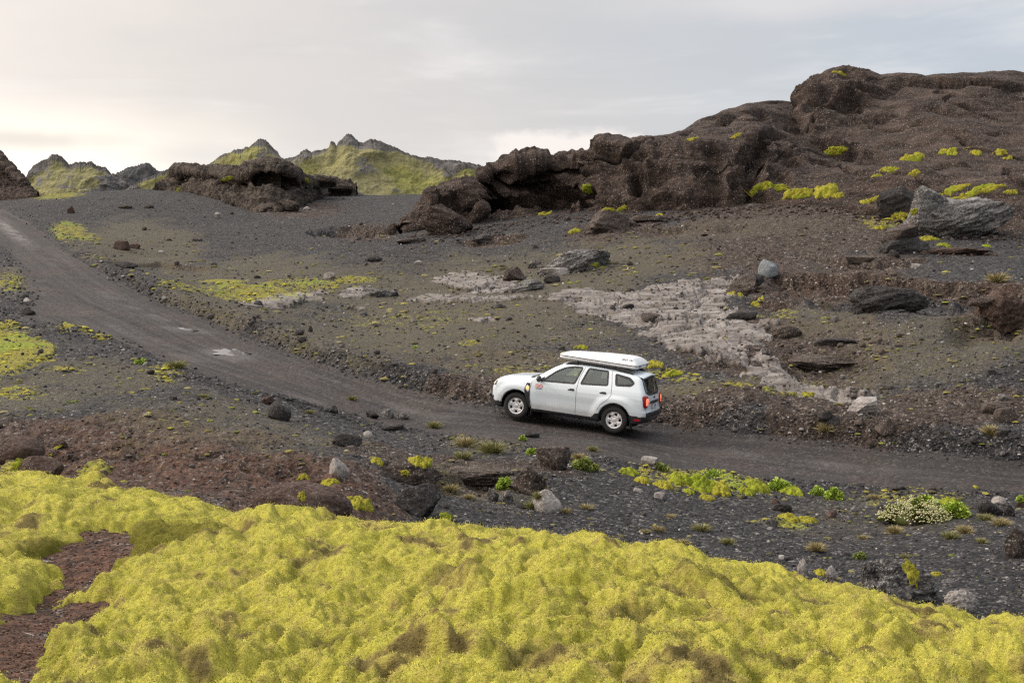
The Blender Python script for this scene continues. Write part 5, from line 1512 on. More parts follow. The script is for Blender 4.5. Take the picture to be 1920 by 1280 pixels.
# ---- leafy plants and tufts: many small blades on one clump
def blades(n, rg, R, H, lo, hi, flat=0.7, wid=(0.10, 0.2), upright=0.6, dome=True, leaf=False):
    a = rg.uniform(0, 2 * np.pi, n); r = np.sqrt(rg.uniform(0, 1, n))
    bx = r * np.cos(a) * R[0]; by = r * np.sin(a) * R[1]
    sd_ = float(rg.uniform(0, 60))
    lob = 0.72 + 0.55 * fbm2(np.cos(a) * 1.5 + sd_, np.sin(a) * 1.5, 3, 4)
    bx = bx * lob; by = by * lob
    hz = H * np.sqrt(np.clip(1 - r * r, 0, 1)) * (0.70 + 0.75 * fbm2(bx / R[0] * 2.2 + sd_, by / R[1] * 2.2, 3, 6))
    if leaf:
        base = np.stack([bx, by, hz * rg.uniform(0.45, 0.9, n)], -1)
        L = H * rg.uniform(0.13, 0.26, n)
    else:
        base = np.stack([bx * 0.55, by * 0.55, np.zeros(n)], -1)
        L = H * rg.uniform(0.5, 1.1, n)
    out = np.stack([np.cos(a) * r, np.sin(a) * r, np.zeros(n)], -1)
    d = out * (1 - upright) * 1.6 + np.array([0, 0, 1]) * upright + rg.normal(size=(n, 3)) * 0.28
    d /= np.linalg.norm(d, axis=1, keepdims=True)
    s = np.cross(d, rg.normal(size=(n, 3))); s /= np.linalg.norm(s, axis=1, keepdims=True)
    w = L * rg.uniform(*wid, n)
    q0 = base - s * w[:, None] * 0.5; q1 = base + s * w[:, None] * 0.5
    m = base + d * (L * 0.55)[:, None]
    t = base + d * L[:, None] + out * (L * 0.25)[:, None] - np.array([0, 0, 1]) * (L * 0.12)[:, None]
    V_ = np.stack([q0, q1, m + s * w[:, None] * 0.6, t, m - s * w[:, None] * 0.6], 1).reshape(-1, 3)
    i = np.arange(n)[:, None] * 5
    F_ = np.concatenate([i + np.array([[0, 1, 2, 4]]), i + np.array([[4, 2, 3, 3]])])
    F3 = np.concatenate([i + np.array([[0, 1, 2]]), i + np.array([[0, 2, 4]]), i + np.array([[4, 2, 3]])])
    c = np.array(lo) + (np.array(hi) - np.array(lo)) * rg.uniform(0, 1, n)[:, None]
    return V_, F3, np.repeat(c, 5, 0)


def clump(name, cat, px, py, w, h, label, seed, lo, hi, n, leaf=True, wid=(0.5, 0.9), upright=0.5, flowers=0, stem=None):
    hit = cast(px, py)
    if hit is None: return
    p = hit[0]; dep = float(to_px(np.array(p))[2])
    W = w / FPX * dep; H = h / FPX * dep
    rg = np.random.default_rng(seed)
    V_, F_, c = blades(n * 3 if leaf else int(n * 3.2), rg, (W * 0.5, W * 0.42), H, lo, hi, wid=wid, upright=upright, leaf=leaf)
    o = to_obj(name, V_, F_, MAT_LEAF, (p.x, p.y + W * 0.2, p.z - 0.01), attrs={'tint': c}, shade=False)
    if leaf:
        core, cf = ICO[3]
        cv = core * np.array([W * 0.36, W * 0.31, H * 0.62]) * (1 + 0.2 * fbm3(*(core * 3).T, 3, seed % 50))[:, None]
        cv[:, 2] = np.maximum(cv[:, 2], -0.02)
        to_obj('stems', cv, cf, MAT_LEAF, (0, 0, 0), attrs={'tint': np.repeat(np.array([[lo[0] * 0.6, lo[1] * 0.55, lo[2] * 0.6]]), len(cv), 0)}, parent=o)
    if flowers:
        fv, ff = ICO[1]
        k = flowers; a = rg.uniform(0, 2 * np.pi, k); r = np.sqrt(rg.uniform(0, 1, k))
        a = np.where(rg.uniform(0, 1, k) < 0.75, -np.pi * rg.uniform(0.15, 1.0, k), a)
        ctr = np.stack([r * np.cos(a) * W * 0.54, r * np.sin(a) * W * 0.47, H * np.sqrt(np.clip(1.05 - r * r, 0, 2)) * rg.uniform(0.45, 0.95, k)], -1)
        sz = rg.uniform(0.012, 0.022, k)
        VV = (fv[None] * sz[:, None, None] * np.array([1, 1, 0.8]) + ctr[:, None]).reshape(-1, 3)
        FF = (ff[None] + (np.arange(k) * len(fv))[:, None, None]).reshape(-1, 3)
        fo = to_obj('blossom', VV, FF, MAT_LEAF, (0, 0, 0), attrs={'tint': np.repeat(np.array([[0.46, 0.43, 0.24]]), len(VV), 0)}, parent=o)
        fo['kind'] = 'stuff'
    tag(o, label, cat)
    return o


LG = ((0.20, 0.30, 0.035), (0.46, 0.56, 0.10))
MG = ((0.13, 0.17, 0.035), (0.32, 0.36, 0.09))
OL = ((0.10, 0.10, 0.025), (0.26, 0.25, 0.07))
ST = ((0.20, 0.16, 0.07), (0.42, 0.36, 0.18))
SG = ((0.12, 0.12, 0.04), (0.32, 0.30, 0.12))
for i, (px, py, w, h, lab, c, n, fl) in enumerate([
    (998, 853, 30, 17, 'bright lime green clump near the front wheel', LG, 260, 0), (1464, 920, 54, 26, 'round lime green clump on the right of the roadside row', LG, 520, 0),
    (1566, 936, 38, 26, 'right one of two light green clumps by the road', LG, 300, 0), (1534, 928, 34, 20, 'left smaller one of two light green clumps by the road', LG, 220, 0),
    (1722, 980, 132, 48, 'wide clump covered in small cream blossoms', MG, 900, 620), (1795, 970, 62, 38, 'tall light green clump right of the blossoms', LG, 480, 0),
    (1735, 950, 60, 26, 'light green clump behind the cream blossoms', LG, 360, 0), (946, 916, 32, 26, 'leafy green clump between the two brown rocks', LG, 300, 0),
    (1098, 882, 60, 28, 'dark green low clump right of the speckled boulder', MG, 420, 0), (1340, 894, 44, 18, 'lime tuft on top of the roadside cushions', LG, 260, 0),
    (1240, 882, 36, 20, 'green tuft behind the yellow cushions', MG, 220, 0), (262, 682, 30, 14, 'light green tuft below the road on the left', LG, 200, 0),
    (1614, 1047, 30, 18, 'green tuft on the near gravel below the blossoms', MG, 220, 0), (778, 652, 14, 7, 'small green tuft on the slope across the road', LG, 80, 0),
    (1914, 940, 16, 16, 'green tuft at the right edge by the road', LG, 120, 0), (980, 826, 16, 14, 'green tuft beside the black roadside stone', LG, 120, 0), (135, 755, 30, 8, 'green tuft on the left gravel', MG, 140, 0), (930, 842, 30, 9, 'cream flowered pad above the wide brown hump', OL, 140, 60),
]):
    clump('leafy_plant', 'plant', px, py, w, h, lab, 900 + i, *c, n, flowers=fl)
for i, (px, py, w, h, lab, c) in enumerate([
    (814, 803, 22, 18, 'olive grass tuft on the road edge right of the grey pair', SG), (872, 838, 60, 24, 'dry grass tuft left of the cream flowered pad', ST), (922, 850, 62, 30, 'pale green grass tuft right of the cream flowered pad', SG),
    (868, 860, 54, 18, 'olive grass tuft below the dry one', SG), (1112, 846, 20, 14, 'small grass tuft by the road below the car', SG), (1085, 862, 26, 18, 'grass tuft above the dark green clump', ST),
    (1210, 1000, 24, 12, 'straw tuft close to the moss edge', ST), (1258, 970, 40, 9, 'flat straw tuft on the near gravel', ST), (1317, 996, 52, 18, 'grey green grass hummock on the near gravel', SG), (1235, 996, 30, 14, 'dry tuft left of the grey green hummock', ST),
    (1678, 1000, 32, 20, 'dry grass tuft below the white blossoms', ST), (1785, 1010, 44, 18, 'pale green tuft right of the dry one', SG), (1812, 1000, 40, 20, 'yellowish tuft behind the pale green one', ST), (1842, 1018, 26, 14, 'yellow tuft at the right of the near gravel', SG),
    (1880, 985, 50, 18, 'dry tussock by the dark grey stone', ST), (1850, 975, 40, 16, 'olive tussock left of the dry tussock', SG), (1532, 1034, 22, 24, 'upright straw tuft above the white spotted stones', ST), (1366, 1020, 30, 16, 'small green straw tuft over the moss edge', SG),
    (1858, 815, 22, 24, 'upright straw tuft by the pile at the right edge', ST), (1872, 530, 36, 26, 'dry shrub above the reddish brown hump', ST), (845, 922, 26, 20, 'straw tuft under the wide brown hump', ST), (1012, 935, 30, 18, 'grass behind the largest pale rock', SG),
    (1000, 955, 30, 22, 'grass left of the largest pale rock', SG), (1060, 962, 30, 14, 'straw right of the largest pale rock', ST), (1100, 955, 40, 14, 'dry tuft right on the near gravel below the clump', ST), (1018, 916, 24, 10, 'low straw tuft by the small white stone', ST),
    (660, 750, 16, 12, 'pale green tuft on the road edge by the cleft boulder', SG), (580, 775, 24, 10, 'yellow green tuft right of the cleft boulder', SG), (380, 745, 40, 10, 'pale tuft on the left gravel slope', SG), (330, 690, 40, 20, 'yellow green grass beside the lower road edge', SG),
    (1640, 935, 24, 12, 'dry tuft left of the blossoms', ST), (1575, 760, 10, 8, 'small dry tuft above the tilted slab end', ST), (1548, 810, 22, 24, 'straw tuft by the dark rounded stone', ST), (1280, 1030 - 8, 40, 16, 'straw cushion showing over the moss edge', ST), (1620, 1010, 30, 10, 'thin straw tuft on the near gravel', ST), (1700, 1045, 40, 9, 'flat green tuft above the large lava rock', SG), (880, 935, 30, 12, 'faint straw below the wide brown hump', ST),
]):
    clump('grass_tuft', 'grass tuft', px, py, w, h, lab, 1300 + i, *c, 170, leaf=False, wid=(0.018, 0.045), upright=0.66)

# ---- loose stones and low ground plants that nobody would count
def screen_samples(n, rect, seed):
    rg = np.random.default_rng(seed)
    px = rg.uniform(rect[0], rect[2], n); py = rg.uniform(rect[1], rect[3], n)
    p, ok = hit_ground(px, py, 150)
    return p[ok], rg


def scatter(name, label, cat, P_, size, shapes, tint, mat, seed, flat=(0.45, 0.9), sink=0.25):
    rg = np.random.default_rng(seed)
    n = len(P_); Vs, Fs, Ts = [], [], []; off = 0
    pick = rg.integers(0, len(shapes), n)
    for s_ in range(len(shapes)):
        m = np.flatnonzero(pick == s_)
        if len(m) == 0: continue
        v, f = shapes[s_]
        a = rg.uniform(0, 2 * np.pi, len(m)); ca, sa_ = np.cos(a)[:, None], np.sin(a)[:, None]
        sx = size[m][:, None] * rg.uniform(0.7, 1.3, (len(m), 1)); sy = size[m][:, None] * rg.uniform(0.7, 1.2, (len(m), 1)); sz = size[m][:, None] * rg.uniform(*flat, (len(m), 1))
        x = v[None, :, 0] * sx; y = v[None, :, 1] * sy; z = (v[None, :, 2] - sink) * sz
        W_ = np.stack([x * ca - y * sa_, x * sa_ + y * ca, z], -1) + P_[m][:, None]
        Vs.append(W_.reshape(-1, 3)); Fs.append((f[None] + (np.arange(len(m)) * len(v))[:, None, None]).reshape(-1, 3) + off); off += len(m) * len(v)
        Ts.append(np.repeat(tint[m], len(v), 0))
    o = mesh_np(name, np.concatenate(Vs), np.concatenate(Fs), mat, False, {'tint': np.concatenate(Ts)})
    tag(o, label, cat, kind='stuff')
    return o


SH = [rock_shape(3000 + i, ('angular', 'facet', 'block', 'round')[i % 4], 2) for i in range(10)]
def mask_at(p, m):
    a = np.arctan2(p[:, 0], p[:, 1]); r = np.hypot(p[:, 0], p[:, 1])
    j = np.clip(np.round(np.interp(a, az, np.arange(len(az)))).astype(int), 0, len(az) - 1); i = np.clip(np.round(np.interp(r, rr, np.arange(len(rr)))).astype(int), 0, len(rr) - 1)
    return m[i, j]


ps, rg = screen_samples(30000, (-60, 372, 1990, 1180), 5)
keep_ = mask_at(ps, m_road) < 0.4
r0 = np.hypot(ps[:, 0], ps[:, 1])
# thin out where the carpet lies
inside_c = (r0 < 16) & (r0 < np.interp(np.arctan2(ps[:, 0], ps[:, 1]), caz_k, [np.hypot(*P(*c)[:2]) for c in CREST]) + 1.0)
keep_ &= ~inside_c
cl_ = fbm2(ps[:, 0] * 0.5, ps[:, 1] * 0.5, 3, 777)
keep_ &= rg.uniform(0, 1, len(ps)) < 0.35 + 0.9 * smooth(-0.2, 0.35, cl_)
ps = ps[keep_]; r0 = r0[keep_]
u = rg.uniform(0, 1, len(ps))
size = (0.022 + 0.05 * u ** 3 + 0.09 * (u > 0.992) * rg.uniform(0.4, 1, len(ps))) * np.clip(r0 / 26, 0.7, 2.2)
tb_ = rg.uniform(0, 1, len(ps))
br_ = mask_at(ps, brown)[:, None]
tint = np.where((tb_ < 0.72)[:, None], np.array([[0.050, 0.046, 0.046]]) * (1 - br_) + np.array([[0.075, 0.056, 0.047]]) * br_, np.where((tb_ < 0.92)[:, None], np.array([[0.13, 0.12, 0.115]]), np.array([[0.33, 0.31, 0.29]])))
tint = tint * rg.uniform(0.55, 1.4, (len(ps), 1))
m_st, b_ = new_mat('loose_stone')
t_ = attr(b_, 'tint').outputs['Color']
finish(b_, b_.mix(1.0, t_, b_.ramp(b_.noise(b_.n('ShaderNodeNewGeometry').outputs['Position'], 30.0, 4.0, 0.7), [(0.3, (0.6, 0.6, 0.6)), (0.7, (1.3, 1.3, 1.3))]), 'MULTIPLY'), 0.95, spec=0.2)
# rubble fallen round the rocks and along the foot of the cliff
ex, es, et = [], [], []
for (x_, y_, W_, D_, mt_) in ROCKS:
    k = int(np.clip(W_ * 9, 5, 34)); a = rg.uniform(0, 2 * np.pi, k); q = rg.uniform(0.42, 1.0, k) ** 1.3
    xx = x_ + np.cos(a) * W_ * q * 0.75; yy = y_ + np.sin(a) * D_ * q * 0.85
    ex.append(np.stack([xx, yy, ground_z(xx, yy)], -1)); es.append(np.clip(W_ * rg.uniform(0.02, 0.085, k), 0.02, 0.22))
    c0 = {'brown_tuff': (.06, .045, .038), 'tuff': (.075, .058, .05), 'dark_lava': (.04, .037, .036), 'grey_lava': (.13, .12, .115), 'pale_stone': (.25, .23, .22), 'red_scoria': (.08, .052, .04), 'outcrop_tuff': (.06, .048, .04), 'blue_grey_stone': (.2, .21, .22)}[mt_.name]
    et.append(np.array(c0)[None] * rg.uniform(0.5, 1.5, (k, 1)))
bx_ = rg.uniform(770, 1960, 1500); by_ = np.interp(bx_, cpx_, base_py) + 1 + np.abs(rg.normal(0, 9, 1500))
pb_, okb = hit_ground(bx_, by_, 120); pb_ = pb_[okb]
ex.append(pb_); es.append(0.05 + 0.22 * rg.uniform(0, 1, len(pb_)) ** 3); et.append(np.array([[.055, .042, .036]]) * rg.uniform(0.4, 1.8, (len(pb_), 1)))
px_ = rg.uniform(-20, 240, 5000); py_ = rg.uniform(965, 1285, 5000)
pp_, ok_ = hit_ground(px_, py_, 40); pp_ = pp_[ok_]
pp_ = pp_[sdf_poly(pp_[:, 0].astype(np.float32), pp_[:, 1].astype(np.float32), PATHW) < 0.25]
ex.append(pp_); es.append(0.004 + 0.02 * rg.uniform(0, 1, len(pp_)) ** 3); et.append(np.array([[.085, .05, .036]]) * rg.uniform(0.4, 1.9, (len(pp_), 1)))
ps = np.concatenate([ps] + ex); size = np.concatenate([size] + es); tint = np.concatenate([tint] + et)
scatter('loose_stones', 'loose dark and pale stones strewn over the gravel', 'stones', ps, size, SH, tint, m_st, 8)
# windrow of grit along both road edges
rs, rg = screen_samples(26000, (-40, 390, 1980, 960), 6)
d_ = mask_at(rs, rsd); k_ = (d_ > -0.35) & (d_ < 1.1); rs = rs[k_]
sz_ = (0.02 + 0.05 * rg.uniform(0, 1, len(rs)) ** 3) * np.clip(np.hypot(rs[:, 0], rs[:, 1]) / 28, 0.8, 2)
ti = np.where(rg.uniform(0, 1, (len(rs), 1)) < 0.85, np.array([[0.042, 0.040, 0.041]]), np.array([[0.16, 0.15, 0.15]])) * rg.uniform(0.5, 1.4, (len(rs), 1))
scatter('road_grit', 'loose grit heaped along the edges of the track', 'gravel', rs, sz_, SH, ti, m_st, 9)
# small flat lichen and moss tufts
ls, rg = screen_samples(26000, (-60, 430, 1990, 1180), 15)
ol = mask_at(ls, olive); mo = mask_at(ls, moss); rd = mask_at(ls, m_road); br2 = mask_at(ls, brown); pa_ = mask_at(ls, pale)
r1 = np.hypot(ls[:, 0], ls[:, 1])
nz = fbm2(ls[:, 0] * 0.6, ls[:, 1] * 0.6, 4, 801)
inside_c = (r1 < 16) & (r1 < np.interp(np.arctan2(ls[:, 0], ls[:, 1]), caz_k, [np.hypot(*P(*c)[:2]) for c in CREST]) + 1.0)
pr_ = np.clip(0.05 + 0.62 * ol * smooth(-0.25, 0.3, nz) + 0.7 * mo, 0, 1) * (1 - 0.85 * smooth(0.3, 0.6, pa_))
k_ = (rd < 0.3) & ~inside_c & (rg.uniform(0, 1, len(ls)) < pr_)
ls = ls[k_]; mo = mo[k_]; r1 = r1[k_]
LB = []
for i in range(8):
    v, f = ICO[2]; v = v.copy(); o = np.random.default_rng(i).uniform(-30, 30, 3)
    v = v * (0.8 + 0.5 * np.abs(perlin3(v[:, 0] * 2 + o[0], v[:, 1] * 2 + o[1], v[:, 2] * 2 + o[2], 3)))[:, None]
    v[:, 2] = np.maximum(v[:, 2], -0.2); v *= 0.5; v[:, 2] += 0.25; LB.append((v, f))
u = rg.uniform(0, 1, len(ls))
sz_ = (0.05 + 0.16 * u ** 2.5) * np.clip(r1 / 30, 0.7, 2.0)
pal = np.array([[0.16, 0.145, 0.06], [0.22, 0.195, 0.075], [0.30, 0.27, 0.07], [0.12, 0.105, 0.05], [0.27, 0.24, 0.12], [0.20, 0.22, 0.05]])
ti = pal[rg.integers(0, len(pal), len(ls))] * rg.uniform(0.6, 1.2, (len(ls), 1))
ti = np.where((rg.uniform(0, 1, len(ls)) < smooth(0.25, 0.6, mo))[:, None], np.array([[0.40, 0.36, 0.06]]) * rg.uniform(0.6, 1.15, (len(ls), 1)), ti)
m_li, b_ = new_mat('lichen_tuft')
t_ = attr(b_, 'tint').outputs['Color']
nn_ = b_.noise(b_.n('ShaderNodeNewGeometry').outputs['Position'], 40.0, 4.0, 0.7)
finish(b_, b_.mix(1.0, t_, b_.ramp(nn_, [(0.32, (0.35, 0.35, 0.35)), (0.66, (1.35, 1.35, 1.35))]), 'MULTIPLY'), 0.95, nn_, 0.03, spec=0.1)
scatter('ground_lichen', 'low olive lichen and moss tufts dotting the soil', 'lichen', ls, sz_, LB, ti, m_li, 18, flat=(0.22, 0.5))

# ---- puddle in the track
def puddle(px, py, rx, ry, label, seed, n=64):
    c = hit_ground([px], [py])[0][0]
    e, ok = hit_ground([px, px], [py - ry, py + ry]); wy = abs(e[0, 1] - e[1, 1]) / 2; wx = rx * to_px(c)[2] / FPX
    a = np.linspace(0, 2 * np.pi, n + 1)[:-1]
    o = 0.55 + 0.55 * (0.5 + fbm2(np.cos(a) * 1.6 + seed, np.sin(a) * 1.6, 4, seed))
    x = c[0] + np.cos(a) * wx * o; y = c[1] + np.sin(a) * wy * o
    zz = ground_z(x, y)
    z0 = np.full(n, float(np.median(zz)) + 0.012)
    zc = float(np.median(zz)) + 0.012
    # lies with the fall of the track
    A_ = np.stack([x, y, np.ones(n)], -1); co = np.linalg.lstsq(A_, zz, rcond=None)[0]
    Vp = np.concatenate([np.stack([x, y, A_ @ co + 0.012], -1), [[c[0], c[1], float(np.array([c[0], c[1], 1]) @ co) + 0.012]]])
    Fp = np.array([(i, (i + 1) % n, n) for i in range(n)])
    ob = mesh_np('puddle', Vp, Fp, M_WATER, False)
    tag(ob, label, 'puddle', kind='structure')


m_w, b_ = new_mat('puddle_water')
pos_ = b_.n('ShaderNodeNewGeometry').outputs['Position']
finish(b_, (0.05, 0.045, 0.042), 0.05, b_.noise(pos_, 5.0, 3.0), 0.01, 0.3, spec=1.0, **{'IOR': 1.6})
M_WATER = m_w
puddle(432, 660, 36, 8, 'larger bright puddle in the left wheel track', 3)
puddle(352, 618, 20, 2.6, 'narrow puddle streak behind the larger one', 5)

# ---------------------------------------------------------------- the car: an implicit body, meshed and split into its panels
def sm_max(a, b, k):
    h = np.clip(0.5 + 0.5 * (a - b) / k, 0, 1)
    return b + (a - b) * h + k * h * (1 - h)


def surface_nets(fn, lo, hi, step):
    ax = [np.arange(lo[i], hi[i] + step, step) for i in range(3)]
    Xg, Yg, Zg = np.meshgrid(*ax, indexing='ij')
    Fv = fn(Xg, Yg, Zg)
    s = Fv < 0
    nx, ny, nz = Fv.shape
    cnt = np.zeros((nx - 1, ny - 1, nz - 1), np.int8)
    for a in (0, 1):
        for b_ in (0, 1):
            for c in (0, 1):
                cnt += s[a:nx - 1 + a, b_:ny - 1 + b_, c:nz - 1 + c]
    act = (cnt > 0) & (cnt < 8)
    ii, jj, kk = np.nonzero(act)
    idx = -np.ones(act.shape, np.int64); idx[ii, jj, kk] = np.arange(len(ii))
    acc = np.zeros((len(ii), 3)); n = np.zeros(len(ii))
    cs = [(a, b_, c) for a in (0, 1) for b_ in (0, 1) for c in (0, 1)]
    for p in cs:
        for d in range(3):
            if p[d] == 1: continue
            q = list(p); q[d] = 1
            f0 = Fv[ii + p[0], jj + p[1], kk + p[2]]; f1 = Fv[ii + q[0], jj + q[1], kk + q[2]]
            cr = (f0 < 0) != (f1 < 0)
            t = np.where(cr, f0 / (f0 - f1 + 1e-12), 0)
            pt = np.stack([p[0] + 0 * t, p[1] + 0 * t, p[2] + 0 * t], -1); pt[:, d] += t
            acc += np.where(cr[:, None], pt, 0); n += cr
    V = (acc / n[:, None] + np.stack([ii, jj, kk], -1)) * step + np.array(lo)
    quads = []
    for d in range(3):
        a = [slice(0, -1) if i == d else slice(1, -1) for i in range(3)]
        b_ = [slice(1, None) if i == d else slice(1, -1) for i in range(3)]
        s0 = s[tuple(a)]; s1 = s[tuple(b_)]
        e = np.nonzero(s0 != s1)
        e = [e[i] + (0 if i == d else 1) for i in range(3)]
        o1, o2 = [(1, 2), (2, 0), (0, 1)][d]
        def cell(d1, d2):
            c = [e[0].copy(), e[1].copy(), e[2].copy()]
            c[o1] = c[o1] - d1; c[o2] = c[o2] - d2
            return idx[c[0], c[1], c[2]]
        Q = np.stack([cell(1, 1), cell(0, 1), cell(0, 0), cell(1, 0)], -1)
        fl = s1[tuple(np.array(e)[i] - (0 if i == d else 1) for i in range(3))]
        Q[fl] = Q[fl][:, ::-1]
        quads.append(Q)
    Q = np.concatenate(quads)
    Q = Q[(Q >= 0).all(1)]
    # pull the vertices onto the true surface
    for _ in range(2):
        h = 1e-3
        f = fn(V[:, 0], V[:, 1], V[:, 2])
        g = np.stack([fn(V[:, 0] + h, V[:, 1], V[:, 2]) - f, fn(V[:, 0], V[:, 1] + h, V[:, 2]) - f, fn(V[:, 0], V[:, 1], V[:, 2] + h) - f], -1) / h
        st = -(f / ((g * g).sum(1) + 1e-6))[:, None] * g
        L = np.linalg.norm(st, axis=1, keepdims=True)
        V = V + st * np.minimum(1, step * 0.5 / (L + 1e-9))
    return V, Q


WB = 1.3365; WR = 0.343
ARCH_R = 0.425


def pw(x, pts):
    a = np.array(pts, float)
    return np.interp(x, a[:, 0], a[:, 1])


def y_side(x, z):
    y = pw(z, [(0.2, 0.80), (0.3, 0.845), (0.45, 0.872), (0.6, 0.886), (0.8, 0.893), (0.93, 0.886), (1.02, 0.868), (1.10, 0.845), (1.3, 0.765), (1.5, 0.68), (1.6, 0.635), (1.75, 0.57)])
    y = y - 0.10 * np.clip((x - 1.2) / 0.95, 0, 1) ** 2 - 0.06 * np.clip((-1.35 - x) / 0.8, 0, 1) ** 2
    for xw in (WB, -WB):
        r = np.hypot(x - xw, z - WR)
        y = y + 0.032 * smooth(0.72, 0.52, r) * smooth(1.0, 0.85, z)
    # hollow along the lower doors
    y = y - 0.014 * np.exp(-((z - 0.62) / 0.12) ** 2) * smooth(1.0, 0.7, np.abs(x))
    return y


def x_front(y, z):
    x = pw(z, [(0.15, 2.02), (0.25, 2.07), (0.35, 2.12), (0.5, 2.16), (0.72, 2.165), (0.82, 2.14), (0.92, 2.09), (1.0, 2.03), (1.1, 1.9)])
    return x - 0.16 * np.abs(y / 0.9) ** 2.6


def x_rear(y, z):
    x = pw(z, [(0.2, -2.05), (0.32, -2.12), (0.45, -2.165), (0.60, -2.165), (0.66, -2.135), (0.85, -2.125), (1.02, -2.105), (1.10, -2.075), (1.48, -1.905), (1.56, -1.86), (1.75, -1.78)])
    return x + 0.07 * np.abs(y / 0.85) ** 2.4


def z_top(x, y):
    z = pw(x, [(-2.2, 1.42), (-1.95, 1.515), (-1.75, 1.555), (-1.3, 1.60), (-0.8, 1.628), (-0.3, 1.635), (0.05, 1.622), (0.28, 1.585), (0.42, 1.52), (0.98, 1.165), (1.05, 1.135), (1.4, 1.105), (1.75, 1.06), (1.98, 1.0), (2.2, 0.9)])
    hood = smooth(0.95, 1.1, x)
    z = z - (1 - hood) * 0.05 * (y / 0.6) ** 2 - hood * (0.05 * (np.abs(y) / 0.75) ** 3.5) + hood * 0.012 * np.exp(-((np.abs(y) - 0.5) / 0.09) ** 2) * smooth(2.0, 1.7, x)
    return z


def body_f(x, y, z):
    f = sm_max(np.abs(y) - y_side(x, z), z - z_top(x, y), 0.09)
    f = sm_max(f, x - x_front(y, z), 0.11)
    f = sm_max(f, x_rear(y, z) - x, 0.075)
    zb = pw(x, [(-2.2, 0.36), (-1.75, 0.27), (-0.9, 0.235), (0.9, 0.235), (1.8, 0.24), (2.2, 0.27)])
    f = sm_max(f, zb - z, 0.05)
    return f


def body_full(x, y, z):
    f = body_f(x, y, z)
    for xw in (WB, -WB):
        r = np.hypot(x - xw, z - WR) - ARCH_R
        arch = np.maximum(r, 0.50 - np.abs(y))
        f = np.maximum(f, -arch)
    return f


def side_y(x, z, sgn=1):
    """y of the body side at (x, z)"""
    x = np.asarray(x, float); z = np.asarray(z, float)
    lo = np.zeros_like(x) + 0.2; hi = np.zeros_like(x) + 1.2
    for _ in range(40):
        m = 0.5 * (lo + hi); ins_ = body_f(x, m, z) < 0
        lo = np.where(ins_, m, lo); hi = np.where(ins_, hi, m)
    return lo * sgn


def rear_x(y, z):
    y = np.asarray(y, float); z = np.asarray(z, float)
    lo = np.zeros_like(y) - 2.6; hi = np.zeros_like(y) - 1.0
    for _ in range(40):
        m = 0.5 * (lo + hi); ins_ = body_f(m, y, z) < 0
        hi = np.where(ins_, m, hi); lo = np.where(ins_, lo, m)
    return lo


def top_z(x, y):
    x = np.asarray(x, float); y = np.asarray(y, float)
    lo = np.zeros_like(x) + 0.6; hi = np.zeros_like(x) + 2.2
    for _ in range(40):
        m = 0.5 * (lo + hi); ins_ = body_f(x, y, m) < 0
        lo = np.where(ins_, m, lo); hi = np.where(ins_, hi, m)
    return lo


def round_poly(pts, r=0.05, n=5):
    pts = [np.array(p, float) for p in pts]; out = []
    m = len(pts)
    for i in range(m):
        a, b, c = pts[i - 1], pts[i], pts[(i + 1) % m]
        u = a - b; v = c - b
        ru = min(r, 0.45 * np.linalg.norm(u)); rv = min(r, 0.45 * np.linalg.norm(v))
        p0 = b + u / np.linalg.norm(u) * ru; p1 = b + v / np.linalg.norm(v) * rv
        for t in np.linspace(0, 1, n):
            out.append((1 - t) ** 2 * p0 + 2 * t * (1 - t) * b + t * t * p1)
    return np.array(out)


def densify(p, step=0.03, closed=True):
    out = []
    n = len(p)
    for i in range(n if closed else n - 1):
        a = p[i]; b = p[(i + 1) % n]
        k = max(1, int(np.linalg.norm(b - a) / step))
        for t in range(k):
            out.append(a + (b - a) * t / k)
    if not closed: out.append(p[-1])
    return np.array(out)


def inset(p, w):
    """offset a closed outline inward by w (by vertex normals)"""
    d = np.roll(p, -1, 0) - np.roll(p, 1, 0)
    d /= np.linalg.norm(d, axis=1, keepdims=True) + 1e-9
    nrm = np.stack([-d[:, 1], d[:, 0]], -1)
    ar = 0.5 * np.sum(p[:, 0] * np.roll(p[:, 1], -1) - np.roll(p[:, 0], -1) * p[:, 1])
    return p + nrm * w * (1 if ar > 0 else -1)


# paint: white with a film of road dust low down
def make_paint():
    m, b = new_mat("white_paint")
    tcn = b.n('ShaderNodeTexCoord').outputs['Object']
    sp = b.n('ShaderNodeSeparateXYZ', ins={0: tcn})
    n = b.noise(tcn, 3.0, 5.0, 0.6)
    lowk = b.maprange(b.math('ADD', sp.outputs[2], b.math('MULTIPLY', n, -0.45)), 0.50, -0.02)
    spat = b.maprange(b.math('ADD', b.noise(tcn, 38.0, 3.0, 0.7), b.math('MULTIPLY', lowk, 0.22)), 0.70, 0.80)
    lowk = b.math('MAXIMUM', lowk, b.math('MULTIPLY', spat, b.maprange(sp.outputs[2], 0.85, 0.3)))
    col = b.mix(b.math('MULTIPLY', lowk, 0.62), (0.665, 0.73, 0.775), (0.34, 0.315, 0.29))
    pb = finish(b, col, b.math('ADD', 0.22, b.math('MULTIPLY', lowk, 0.4)), spec=0.5)
    pb.inputs['Coat Weight'].default_value = 0.5; pb.inputs['Coat Roughness'].default_value = 0.08
    return m


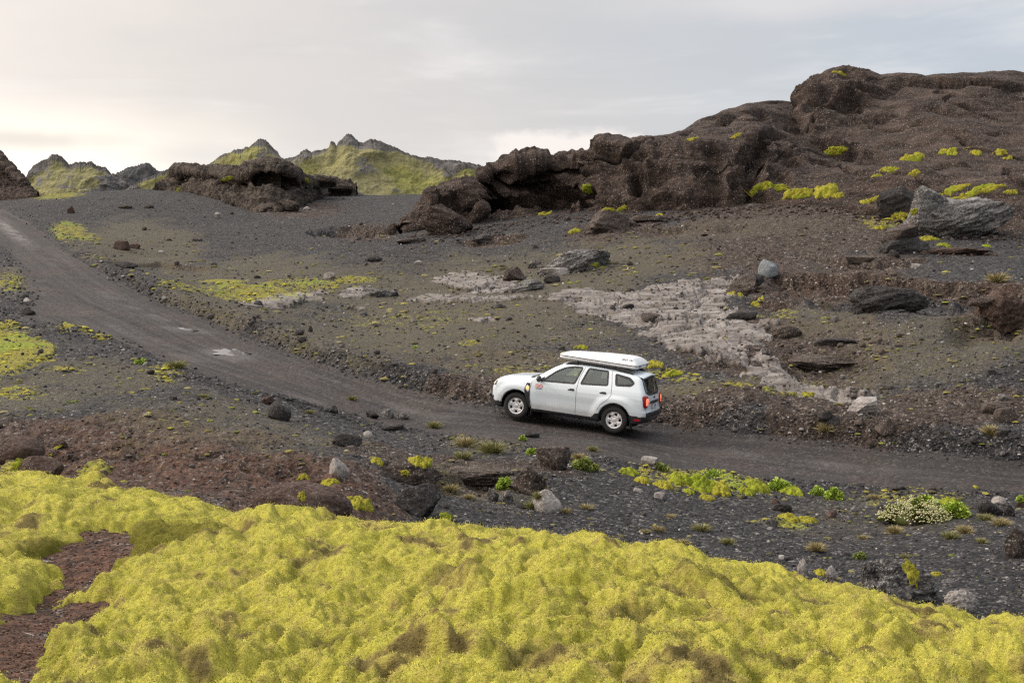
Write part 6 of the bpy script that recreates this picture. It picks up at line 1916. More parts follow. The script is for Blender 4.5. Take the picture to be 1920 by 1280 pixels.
M_PAINT = make_paint()
M_PLAST = plain("black_plastic", (0.022, 0.022, 0.024), 0.55, spec=0.4)
M_PLASTG = plain("dusty_grey_plastic", (0.07, 0.068, 0.068), 0.6, spec=0.4)
M_GAP = plain("shut_line", (0.20, 0.205, 0.21), 0.8)
M_RUB = plain("tyre_rubber", (0.028, 0.027, 0.027), 0.85, spec=0.25)
M_RIM = plain("silver_wheel", (0.62, 0.62, 0.63), 0.35, 0.25)
M_HOLE = plain("wheel_well", (0.008, 0.008, 0.008), 0.9)
M_TRIM = plain("interior_trim", (0.04, 0.042, 0.045), 0.8)
M_SEAT = plain("seat_cloth", (0.11, 0.12, 0.125), 0.9)
M_PLATE = plain("plate_white", (0.72, 0.72, 0.72), 0.5)
M_INK = plain("dark_ink", (0.03, 0.03, 0.04), 0.6)
M_LOGO = plain("coral_red", (0.80, 0.10, 0.07), 0.45)
M_CHROME = plain("chrome", (0.7, 0.7, 0.72), 0.15, 1.0)
M_GEL = plain("white_gelcoat", (0.68, 0.69, 0.70), 0.3, spec=0.5)


def glow(name, col, emit, strength):
    m, b = new_mat(name)
    finish(b, col, 0.2, **{'Emission Color': (*emit, 1.0), 'Emission Strength': strength})
    return m


M_TAIL = plain("red_lens", (0.30, 0.012, 0.015), 0.15)
M_TAILLIT = glow("lit_red_lamp", (0.8, 0.1, 0.05), (1.0, 0.20, 0.10), 1.0)
M_HEAD = glow("lit_headlamp", (0.8, 0.75, 0.65), (1.0, 0.80, 0.58), 0.9)
M_AMBER = glow("lit_amber_lamp", (0.9, 0.4, 0.1), (1.0, 0.36, 0.12), 1.2)
M_REFL = plain("red_reflector", (0.45, 0.012, 0.02), 0.25)


def make_glass():
    m, b = new_mat("window_glass")
    tr = b.n('ShaderNodeBsdfTransparent', ins={0: (0.72, 0.84, 0.84, 1)})
    gl = b.n('ShaderNodeBsdfGlossy', ins={0: (0.85, 0.95, 0.96, 1), 'Roughness': 0.02})
    lw = b.n('ShaderNodeLayerWeight', ins={0: 0.33})
    f = b.maprange(lw.outputs['Fresnel'], 0.0, 1.0, 0.04, 0.9, smooth=False)
    mx = b.n('ShaderNodeMixShader', ins={0: f, 1: tr.outputs[0], 2: gl.outputs[0]})
    b.n('ShaderNodeOutputMaterial', ins={0: mx.outputs[0]})
    return m


M_GLASS = make_glass()

CAR = bpy.data.objects.new('car', None); COL.objects.link(CAR)
tag(CAR, 'white SUV with lit tail lights driving up the dark gravel track', 'car')

# window outlines in side view (x forward, z up)
W_FR = round_poly([(0.66, 1.075), (0.60, 1.16), (0.36, 1.36), (0.14, 1.485), (-0.08, 1.535), (-0.335, 1.545), (-0.20, 1.115)], 0.05)
W_RR = round_poly([(-0.345, 1.125), (-0.485, 1.545), (-1.02, 1.535), (-1.075, 1.18)], 0.05)
W_QU = round_poly([(-1.215, 1.495), (-1.275, 1.205), (-1.67, 1.235), (-1.755, 1.32), (-1.61, 1.44)], 0.05)
W_BK = round_poly([(-0.60, 1.44), (0.60, 1.44), (0.665, 1.10), (0.45, 1.035), (-0.45, 1.035), (-0.665, 1.10)], 0.07)      # rear, (y, z)
W_WS = round_poly([(-0.60, 1.55), (0.60, 1.55), (0.74, 1.17), (-0.74, 1.17)], 0.06)                                         # windscreen (y, z)
D_FR = np.array([(0.93, 0.33), (0.98, 0.85), (0.96, 1.02), (0.86, 1.10), (0.64, 1.26), (0.36, 1.46), (0.12, 1.565), (-0.10, 1.60), (-0.40, 1.60), (-0.30, 1.30), (-0.27, 1.0), (-0.29, 0.33)])
D_RR = np.array([(-0.29, 0.33), (-0.27, 1.0), (-0.30, 1.30), (-0.40, 1.60), (-1.12, 1.585), (-1.17, 1.25), (-1.20, 0.95), (-1.12, 0.83), (-0.95, 0.68), (-0.86, 0.52), (-0.80, 0.33)])

V, Q = surface_nets(body_full, (-2.3, -1.0, 0.1), (2.3, 1.0, 1.8), 0.02)
FC = V[Q].mean(1)
fn_ = np.cross(V[Q[:, 1]] - V[Q[:, 0]], V[Q[:, 2]] - V[Q[:, 0]]); fn_ /= np.linalg.norm(fn_, axis=1, keepdims=True) + 1e-12
# make sure the faces point outward
eps = 0.01
if np.mean(body_full(*(FC + fn_ * eps).T) > body_full(*(FC - fn_ * eps).T)) < 0.5:
    Q = Q[:, ::-1]; fn_ = -fn_
cx, cy, cz = FC.T
skin = np.abs(body_f(cx, cy, cz)) < 0.012
sidef = (np.abs(fn_[:, 1]) > 0.55) & skin
win_s = [sidef & inside(cx, cz, w_) for w_ in (W_FR, W_RR, W_QU)]
rearf = (fn_[:, 0] < -0.2) & (cx < -1.7) & skin
win_b = rearf & inside(cy, cz, W_BK)
win_w = (fn_[:, 0] > 0.2) & (cx > 0.1) & (cx < 1.1) & inside(cy, cz, W_WS) & skin
win_all = win_s[0] | win_s[1] | win_s[2] | win_b | win_w
zone = np.full(len(Q), 'body            ')
dz = pw(cx, [(-2.2, 0.60), (-1.98, 0.50), (-1.6, 0.50)])
bump_r = (cx < -1.62) & (cz < np.where((cx < -1.9) & (np.abs(cy) < 0.72), 0.60, 0.50)) & skin
bump_f = (cx > 1.72) & (cz < np.where(cx > 2.0, 0.52, 0.40)) & skin
sill = (np.abs(cx) < 1.0) & (cz < 0.335 + 0.11 * smooth(-0.70, -0.86, cx)) & skin & (np.hypot(cx + WB, cz - WR) > ARCH_R)
inner = ~skin
for s_, nm in ((1, 'L'), (-1, 'R')):
    zone[sidef & (np.sign(cy) == s_) & inside(cx, cz, D_FR)] = 'dfront' + nm
    zone[sidef & (np.sign(cy) == s_) & inside(cx, cz, D_RR) & (np.hypot(cx + WB, cz - WR) > ARCH_R + 0.06)] = 'drear' + nm
zone[(fn_[:, 2] > 0.45) & (cx > 1.06) & (cx < 2.02) & (np.abs(cy) < 0.70) & (cz > 0.9)] = 'bonnet'
zone[rearf & (np.abs(cy) < 0.70) & (cz > 0.62) & (cz < 1.5)] = 'tailgate'
zone[bump_r] = 'bumpr'; zone[bump_f] = 'bumpf'; zone[sill] = 'sill'; 
for xs__ in (1, -1):
    for ys__ in (1, -1):
        zone[inner & (np.sign(cx) == xs__) & (np.sign(cy) == ys__)] = 'liner%d%d' % (xs__, ys__)
zone[win_all] = 'open'
zone = np.char.strip(zone)
FN = {'body': ('body', M_PAINT), 'dfrontL': ('door', M_PAINT), 'dfrontR': ('door', M_PAINT), 'drearL': ('door', M_PAINT), 'drearR': ('door', M_PAINT),
      'bonnet': ('bonnet', M_PAINT), 'tailgate': ('tailgate', M_PAINT), 'bumpr': ('bumper', M_PLAST), 'bumpf': ('bumper', M_PLAST), 'sill': ('sill', M_PLAST), 'liner11': ('wheel_arch_liner', M_HOLE), 'liner1-1': ('wheel_arch_liner', M_HOLE), 'liner-11': ('wheel_arch_liner', M_HOLE), 'liner-1-1': ('wheel_arch_liner', M_HOLE)}
PART = {}
for k, (nm, mt) in FN.items():
    f = Q[zone == k]
    if len(f) == 0: continue
    v_, f_, _ = compact(V, f)
    PART[k] = mesh_np(nm, v_, f_, mt, True, parent=CAR)


def ribbon(name, outer, inner_, mat, parent, closed=True):
    n = len(outer)
    Vr = np.concatenate([outer, inner_])
    F = [(i, (i + 1) % n, n + (i + 1) % n, n + i) for i in range(n if closed else n - 1)]
    return mesh_np(name, Vr, np.array(F), mat, True, parent=parent)


def on_side(p, s, off):
    y = side_y(p[:, 0], p[:, 1]) + off
    return np.stack([p[:, 0], y * s, p[:, 1]], -1)


def on_rear(p, off):
    return np.stack([rear_x(p[:, 0], p[:, 1]) - off, p[:, 0], p[:, 1]], -1)


def glass(name, face_sel, sgn_push, parent):
    v_, f_, _ = compact(V, Q[face_sel])
    v_ = v_ + np.array(sgn_push)
    return mesh_np(name, v_, f_, M_GLASS, True, parent=parent)


for s_, nm in ((1, 'L'), (-1, 'R')):
    for w_, sel_, par in ((W_FR, win_s[0], PART['dfront' + nm]), (W_RR, win_s[1], PART['drear' + nm]), (W_QU, win_s[2], CAR)):
        w_d = densify(w_, 0.03)
        g = glass('window' if par is not CAR else 'quarter_window', sel_ & (np.sign(cy) == s_), (0, -0.006 * s_, 0), par)
        wi = 0.045 if w_ is W_QU else 0.03
        ribbon('window_trim', on_side(inset(w_d, -0.012), s_, 0.004), on_side(inset(w_d, wi), s_, 0.001), M_PLAST, par if par is not CAR else g)
    # shut lines
    for dpoly in (D_FR, D_RR):
        p = densify(dpoly, 0.03)
        p = p[(p[:, 1] < 1.575)]
    def line(pts, par, wd=0.006):
        p = densify(np.array(pts, float), 0.03, False)
        dd = np.gradient(p, axis=0); dd /= np.linalg.norm(dd, axis=1, keepdims=True) + 1e-9
        nn = np.stack([-dd[:, 1], dd[:, 0]], -1) * wd
        ribbon('shut_line', on_side(p + nn, s_, 0.0025), on_side(p - nn, s_, 0.0025), M_GAP, par, False)
    line([(0.93, 0.36), (0.975, 0.85), (0.96, 1.02), (0.86, 1.10)], PART['dfront' + nm])
    line([(-0.40, 1.585), (-0.30, 1.30), (-0.27, 1.0), (-0.29, 0.36)], PART['drear' + nm])
    line([(-1.10, 1.58), (-1.17, 1.25), (-1.20, 0.95), (-1.12, 0.83), (-0.95, 0.68), (-0.87, 0.52)], PART['drear' + nm])
    # handles
    for hx, hz, par in ((-0.13, 0.955, PART['dfront' + nm]), (-0.98, 0.985, PART['drear' + nm])):
        hp = round_poly([(hx + 0.11, hz - 0.015), (hx + 0.03, hz + 0.03), (hx - 0.08, hz + 0.035), (hx - 0.095, hz - 0.025)], 0.03)
        o3 = on_side(hp, s_, 0.012); n = len(o3)
        i3 = on_side(inset(hp, 0.012), s_, 0.022)
        Vh = np.concatenate([on_side(hp, s_, 0.0), o3, i3, i3.mean(0, keepdims=True)])
        Fh = [(i, (i + 1) % n, n + (i + 1) % n, n + i) for i in range(n)] + [(n + i, n + (i + 1) % n, 2 * n + (i + 1) % n, 2 * n + i) for i in range(n)] + [(2 * n + i, 2 * n + (i + 1) % n, 3 * n, 3 * n) for i in range(n)]
        bmh = bmesh.new()
        vs = [bmh.verts.new(v) for v in Vh]
        for f in Fh:
            f = list(dict.fromkeys(f))
            bmh.faces.new([vs[i] for i in f])
        me = bpy.data.meshes.new('handle'); bmh.to_mesh(me); bmh.free(); me.materials.append(M_PLAST)
        ho = bpy.data.objects.new('handle', me); COL.objects.link(ho); ho.parent = par
    # black wing panel with a lit amber repeater
    pl = round_poly([(0.985, 1.0), (0.865 + 0.235, 0.985), (1.13, 0.82), (1.02 + 0.14, 0.66), (0.985, 0.40)], 0.03)
    pl = round_poly([(0.99, 0.985), (1.085, 0.98), (1.13, 0.80), (1.10, 0.66), (0.99 - 0.03, 0.34), (0.945, 0.34)], 0.02)
    pd_ = densify(pl, 0.03)
    ctr = np.array([[1.035, 0.72]])
    ribbon('wing_panel', on_side(pd_, s_, 0.006), on_side(np.repeat(ctr, len(pd_), 0) + (pd_ - ctr) * 0.02, s_, 0.009), M_PLAST, CAR)
    rp = round_poly([(1.005, 0.90), (1.075, 0.895), (1.085, 0.815), (1.01, 0.82)], 0.02)
    ribbon('side_repeater', on_side(rp, s_, 0.012), on_side(np.repeat(rp.mean(0, keepdims=True), len(rp), 0) + (rp - rp.mean(0)) * 0.05, s_, 0.016), M_AMBER, CAR)
    # arch lips
    for xw in (WB, -WB):
        a = np.linspace(-0.32, math.pi + 0.32, 46)
        po = np.stack([xw + (ARCH_R + 0.022) * np.cos(a), WR + (ARCH_R + 0.022) * np.sin(a)], -1); pi_ = np.stack([xw + (ARCH_R - 0.012) * np.cos(a), WR + (ARCH_R - 0.012) * np.sin(a)], -1)
        k = po[:, 1] > 0.27
        ribbon('arch_lip', on_side(po[k], s_, 0.004), on_side(pi_[k], s_, -0.03), M_PLAST, CAR, False)
    # tail lamps: rounded block wrapped on the corner, lit element inside
    tl = round_poly([(0.60, 1.035), (0.80, 1.045), (0.83, 0.99), (0.83, 0.78), (0.78, 0.72), (0.62, 0.73), (0.575, 0.80), (0.575, 0.98)], 0.05)
    def lamp(poly, off, mat, name, parent, grow=0.0):
        p = densify(poly, 0.025)
        c = p.mean(0)
        rings = []
        for k_, o_ in ((1.0 + grow, -0.015), (1.0, off), (0.82, off + 0.012), (0.45, off + 0.017), (0.02, off + 0.018)):
            pp = c + (p - c) * k_
            pp = np.stack([pp[:, 0] * s_, pp[:, 1]], -1)
            rings.append(on_rear(pp, o_))
        n = len(p)
        F = []
        for r_ in range(4):
            F += [(r_ * n + i, r_ * n + (i + 1) % n, (r_ + 1) * n + (i + 1) % n, (r_ + 1) * n + i) for i in range(n)]
        return mesh_np(name, np.concatenate(rings), np.array(F), mat, True, parent=parent)
    lp = lamp(tl, 0.020, M_TAIL, 'tail_lamp', CAR)
    lit = round_poly([(0.62, 0.975), (0.755, 0.965), (0.77, 0.90), (0.755, 0.79), (0.66, 0.785), (0.61, 0.84)], 0.03)
    lamp(lit, 0.036, M_TAILLIT, 'lit_element', lp)
    dk = round_poly([(0.615, 0.87), (0.685, 0.87), (0.685, 0.842), (0.615, 0.842)], 0.01)
    lamp(dk, 0.050, M_TAIL, 'lens_bar', lp)
    # rear side reflector and mud flaps
    rf = round_poly([(-1.86, 0.435), (-1.86, 0.385), (-2.0, 0.385), (-2.02, 0.435)], 0.015)
    ribbon('reflector', on_side(rf, s_, 0.006), on_side(np.repeat(rf.mean(0, keepdims=True), len(rf), 0) + (rf - rf.mean(0)) * 0.05, s_, 0.010), M_REFL, CAR)
    for xm in (WB - 0.43, -WB - 0.43):
        bmx = bmesh.new(); bmesh.ops.create_cube(bmx, size=1)
        bmesh.ops.scale(bmx, vec=(0.02, 0.22, 0.24), verts=bmx.verts); bmesh.ops.translate(bmx, vec=(xm, 0.765 * s_, 0.27), verts=bmx.verts)
        bmesh.ops.bevel(bmx, geom=bmx.edges[:], offset=0.006, segments=2, affect='EDGES')
        me = bpy.data.meshes.new('mud_flap'); bmx.to_mesh(me); bmx.free(); me.materials.append(M_PLAST)
        oo = bpy.data.objects.new('mud_flap', me); COL.objects.link(oo); oo.parent = CAR
    # head lamp: patch wrapped round the front corner
    hz_ = np.linspace(0.80, 0.965, 7); hx_ = np.linspace(1.93, 2.10, 9)
    HX, HZ = np.meshgrid(hx_, hz_)
    HXs = HX + (HZ - 0.88) * -0.35
    hy = side_y(HXs.ravel(), HZ.ravel()) * s_
    Vl = np.stack([HXs.ravel(), hy + 0.006 * s_, HZ.ravel()], -1)
    hl = mesh_np('headlamp', Vl, grid_faces(7, 9), M_PLASTG, True, parent=CAR)
    k_ = (np.arange(63).reshape(7, 9)[1:6, 3:9]).ravel()
    mesh_np('lit_element', Vl[k_] + np.array([0.006, 0.008 * s_, 0]), grid_faces(5, 6), M_HEAD, True, parent=hl)
    # mirror
    bmx = bmesh.new(); bmesh.ops.create_uvsphere(bmx, u_segments=20, v_segments=14, radius=1)
    for v in bmx.verts:
        v.co.x = v.co.x * 0.075 if v.co.x > 0 else v.co.x * 0.035
        v.co.y *= 0.125; v.co.z = v.co.z * 0.085
    bmesh.ops.translate(bmx, vec=(0.72, (0.875 + 0.12) * s_, 1.135), verts=bmx.verts)
    me = bpy.data.meshes.new('side_mirror'); bmx.to_mesh(me); bmx.free(); me.materials.append(M_PLASTG)
    for p_ in me.polygons: p_.use_smooth = True
    mo = bpy.data.objects.new('side_mirror', me); COL.objects.link(mo); mo.parent = CAR
    bmx = bmesh.new(); bmesh.ops.create_cube(bmx, size=1); bmesh.ops.scale(bmx, vec=(0.07, 0.10, 0.04), verts=bmx.verts); bmesh.ops.translate(bmx, vec=(0.70, 0.885 * s_, 1.09), verts=bmx.verts)
    me = bpy.data.meshes.new('mirror_arm'); bmx.to_mesh(me); bmx.free(); me.materials.append(M_PLAST)
    oo = bpy.data.objects.new('mirror_arm', me); COL.objects.link(oo); oo.parent = mo
    # sail panel at the foot of the A pillar
    sp_ = np.array([(0.80, 1.085), (0.64, 1.085), (0.625, 1.19), (0.66, 1.175)])
    mesh_np('sail_panel', on_side(sp_, s_, 0.006), np.array([[0, 1, 2, 3]]), M_PLAST, False, parent=PART['dfront' + nm])
    # roof rail: arched bar on feet
    xs = np.linspace(0.16, -1.66, 40); t = np.linspace(0, 1, 40)
    zr = top_z(xs, np.full(40, 0.575)) + 0.008 + 0.062 * np.clip(np.minimum(t, 1 - t) / 0.09, 0, 1) ** 0.7
    ring = []
    for a in np.linspace(0, 2 * math.pi, 9)[:-1]:
        ring.append(np.stack([xs, (0.575 + 0.020 * math.cos(a)) * s_ + 0 * xs, zr + 0.017 * math.sin(a)], -1))
    R_ = np.stack(ring, 1)                        # 40 x 8
    Fr = [(i * 8 + j, i * 8 + (j + 1) % 8, (i + 1) * 8 + (j + 1) % 8, (i + 1) * 8 + j) for i in range(39) for j in range(8)]
    rail = mesh_np('roof_rail', R_.reshape(-1, 3), np.array(Fr), M_PLASTG, True, parent=CAR)
    # the end fins fill the space below the rail
    for a0, a1 in ((30, 40), (0, 8)):
        xs2 = xs[a0:a1]; zt = zr[a0:a1]; zb2 = top_z(xs2, np.full(len(xs2), 0.575)) - 0.01
        Vt = np.concatenate([np.stack([xs2, 0.592 * s_ + 0 * xs2, zt], -1), np.stack([xs2, 0.597 * s_ + 0 * xs2, zb2], -1), np.stack([xs2, 0.558 * s_ + 0 * xs2, zt], -1), np.stack([xs2, 0.555 * s_ + 0 * xs2, zb2], -1)])
        n = len(xs2)
        Fq = [(i, i + 1, n + i + 1, n + i) for i in range(n - 1)] + [(2 * n + i, 2 * n + i + 1, 3 * n + i + 1, 3 * n + i) for i in range(n - 1)]
        mesh_np('rail_foot', Vt, np.array(Fq), M_PLAST, True, parent=rail)

# rear glass with a black band, spoiler lip, wiper, handle bar, plate, emblem
gb = glass('rear_window', win_b, (0.006, 0, 0), PART['tailgate'])
wd_ = densify(W_BK, 0.03)
ribbon('window_trim', on_rear(inset(wd_, -0.012), 0.004), on_rear(inset(wd_, 0.035), 0.001), M_PLAST, gb)


def rear_patch(name, poly, off, mat, parent, step=0.03):
    p = densify(np.array(poly, float), step); c = p.mean(0)
    rings = [on_rear(c + (p - c) * k_, o_) for k_, o_ in ((1.0, -0.004), (1.0, off), (0.5, off), (0.02, off))]
    n = len(p)
    F = [(r_ * n + i, r_ * n + (i + 1) % n, (r_ + 1) * n + (i + 1) % n, (r_ + 1) * n + i) for r_ in range(3) for i in range(n)]
    return mesh_np(name, np.concatenate(rings), np.array(F), mat, False, parent=parent)


rear_patch('spoiler_lip', [(-0.62, 1.462), (0.62, 1.462), (0.63, 1.440), (-0.63, 1.440)], 0.012, M_PLAST, PART['tailgate'])
# spoiler overhang in body colour
sy = np.linspace(-0.62, 0.62, 25); sx_ = np.array([-1.72, -1.86, -1.97, -1.985, -1.95, -1.86])
szo = np.array([0.0, 0.010, -0.012, -0.030, -0.045, -0.06])
Vs = []
for yv in sy:
    zt = top_z(np.array([-1.72]), np.array([yv]))[0]
    for k_ in range(6):
        Vs.append((sx_[k_] + 0.05 * (abs(yv) / 0.62) ** 3, yv, zt + szo[k_] - 0.035 * (k_ > 0) * (k_ / 3 if k_ < 3 else 1)))
mesh_np('spoiler', np.array(Vs), grid_faces(25, 6), M_PAINT, True, parent=PART['tailgate'])
rear_patch('plate_garnish', [(-0.36, 0.885), (0.36, 0.885), (0.42, 0.825), (-0.42, 0.825)], 0.022, M_PLAST, PART['tailgate'])
np_ = rear_patch('number_plate', [(-0.235, 0.805), (0.235, 0.805), (0.235, 0.675), (-0.235, 0.675)], 0.016, M_INK, PART['tailgate'])
rear_patch('plate_face', [(-0.222, 0.795), (0.222, 0.795), (0.222, 0.685), (-0.222, 0.685)], 0.019, M_PLATE, np_)
rear_patch('emblem', [(-0.06, 0.985), (0.06, 0.985), (0.075, 0.965), (0.05, 0.935), (-0.05, 0.935), (-0.075, 0.965)], 0.010, M_INK, PART['tailgate'])
wp = np.array([(-0.02, 1.055), (-0.42, 1.10), (-0.42, 1.115), (-0.02, 1.085)])
rear_patch('rear_wiper', wp, 0.02, M_PLAST, PART['tailgate'])
rear_patch('shut_line', [(-0.70, 0.628), (0.70, 0.628), (0.70, 0.615), (-0.70, 0.615)], 0.003, M_GAP, PART['tailgate'])
for s_ in (1, -1):
    rear_patch('shut_line', [(0.705 * s_, 0.63), (0.715 * s_, 0.63), (0.56 * s_, 0.90), (0.55 * s_, 0.90)], 0.003, M_GAP, PART['tailgate'])
# bumper mouldings proud of the skin
rear_patch('bumper_step', [(-0.62, 0.60), (0.62, 0.60), (0.70, 0.545), (-0.70, 0.545)], 0.018, M_PLAST, PART['bumpr'])
rear_patch('bumper_insert', [(-0.5, 0.46), (0.5, 0.46), (0.46, 0.40), (-0.46, 0.40)], 0.014, M_PLASTG, PART['bumpr'])
glass('windscreen', win_w, (-0.006, 0, 0), CAR)
# front wiper cowl
cxs = np.linspace(0.98, 1.07, 5); cys = np.linspace(-0.66, 0.66, 21)
CXX, CYY = np.meshgrid(cxs, cys)
mesh_np('scuttle_panel', np.stack([CXX.ravel(), CYY.ravel(), top_z(CXX.ravel(), CYY.ravel()) + 0.006], -1), grid_faces(21, 5), M_PLAST, True, parent=CAR)


def text_obj(name, body, size, mat, parent, mtx, extrude=0.002, shear=0.0, spacing=1.0, bold=0.0):
    cu = bpy.data.curves.new(name, 'FONT'); cu.body = body; cu.size = size; cu.extrude = extrude; cu.align_x = 'CENTER'; cu.align_y = 'CENTER'; cu.shear = shear; cu.space_character = spacing
    cu.offset = bold; cu.materials.append(mat)
    tmp = bpy.data.objects.new(name, cu); COL.objects.link(tmp)
    bpy.context.view_layer.update()
    me = bpy.data.meshes.new_from_object(tmp.evaluated_get(bpy.context.evaluated_depsgraph_get()))
    bpy.data.objects.remove(tmp)
    o = bpy.data.objects.new(name, me); COL.objects.link(o); o.parent = parent; o.matrix_local = mtx
    return o


# door lettering, left side (towards the viewer)
def side_frame(x, z, off=0.004, s_=1):
    y = side_y(np.array([x, x + 0.05, x]), np.array([z, z, z + 0.05]))
    p = Vector((x, y[0] * s_, z)); ex = Vector((-0.05 * s_, (y[0] - y[1]) * 1.0, 0)).normalized(); ez = Vector((0, (y[2] - y[0]) * s_, 0.05)).normalized()
    if s_ == 1: ex = Vector((-0.05, -(y[1] - y[0]), 0)).normalized()
    n = ex.cross(ez).normalized()
    if n.y * s_ < 0: n = -n
    m = Matrix((ex, ez, n)).transposed().to_4x4(); m.translation = p + n * off
    return m


for txt, x, z, sz, mt, sp_ in (('G', 0.80, 0.935, 0.125, M_LOGO, 1.0), ('O', 0.695, 0.935, 0.125, M_LOGO, 1.0), ('CAMPERS', 0.75, 0.865, 0.036, M_INK, 1.15)):
    text_obj('lettering', txt, sz, mt, PART['dfrontL'], side_frame(x, z, 0.006), spacing=sp_, bold=0.003 if mt is M_LOGO else 0.0)
# plate characters
yz = rear_x(np.array([0.0]), np.array([0.74]))[0]
text_obj('plate_lettering', 'EU I1', 0.11, M_INK, np_, Matrix(((0, 0, -1, yz - 0.021), (-1, 0, 0, 0.0), (0, 1, 0, 0.738), (0, 0, 0, 1))))

# interior: floor tub, dashboard, wheel, seats
def box_part(name, c, sc, mat, parent, bev=0.03, rot=None):
    bmx = bmesh.new(); bmesh.ops.create_cube(bmx, size=1)
    bmesh.ops.scale(bmx, vec=sc, verts=bmx.verts)
    bmesh.ops.bevel(bmx, geom=bmx.edges[:], offset=min(bev, min(sc) * 0.45), segments=3, affect='EDGES')
    if rot is not None: bmesh.ops.rotate(bmx, cent=(0, 0, 0), matrix=Matrix.Rotation(rot[0], 3, rot[1]), verts=bmx.verts)
    bmesh.ops.translate(bmx, vec=c, verts=bmx.verts)
    me = bpy.data.meshes.new(name); bmx.to_mesh(me); bmx.free(); me.materials.append(mat)
    for p_ in me.polygons: p_.use_smooth = True
    o = bpy.data.objects.new(name, me); COL.objects.link(o); o.parent = parent
    return o


box_part('cabin_floor', (-0.35, 0, 0.40), (2.9, 1.56, 0.10), M_TRIM, CAR)
for s_ in (1, -1):
    box_part('door_card', (-0.35, 0.79 * s_, 0.75), (2.3, 0.05, 0.66), M_TRIM, CAR, 0.02)
box_part('dashboard', (0.86, 0, 0.98), (0.42, 1.46, 0.30), M_TRIM, CAR, 0.10)
box_part('boot_cover', (-1.65, 0, 0.98), (0.55, 1.30, 0.05), M_TRIM, CAR, 0.02)
for y0 in (0.38, -0.38):
    st_ = box_part('seat', (0.08, y0, 0.66), (0.52, 0.50, 0.18), M_SEAT, CAR, 0.06)
    box_part('backrest', (-0.22, y0, 1.00), (0.16, 0.48, 0.66), M_SEAT, st_, 0.06, (math.radians(-14), 'Y'))
    box_part('headrest', (-0.34, y0, 1.40), (0.10, 0.26, 0.17), M_SEAT, st_, 0.045)
st_ = box_part('seat', (-0.72, 0, 0.68), (0.48, 1.30, 0.18), M_SEAT, CAR, 0.06)
box_part('backrest', (-1.02, 0, 1.00), (0.15, 1.30, 0.62), M_SEAT, st_, 0.06, (math.radians(-14), 'Y'))
for y0 in (0.4, -0.4):
    box_part('headrest', (-1.13, y0, 1.36), (0.09, 0.24, 0.14), M_SEAT, st_, 0.04)
bmx = bmesh.new()
R0, r0 = 0.185, 0.016
vs = [[bmx.verts.new(((R0 + r0 * math.cos(b_)) * math.cos(a), (R0 + r0 * math.cos(b_)) * math.sin(a), r0 * math.sin(b_))) for b_ in np.linspace(0, 2 * math.pi, 7)[:-1]] for a in np.linspace(0, 2 * math.pi, 29)[:-1]]
for i in range(28):
    for j in range(6):
        bmx.faces.new((vs[i][j], vs[(i + 1) % 28][j], vs[(i + 1) % 28][(j + 1) % 6], vs[i][(j + 1) % 6]))
bmesh.ops.rotate(bmx, cent=(0, 0, 0), matrix=Matrix.Rotation(math.radians(-64), 3, 'Y'), verts=bmx.verts)
bmesh.ops.translate(bmx, vec=(0.50, 0.38, 1.06), verts=bmx.verts)
me = bpy.data.meshes.new('steering_wheel'); bmx.to_mesh(me); bmx.free(); me.materials.append(M_TRIM)
oo = bpy.data.objects.new('steering_wheel', me); COL.objects.link(oo); oo.parent = CAR
# underside: axles and exhaust box so that daylight does not pass clean beneath
box_part('underbody', (-0.1, 0, 0.29), (3.3, 1.2, 0.12), M_HOLE, CAR, 0.04)


# wheels
def lathe(prof, n, axis_y=True):
    a = np.linspace(0, 2 * math.pi, n + 1)[:-1]
    pr = np.array(prof)
    Vl = np.stack([pr[None, :, 0] * np.cos(a)[:, None], np.broadcast_to(pr[None, :, 1], (n, len(pr))), pr[None, :, 0] * np.sin(a)[:, None]], -1)
    m = len(pr)
    F = [(i * m + j, ((i + 1) % n) * m + j, ((i + 1) % n) * m + j + 1, i * m + j + 1) for i in range(n) for j in range(m - 1)]
    return Vl.reshape(-1, 3), np.array(F)


tyre_prof = [(0.215, 0.085), (0.232, 0.104), (0.262, 0.112), (0.30, 0.108), (0.327, 0.094), (0.339, 0.078), (0.343, 0.055), (0.3435, 0.0), (0.343, -0.055), (0.339, -0.078), (0.327, -0.094), (0.30, -0.108), (0.25, -0.112), (0.215, -0.09)]
TV, TF = lathe(tyre_prof, 72)
# tread blocks: ripple the outermost rings
ang = np.arctan2(TV[:, 2], TV[:, 0]); rad = np.hypot(TV[:, 0], TV[:, 2])
dr = np.where(rad > 0.33, 0.006 * np.sign(np.sin(ang * 36 + TV[:, 1] * 40)), 0)
TV[:, 0] -= dr * np.cos(ang); TV[:, 2] -= dr * np.sin(ang)
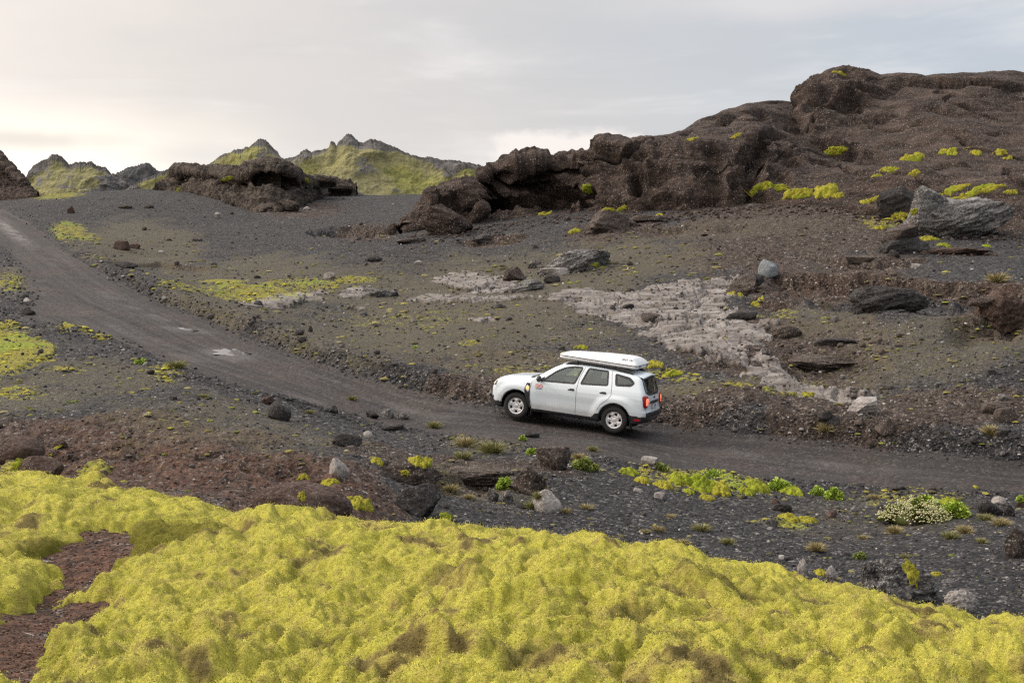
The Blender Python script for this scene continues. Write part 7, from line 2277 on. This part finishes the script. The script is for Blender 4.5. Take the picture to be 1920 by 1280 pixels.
# pressed wheel with five slots
na, nr_ = 150, 26
rads = np.linspace(0.0, 0.222, nr_)
A_, R2 = np.meshgrid(np.linspace(0, 2 * math.pi, na + 1)[:-1], rads)
ph = np.mod(A_ * 5 / (2 * math.pi) + 0.5, 1) - 0.5
dep = np.interp(R2, [0, 0.04, 0.052, 0.065, 0.10, 0.15, 0.175, 0.19, 0.205, 0.214, 0.222], [0.072, 0.070, 0.058, 0.050, 0.066, 0.074, 0.070, 0.064, 0.080, 0.088, 0.078])
slot = (np.abs(ph) * (R2 / 0.15) < 0.205) & (R2 > 0.108) & (R2 < 0.182)
near_slot = smooth(0.36, 0.24, np.abs(ph) * (R2 / 0.15)) * smooth(0.085, 0.105, R2) * smooth(0.20, 0.185, R2)
dep = dep - 0.016 * near_slot
bolts = np.zeros_like(dep)
for k_ in range(5):
    ba = k_ * 2 * math.pi / 5 + math.pi / 5
    bx_ = R2 * np.cos(A_) - 0.05 * math.cos(ba); bz_ = R2 * np.sin(A_) - 0.05 * math.sin(ba)
    bolts = np.maximum(bolts, smooth(0.012, 0.006, np.hypot(bx_, bz_)))
dep = dep - 0.006 * bolts
RV = np.stack([R2 * np.cos(A_), dep, R2 * np.sin(A_)], -1).reshape(-1, 3)
RF = np.array([(r_ * na + a_, (r_ + 1) * na + a_, (r_ + 1) * na + (a_ + 1) % na, r_ * na + (a_ + 1) % na) for r_ in range(nr_ - 1) for a_ in range(na)])
sl = slot.ravel()[RF].sum(1) >= 3
DV, DF = lathe([(0.001, 0.02), (0.216, 0.02), (0.216, -0.06), (0.001, -0.06)], 40)
BV, BF = lathe([(0.215, 0.088), (0.206, 0.06), (0.2, 0.02)], 48)
for xw in (WB, -WB):
    for s_ in (1, -1):
        wh = bpy.data.objects.new('wheel', None); COL.objects.link(wh); wh.parent = CAR
        wh.location = (xw, 0.775 * s_, WR - 0.008); wh.rotation_euler = (0, 0.35 if xw > 0 else 0.7, math.pi if s_ < 0 else 0)
        mesh_np('tyre', TV, TF, M_RUB, True, parent=wh)
        v_, f_, _ = compact(RV, RF[~sl])
        mesh_np('rim', np.concatenate([v_, BV]), np.concatenate([f_, BF + len(v_)]), M_RIM, True, parent=wh)
        mesh_np('dark_backing_disc', DV, DF, M_HOLE, True, parent=wh)  # near-black backing disc, paints the dark seen through the wheel slots

# cross bars carrying the box
for xb in (-0.15, -1.15):
    zb_ = float(top_z(np.array([xb]), np.array([0.575]))[0]) + 0.085
    box_part('cross_bar', (xb, 0, zb_), (0.07, 1.24, 0.03), M_PLAST, CAR, 0.012)

# place the car on the road
fw = Vector(CAR_FRONT - CAR_REAR).normalized()
lf = Vector((_car_left[0], _car_left[1], 0)); lf = (lf - fw * lf.dot(fw)).normalized()
upv = fw.cross(lf)
mid = Vector((CAR_FRONT + CAR_REAR) / 2) - lf * 0.80
gz_ = []
M4 = Matrix((fw, lf, upv)).transposed().to_4x4(); M4.translation = mid
for xw in (WB, -WB):
    for s_ in (1, -1):
        p = M4 @ Vector((xw, 0.78 * s_, 0)); gz_.append(float(ground_z(p.x, p.y)) - p.z)
M4.translation = mid + Vector((0, 0, float(np.mean(gz_)) - 0.004))
CAR.matrix_world = M4

# ---------------------------------------------------------------- the box on the roof (hard shell, wedge ended)
BOX = bpy.data.objects.new('roof_box', None); COL.objects.link(BOX)
tag(BOX, 'white hard shell roof box on top of the white car', 'roof box')
BX0, BX1, BW = -1.74, 0.42, 0.64


def box_f(x, y, z, part):
    # plan outline: rounded corners, slightly narrower nose
    hw = BW - 0.05 * smooth(-0.2, 0.42, x)
    f = sm_max(np.abs(y) - hw, x - BX1 + 0.03 * (y / BW) ** 2, 0.14)
    f = sm_max(f, BX0 - x, 0.10)
    zt = pw(x, [(-1.78, 0.15), (-1.70, 0.205), (-1.55, 0.255), (-1.3, 0.272), (-0.7, 0.245), (0.1, 0.178), (0.34, 0.15), (0.43, 0.125)])
    sl_ = np.clip((z - 0.09) / 0.2, 0, 1)
    f2 = f + 0.22 * sl_ ** 1.3                       # lid sides lean inward
    f2 = sm_max(f2, z - zt + 0.02 * (y / BW) ** 2, 0.05)
    base = np.maximum(sm_max(f + 0.012, 0.0 - z, 0.05), z - 0.072)
    lid = np.maximum(f2, 0.084 - z)
    seam = np.maximum(np.maximum(f + 0.026, 0.066 - z), z - 0.09)
    return {'base': base, 'lid': lid, 'seam': seam}[part]


for pt, nm, mt in (('base', 'box_tray', M_GEL), ('lid', 'box_lid', M_GEL), ('seam', 'box_seal', M_PLASTG)):
    v_, f_ = surface_nets(lambda x, y, z: box_f(x, y, z, pt), (-1.85, -0.75, -0.06), (0.55, 0.75, 0.40), 0.02)
    c_ = v_[f_].mean(1); n_ = np.cross(v_[f_[:, 1]] - v_[f_[:, 0]], v_[f_[:, 2]] - v_[f_[:, 0]])
    n_ /= np.linalg.norm(n_, axis=1, keepdims=True) + 1e-12
    if np.mean(box_f(*(c_ + n_ * .01).T, pt) > box_f(*(c_ - n_ * .01).T, pt)) < 0.5: f_ = f_[:, ::-1]
    PART['box_' + pt] = mesh_np(nm, v_, f_, mt, True, parent=BOX)
# latches on the rear edge and the side lettering
for yl in (0.36, -0.36):
    box_part('latch', (BX0 - 0.006, yl, 0.072), (0.02, 0.05, 0.07), M_PLASTG, BOX, 0.006)
def lid_y(x, z):
    lo, hi = 0.2, 0.9
    for _ in range(30):
        m = 0.5 * (lo + hi)
        if box_f(np.array([x]), np.array([m]), np.array([z]), 'lid')[0] < 0: lo = m
        else: hi = m
    return lo
xa, za = -1.43, 0.205
ya = lid_y(xa, za); yb_ = lid_y(xa, za + 0.03); yc = lid_y(xa + 0.05, za)
ex = Vector((-0.05, ya - yc, 0)).normalized(); ez = Vector((0, yb_ - ya, 0.03)).normalized(); nn = ex.cross(ez).normalized()
if nn.y < 0: nn = -nn
mm = Matrix((ex, ez, nn)).transposed().to_4x4(); mm.translation = Vector((xa, ya, za)) + nn * 0.006
text_obj('lettering', 'GO W', 0.10, M_INK, PART['box_lid'], mm, shear=0.3)
zrail = float(top_z(np.array([-0.15]), np.array([0.575]))[0]) + 0.102
zrail2 = float(top_z(np.array([-1.15]), np.array([0.575]))[0]) + 0.102
tilt = math.atan2(zrail - zrail2, 1.0)
BL = Matrix.Translation((-0.15, 0, zrail)) @ Matrix.Rotation(-tilt, 4, 'Y') @ Matrix.Translation((0.15, 0, 0))
BOX.matrix_world = M4 @ BL
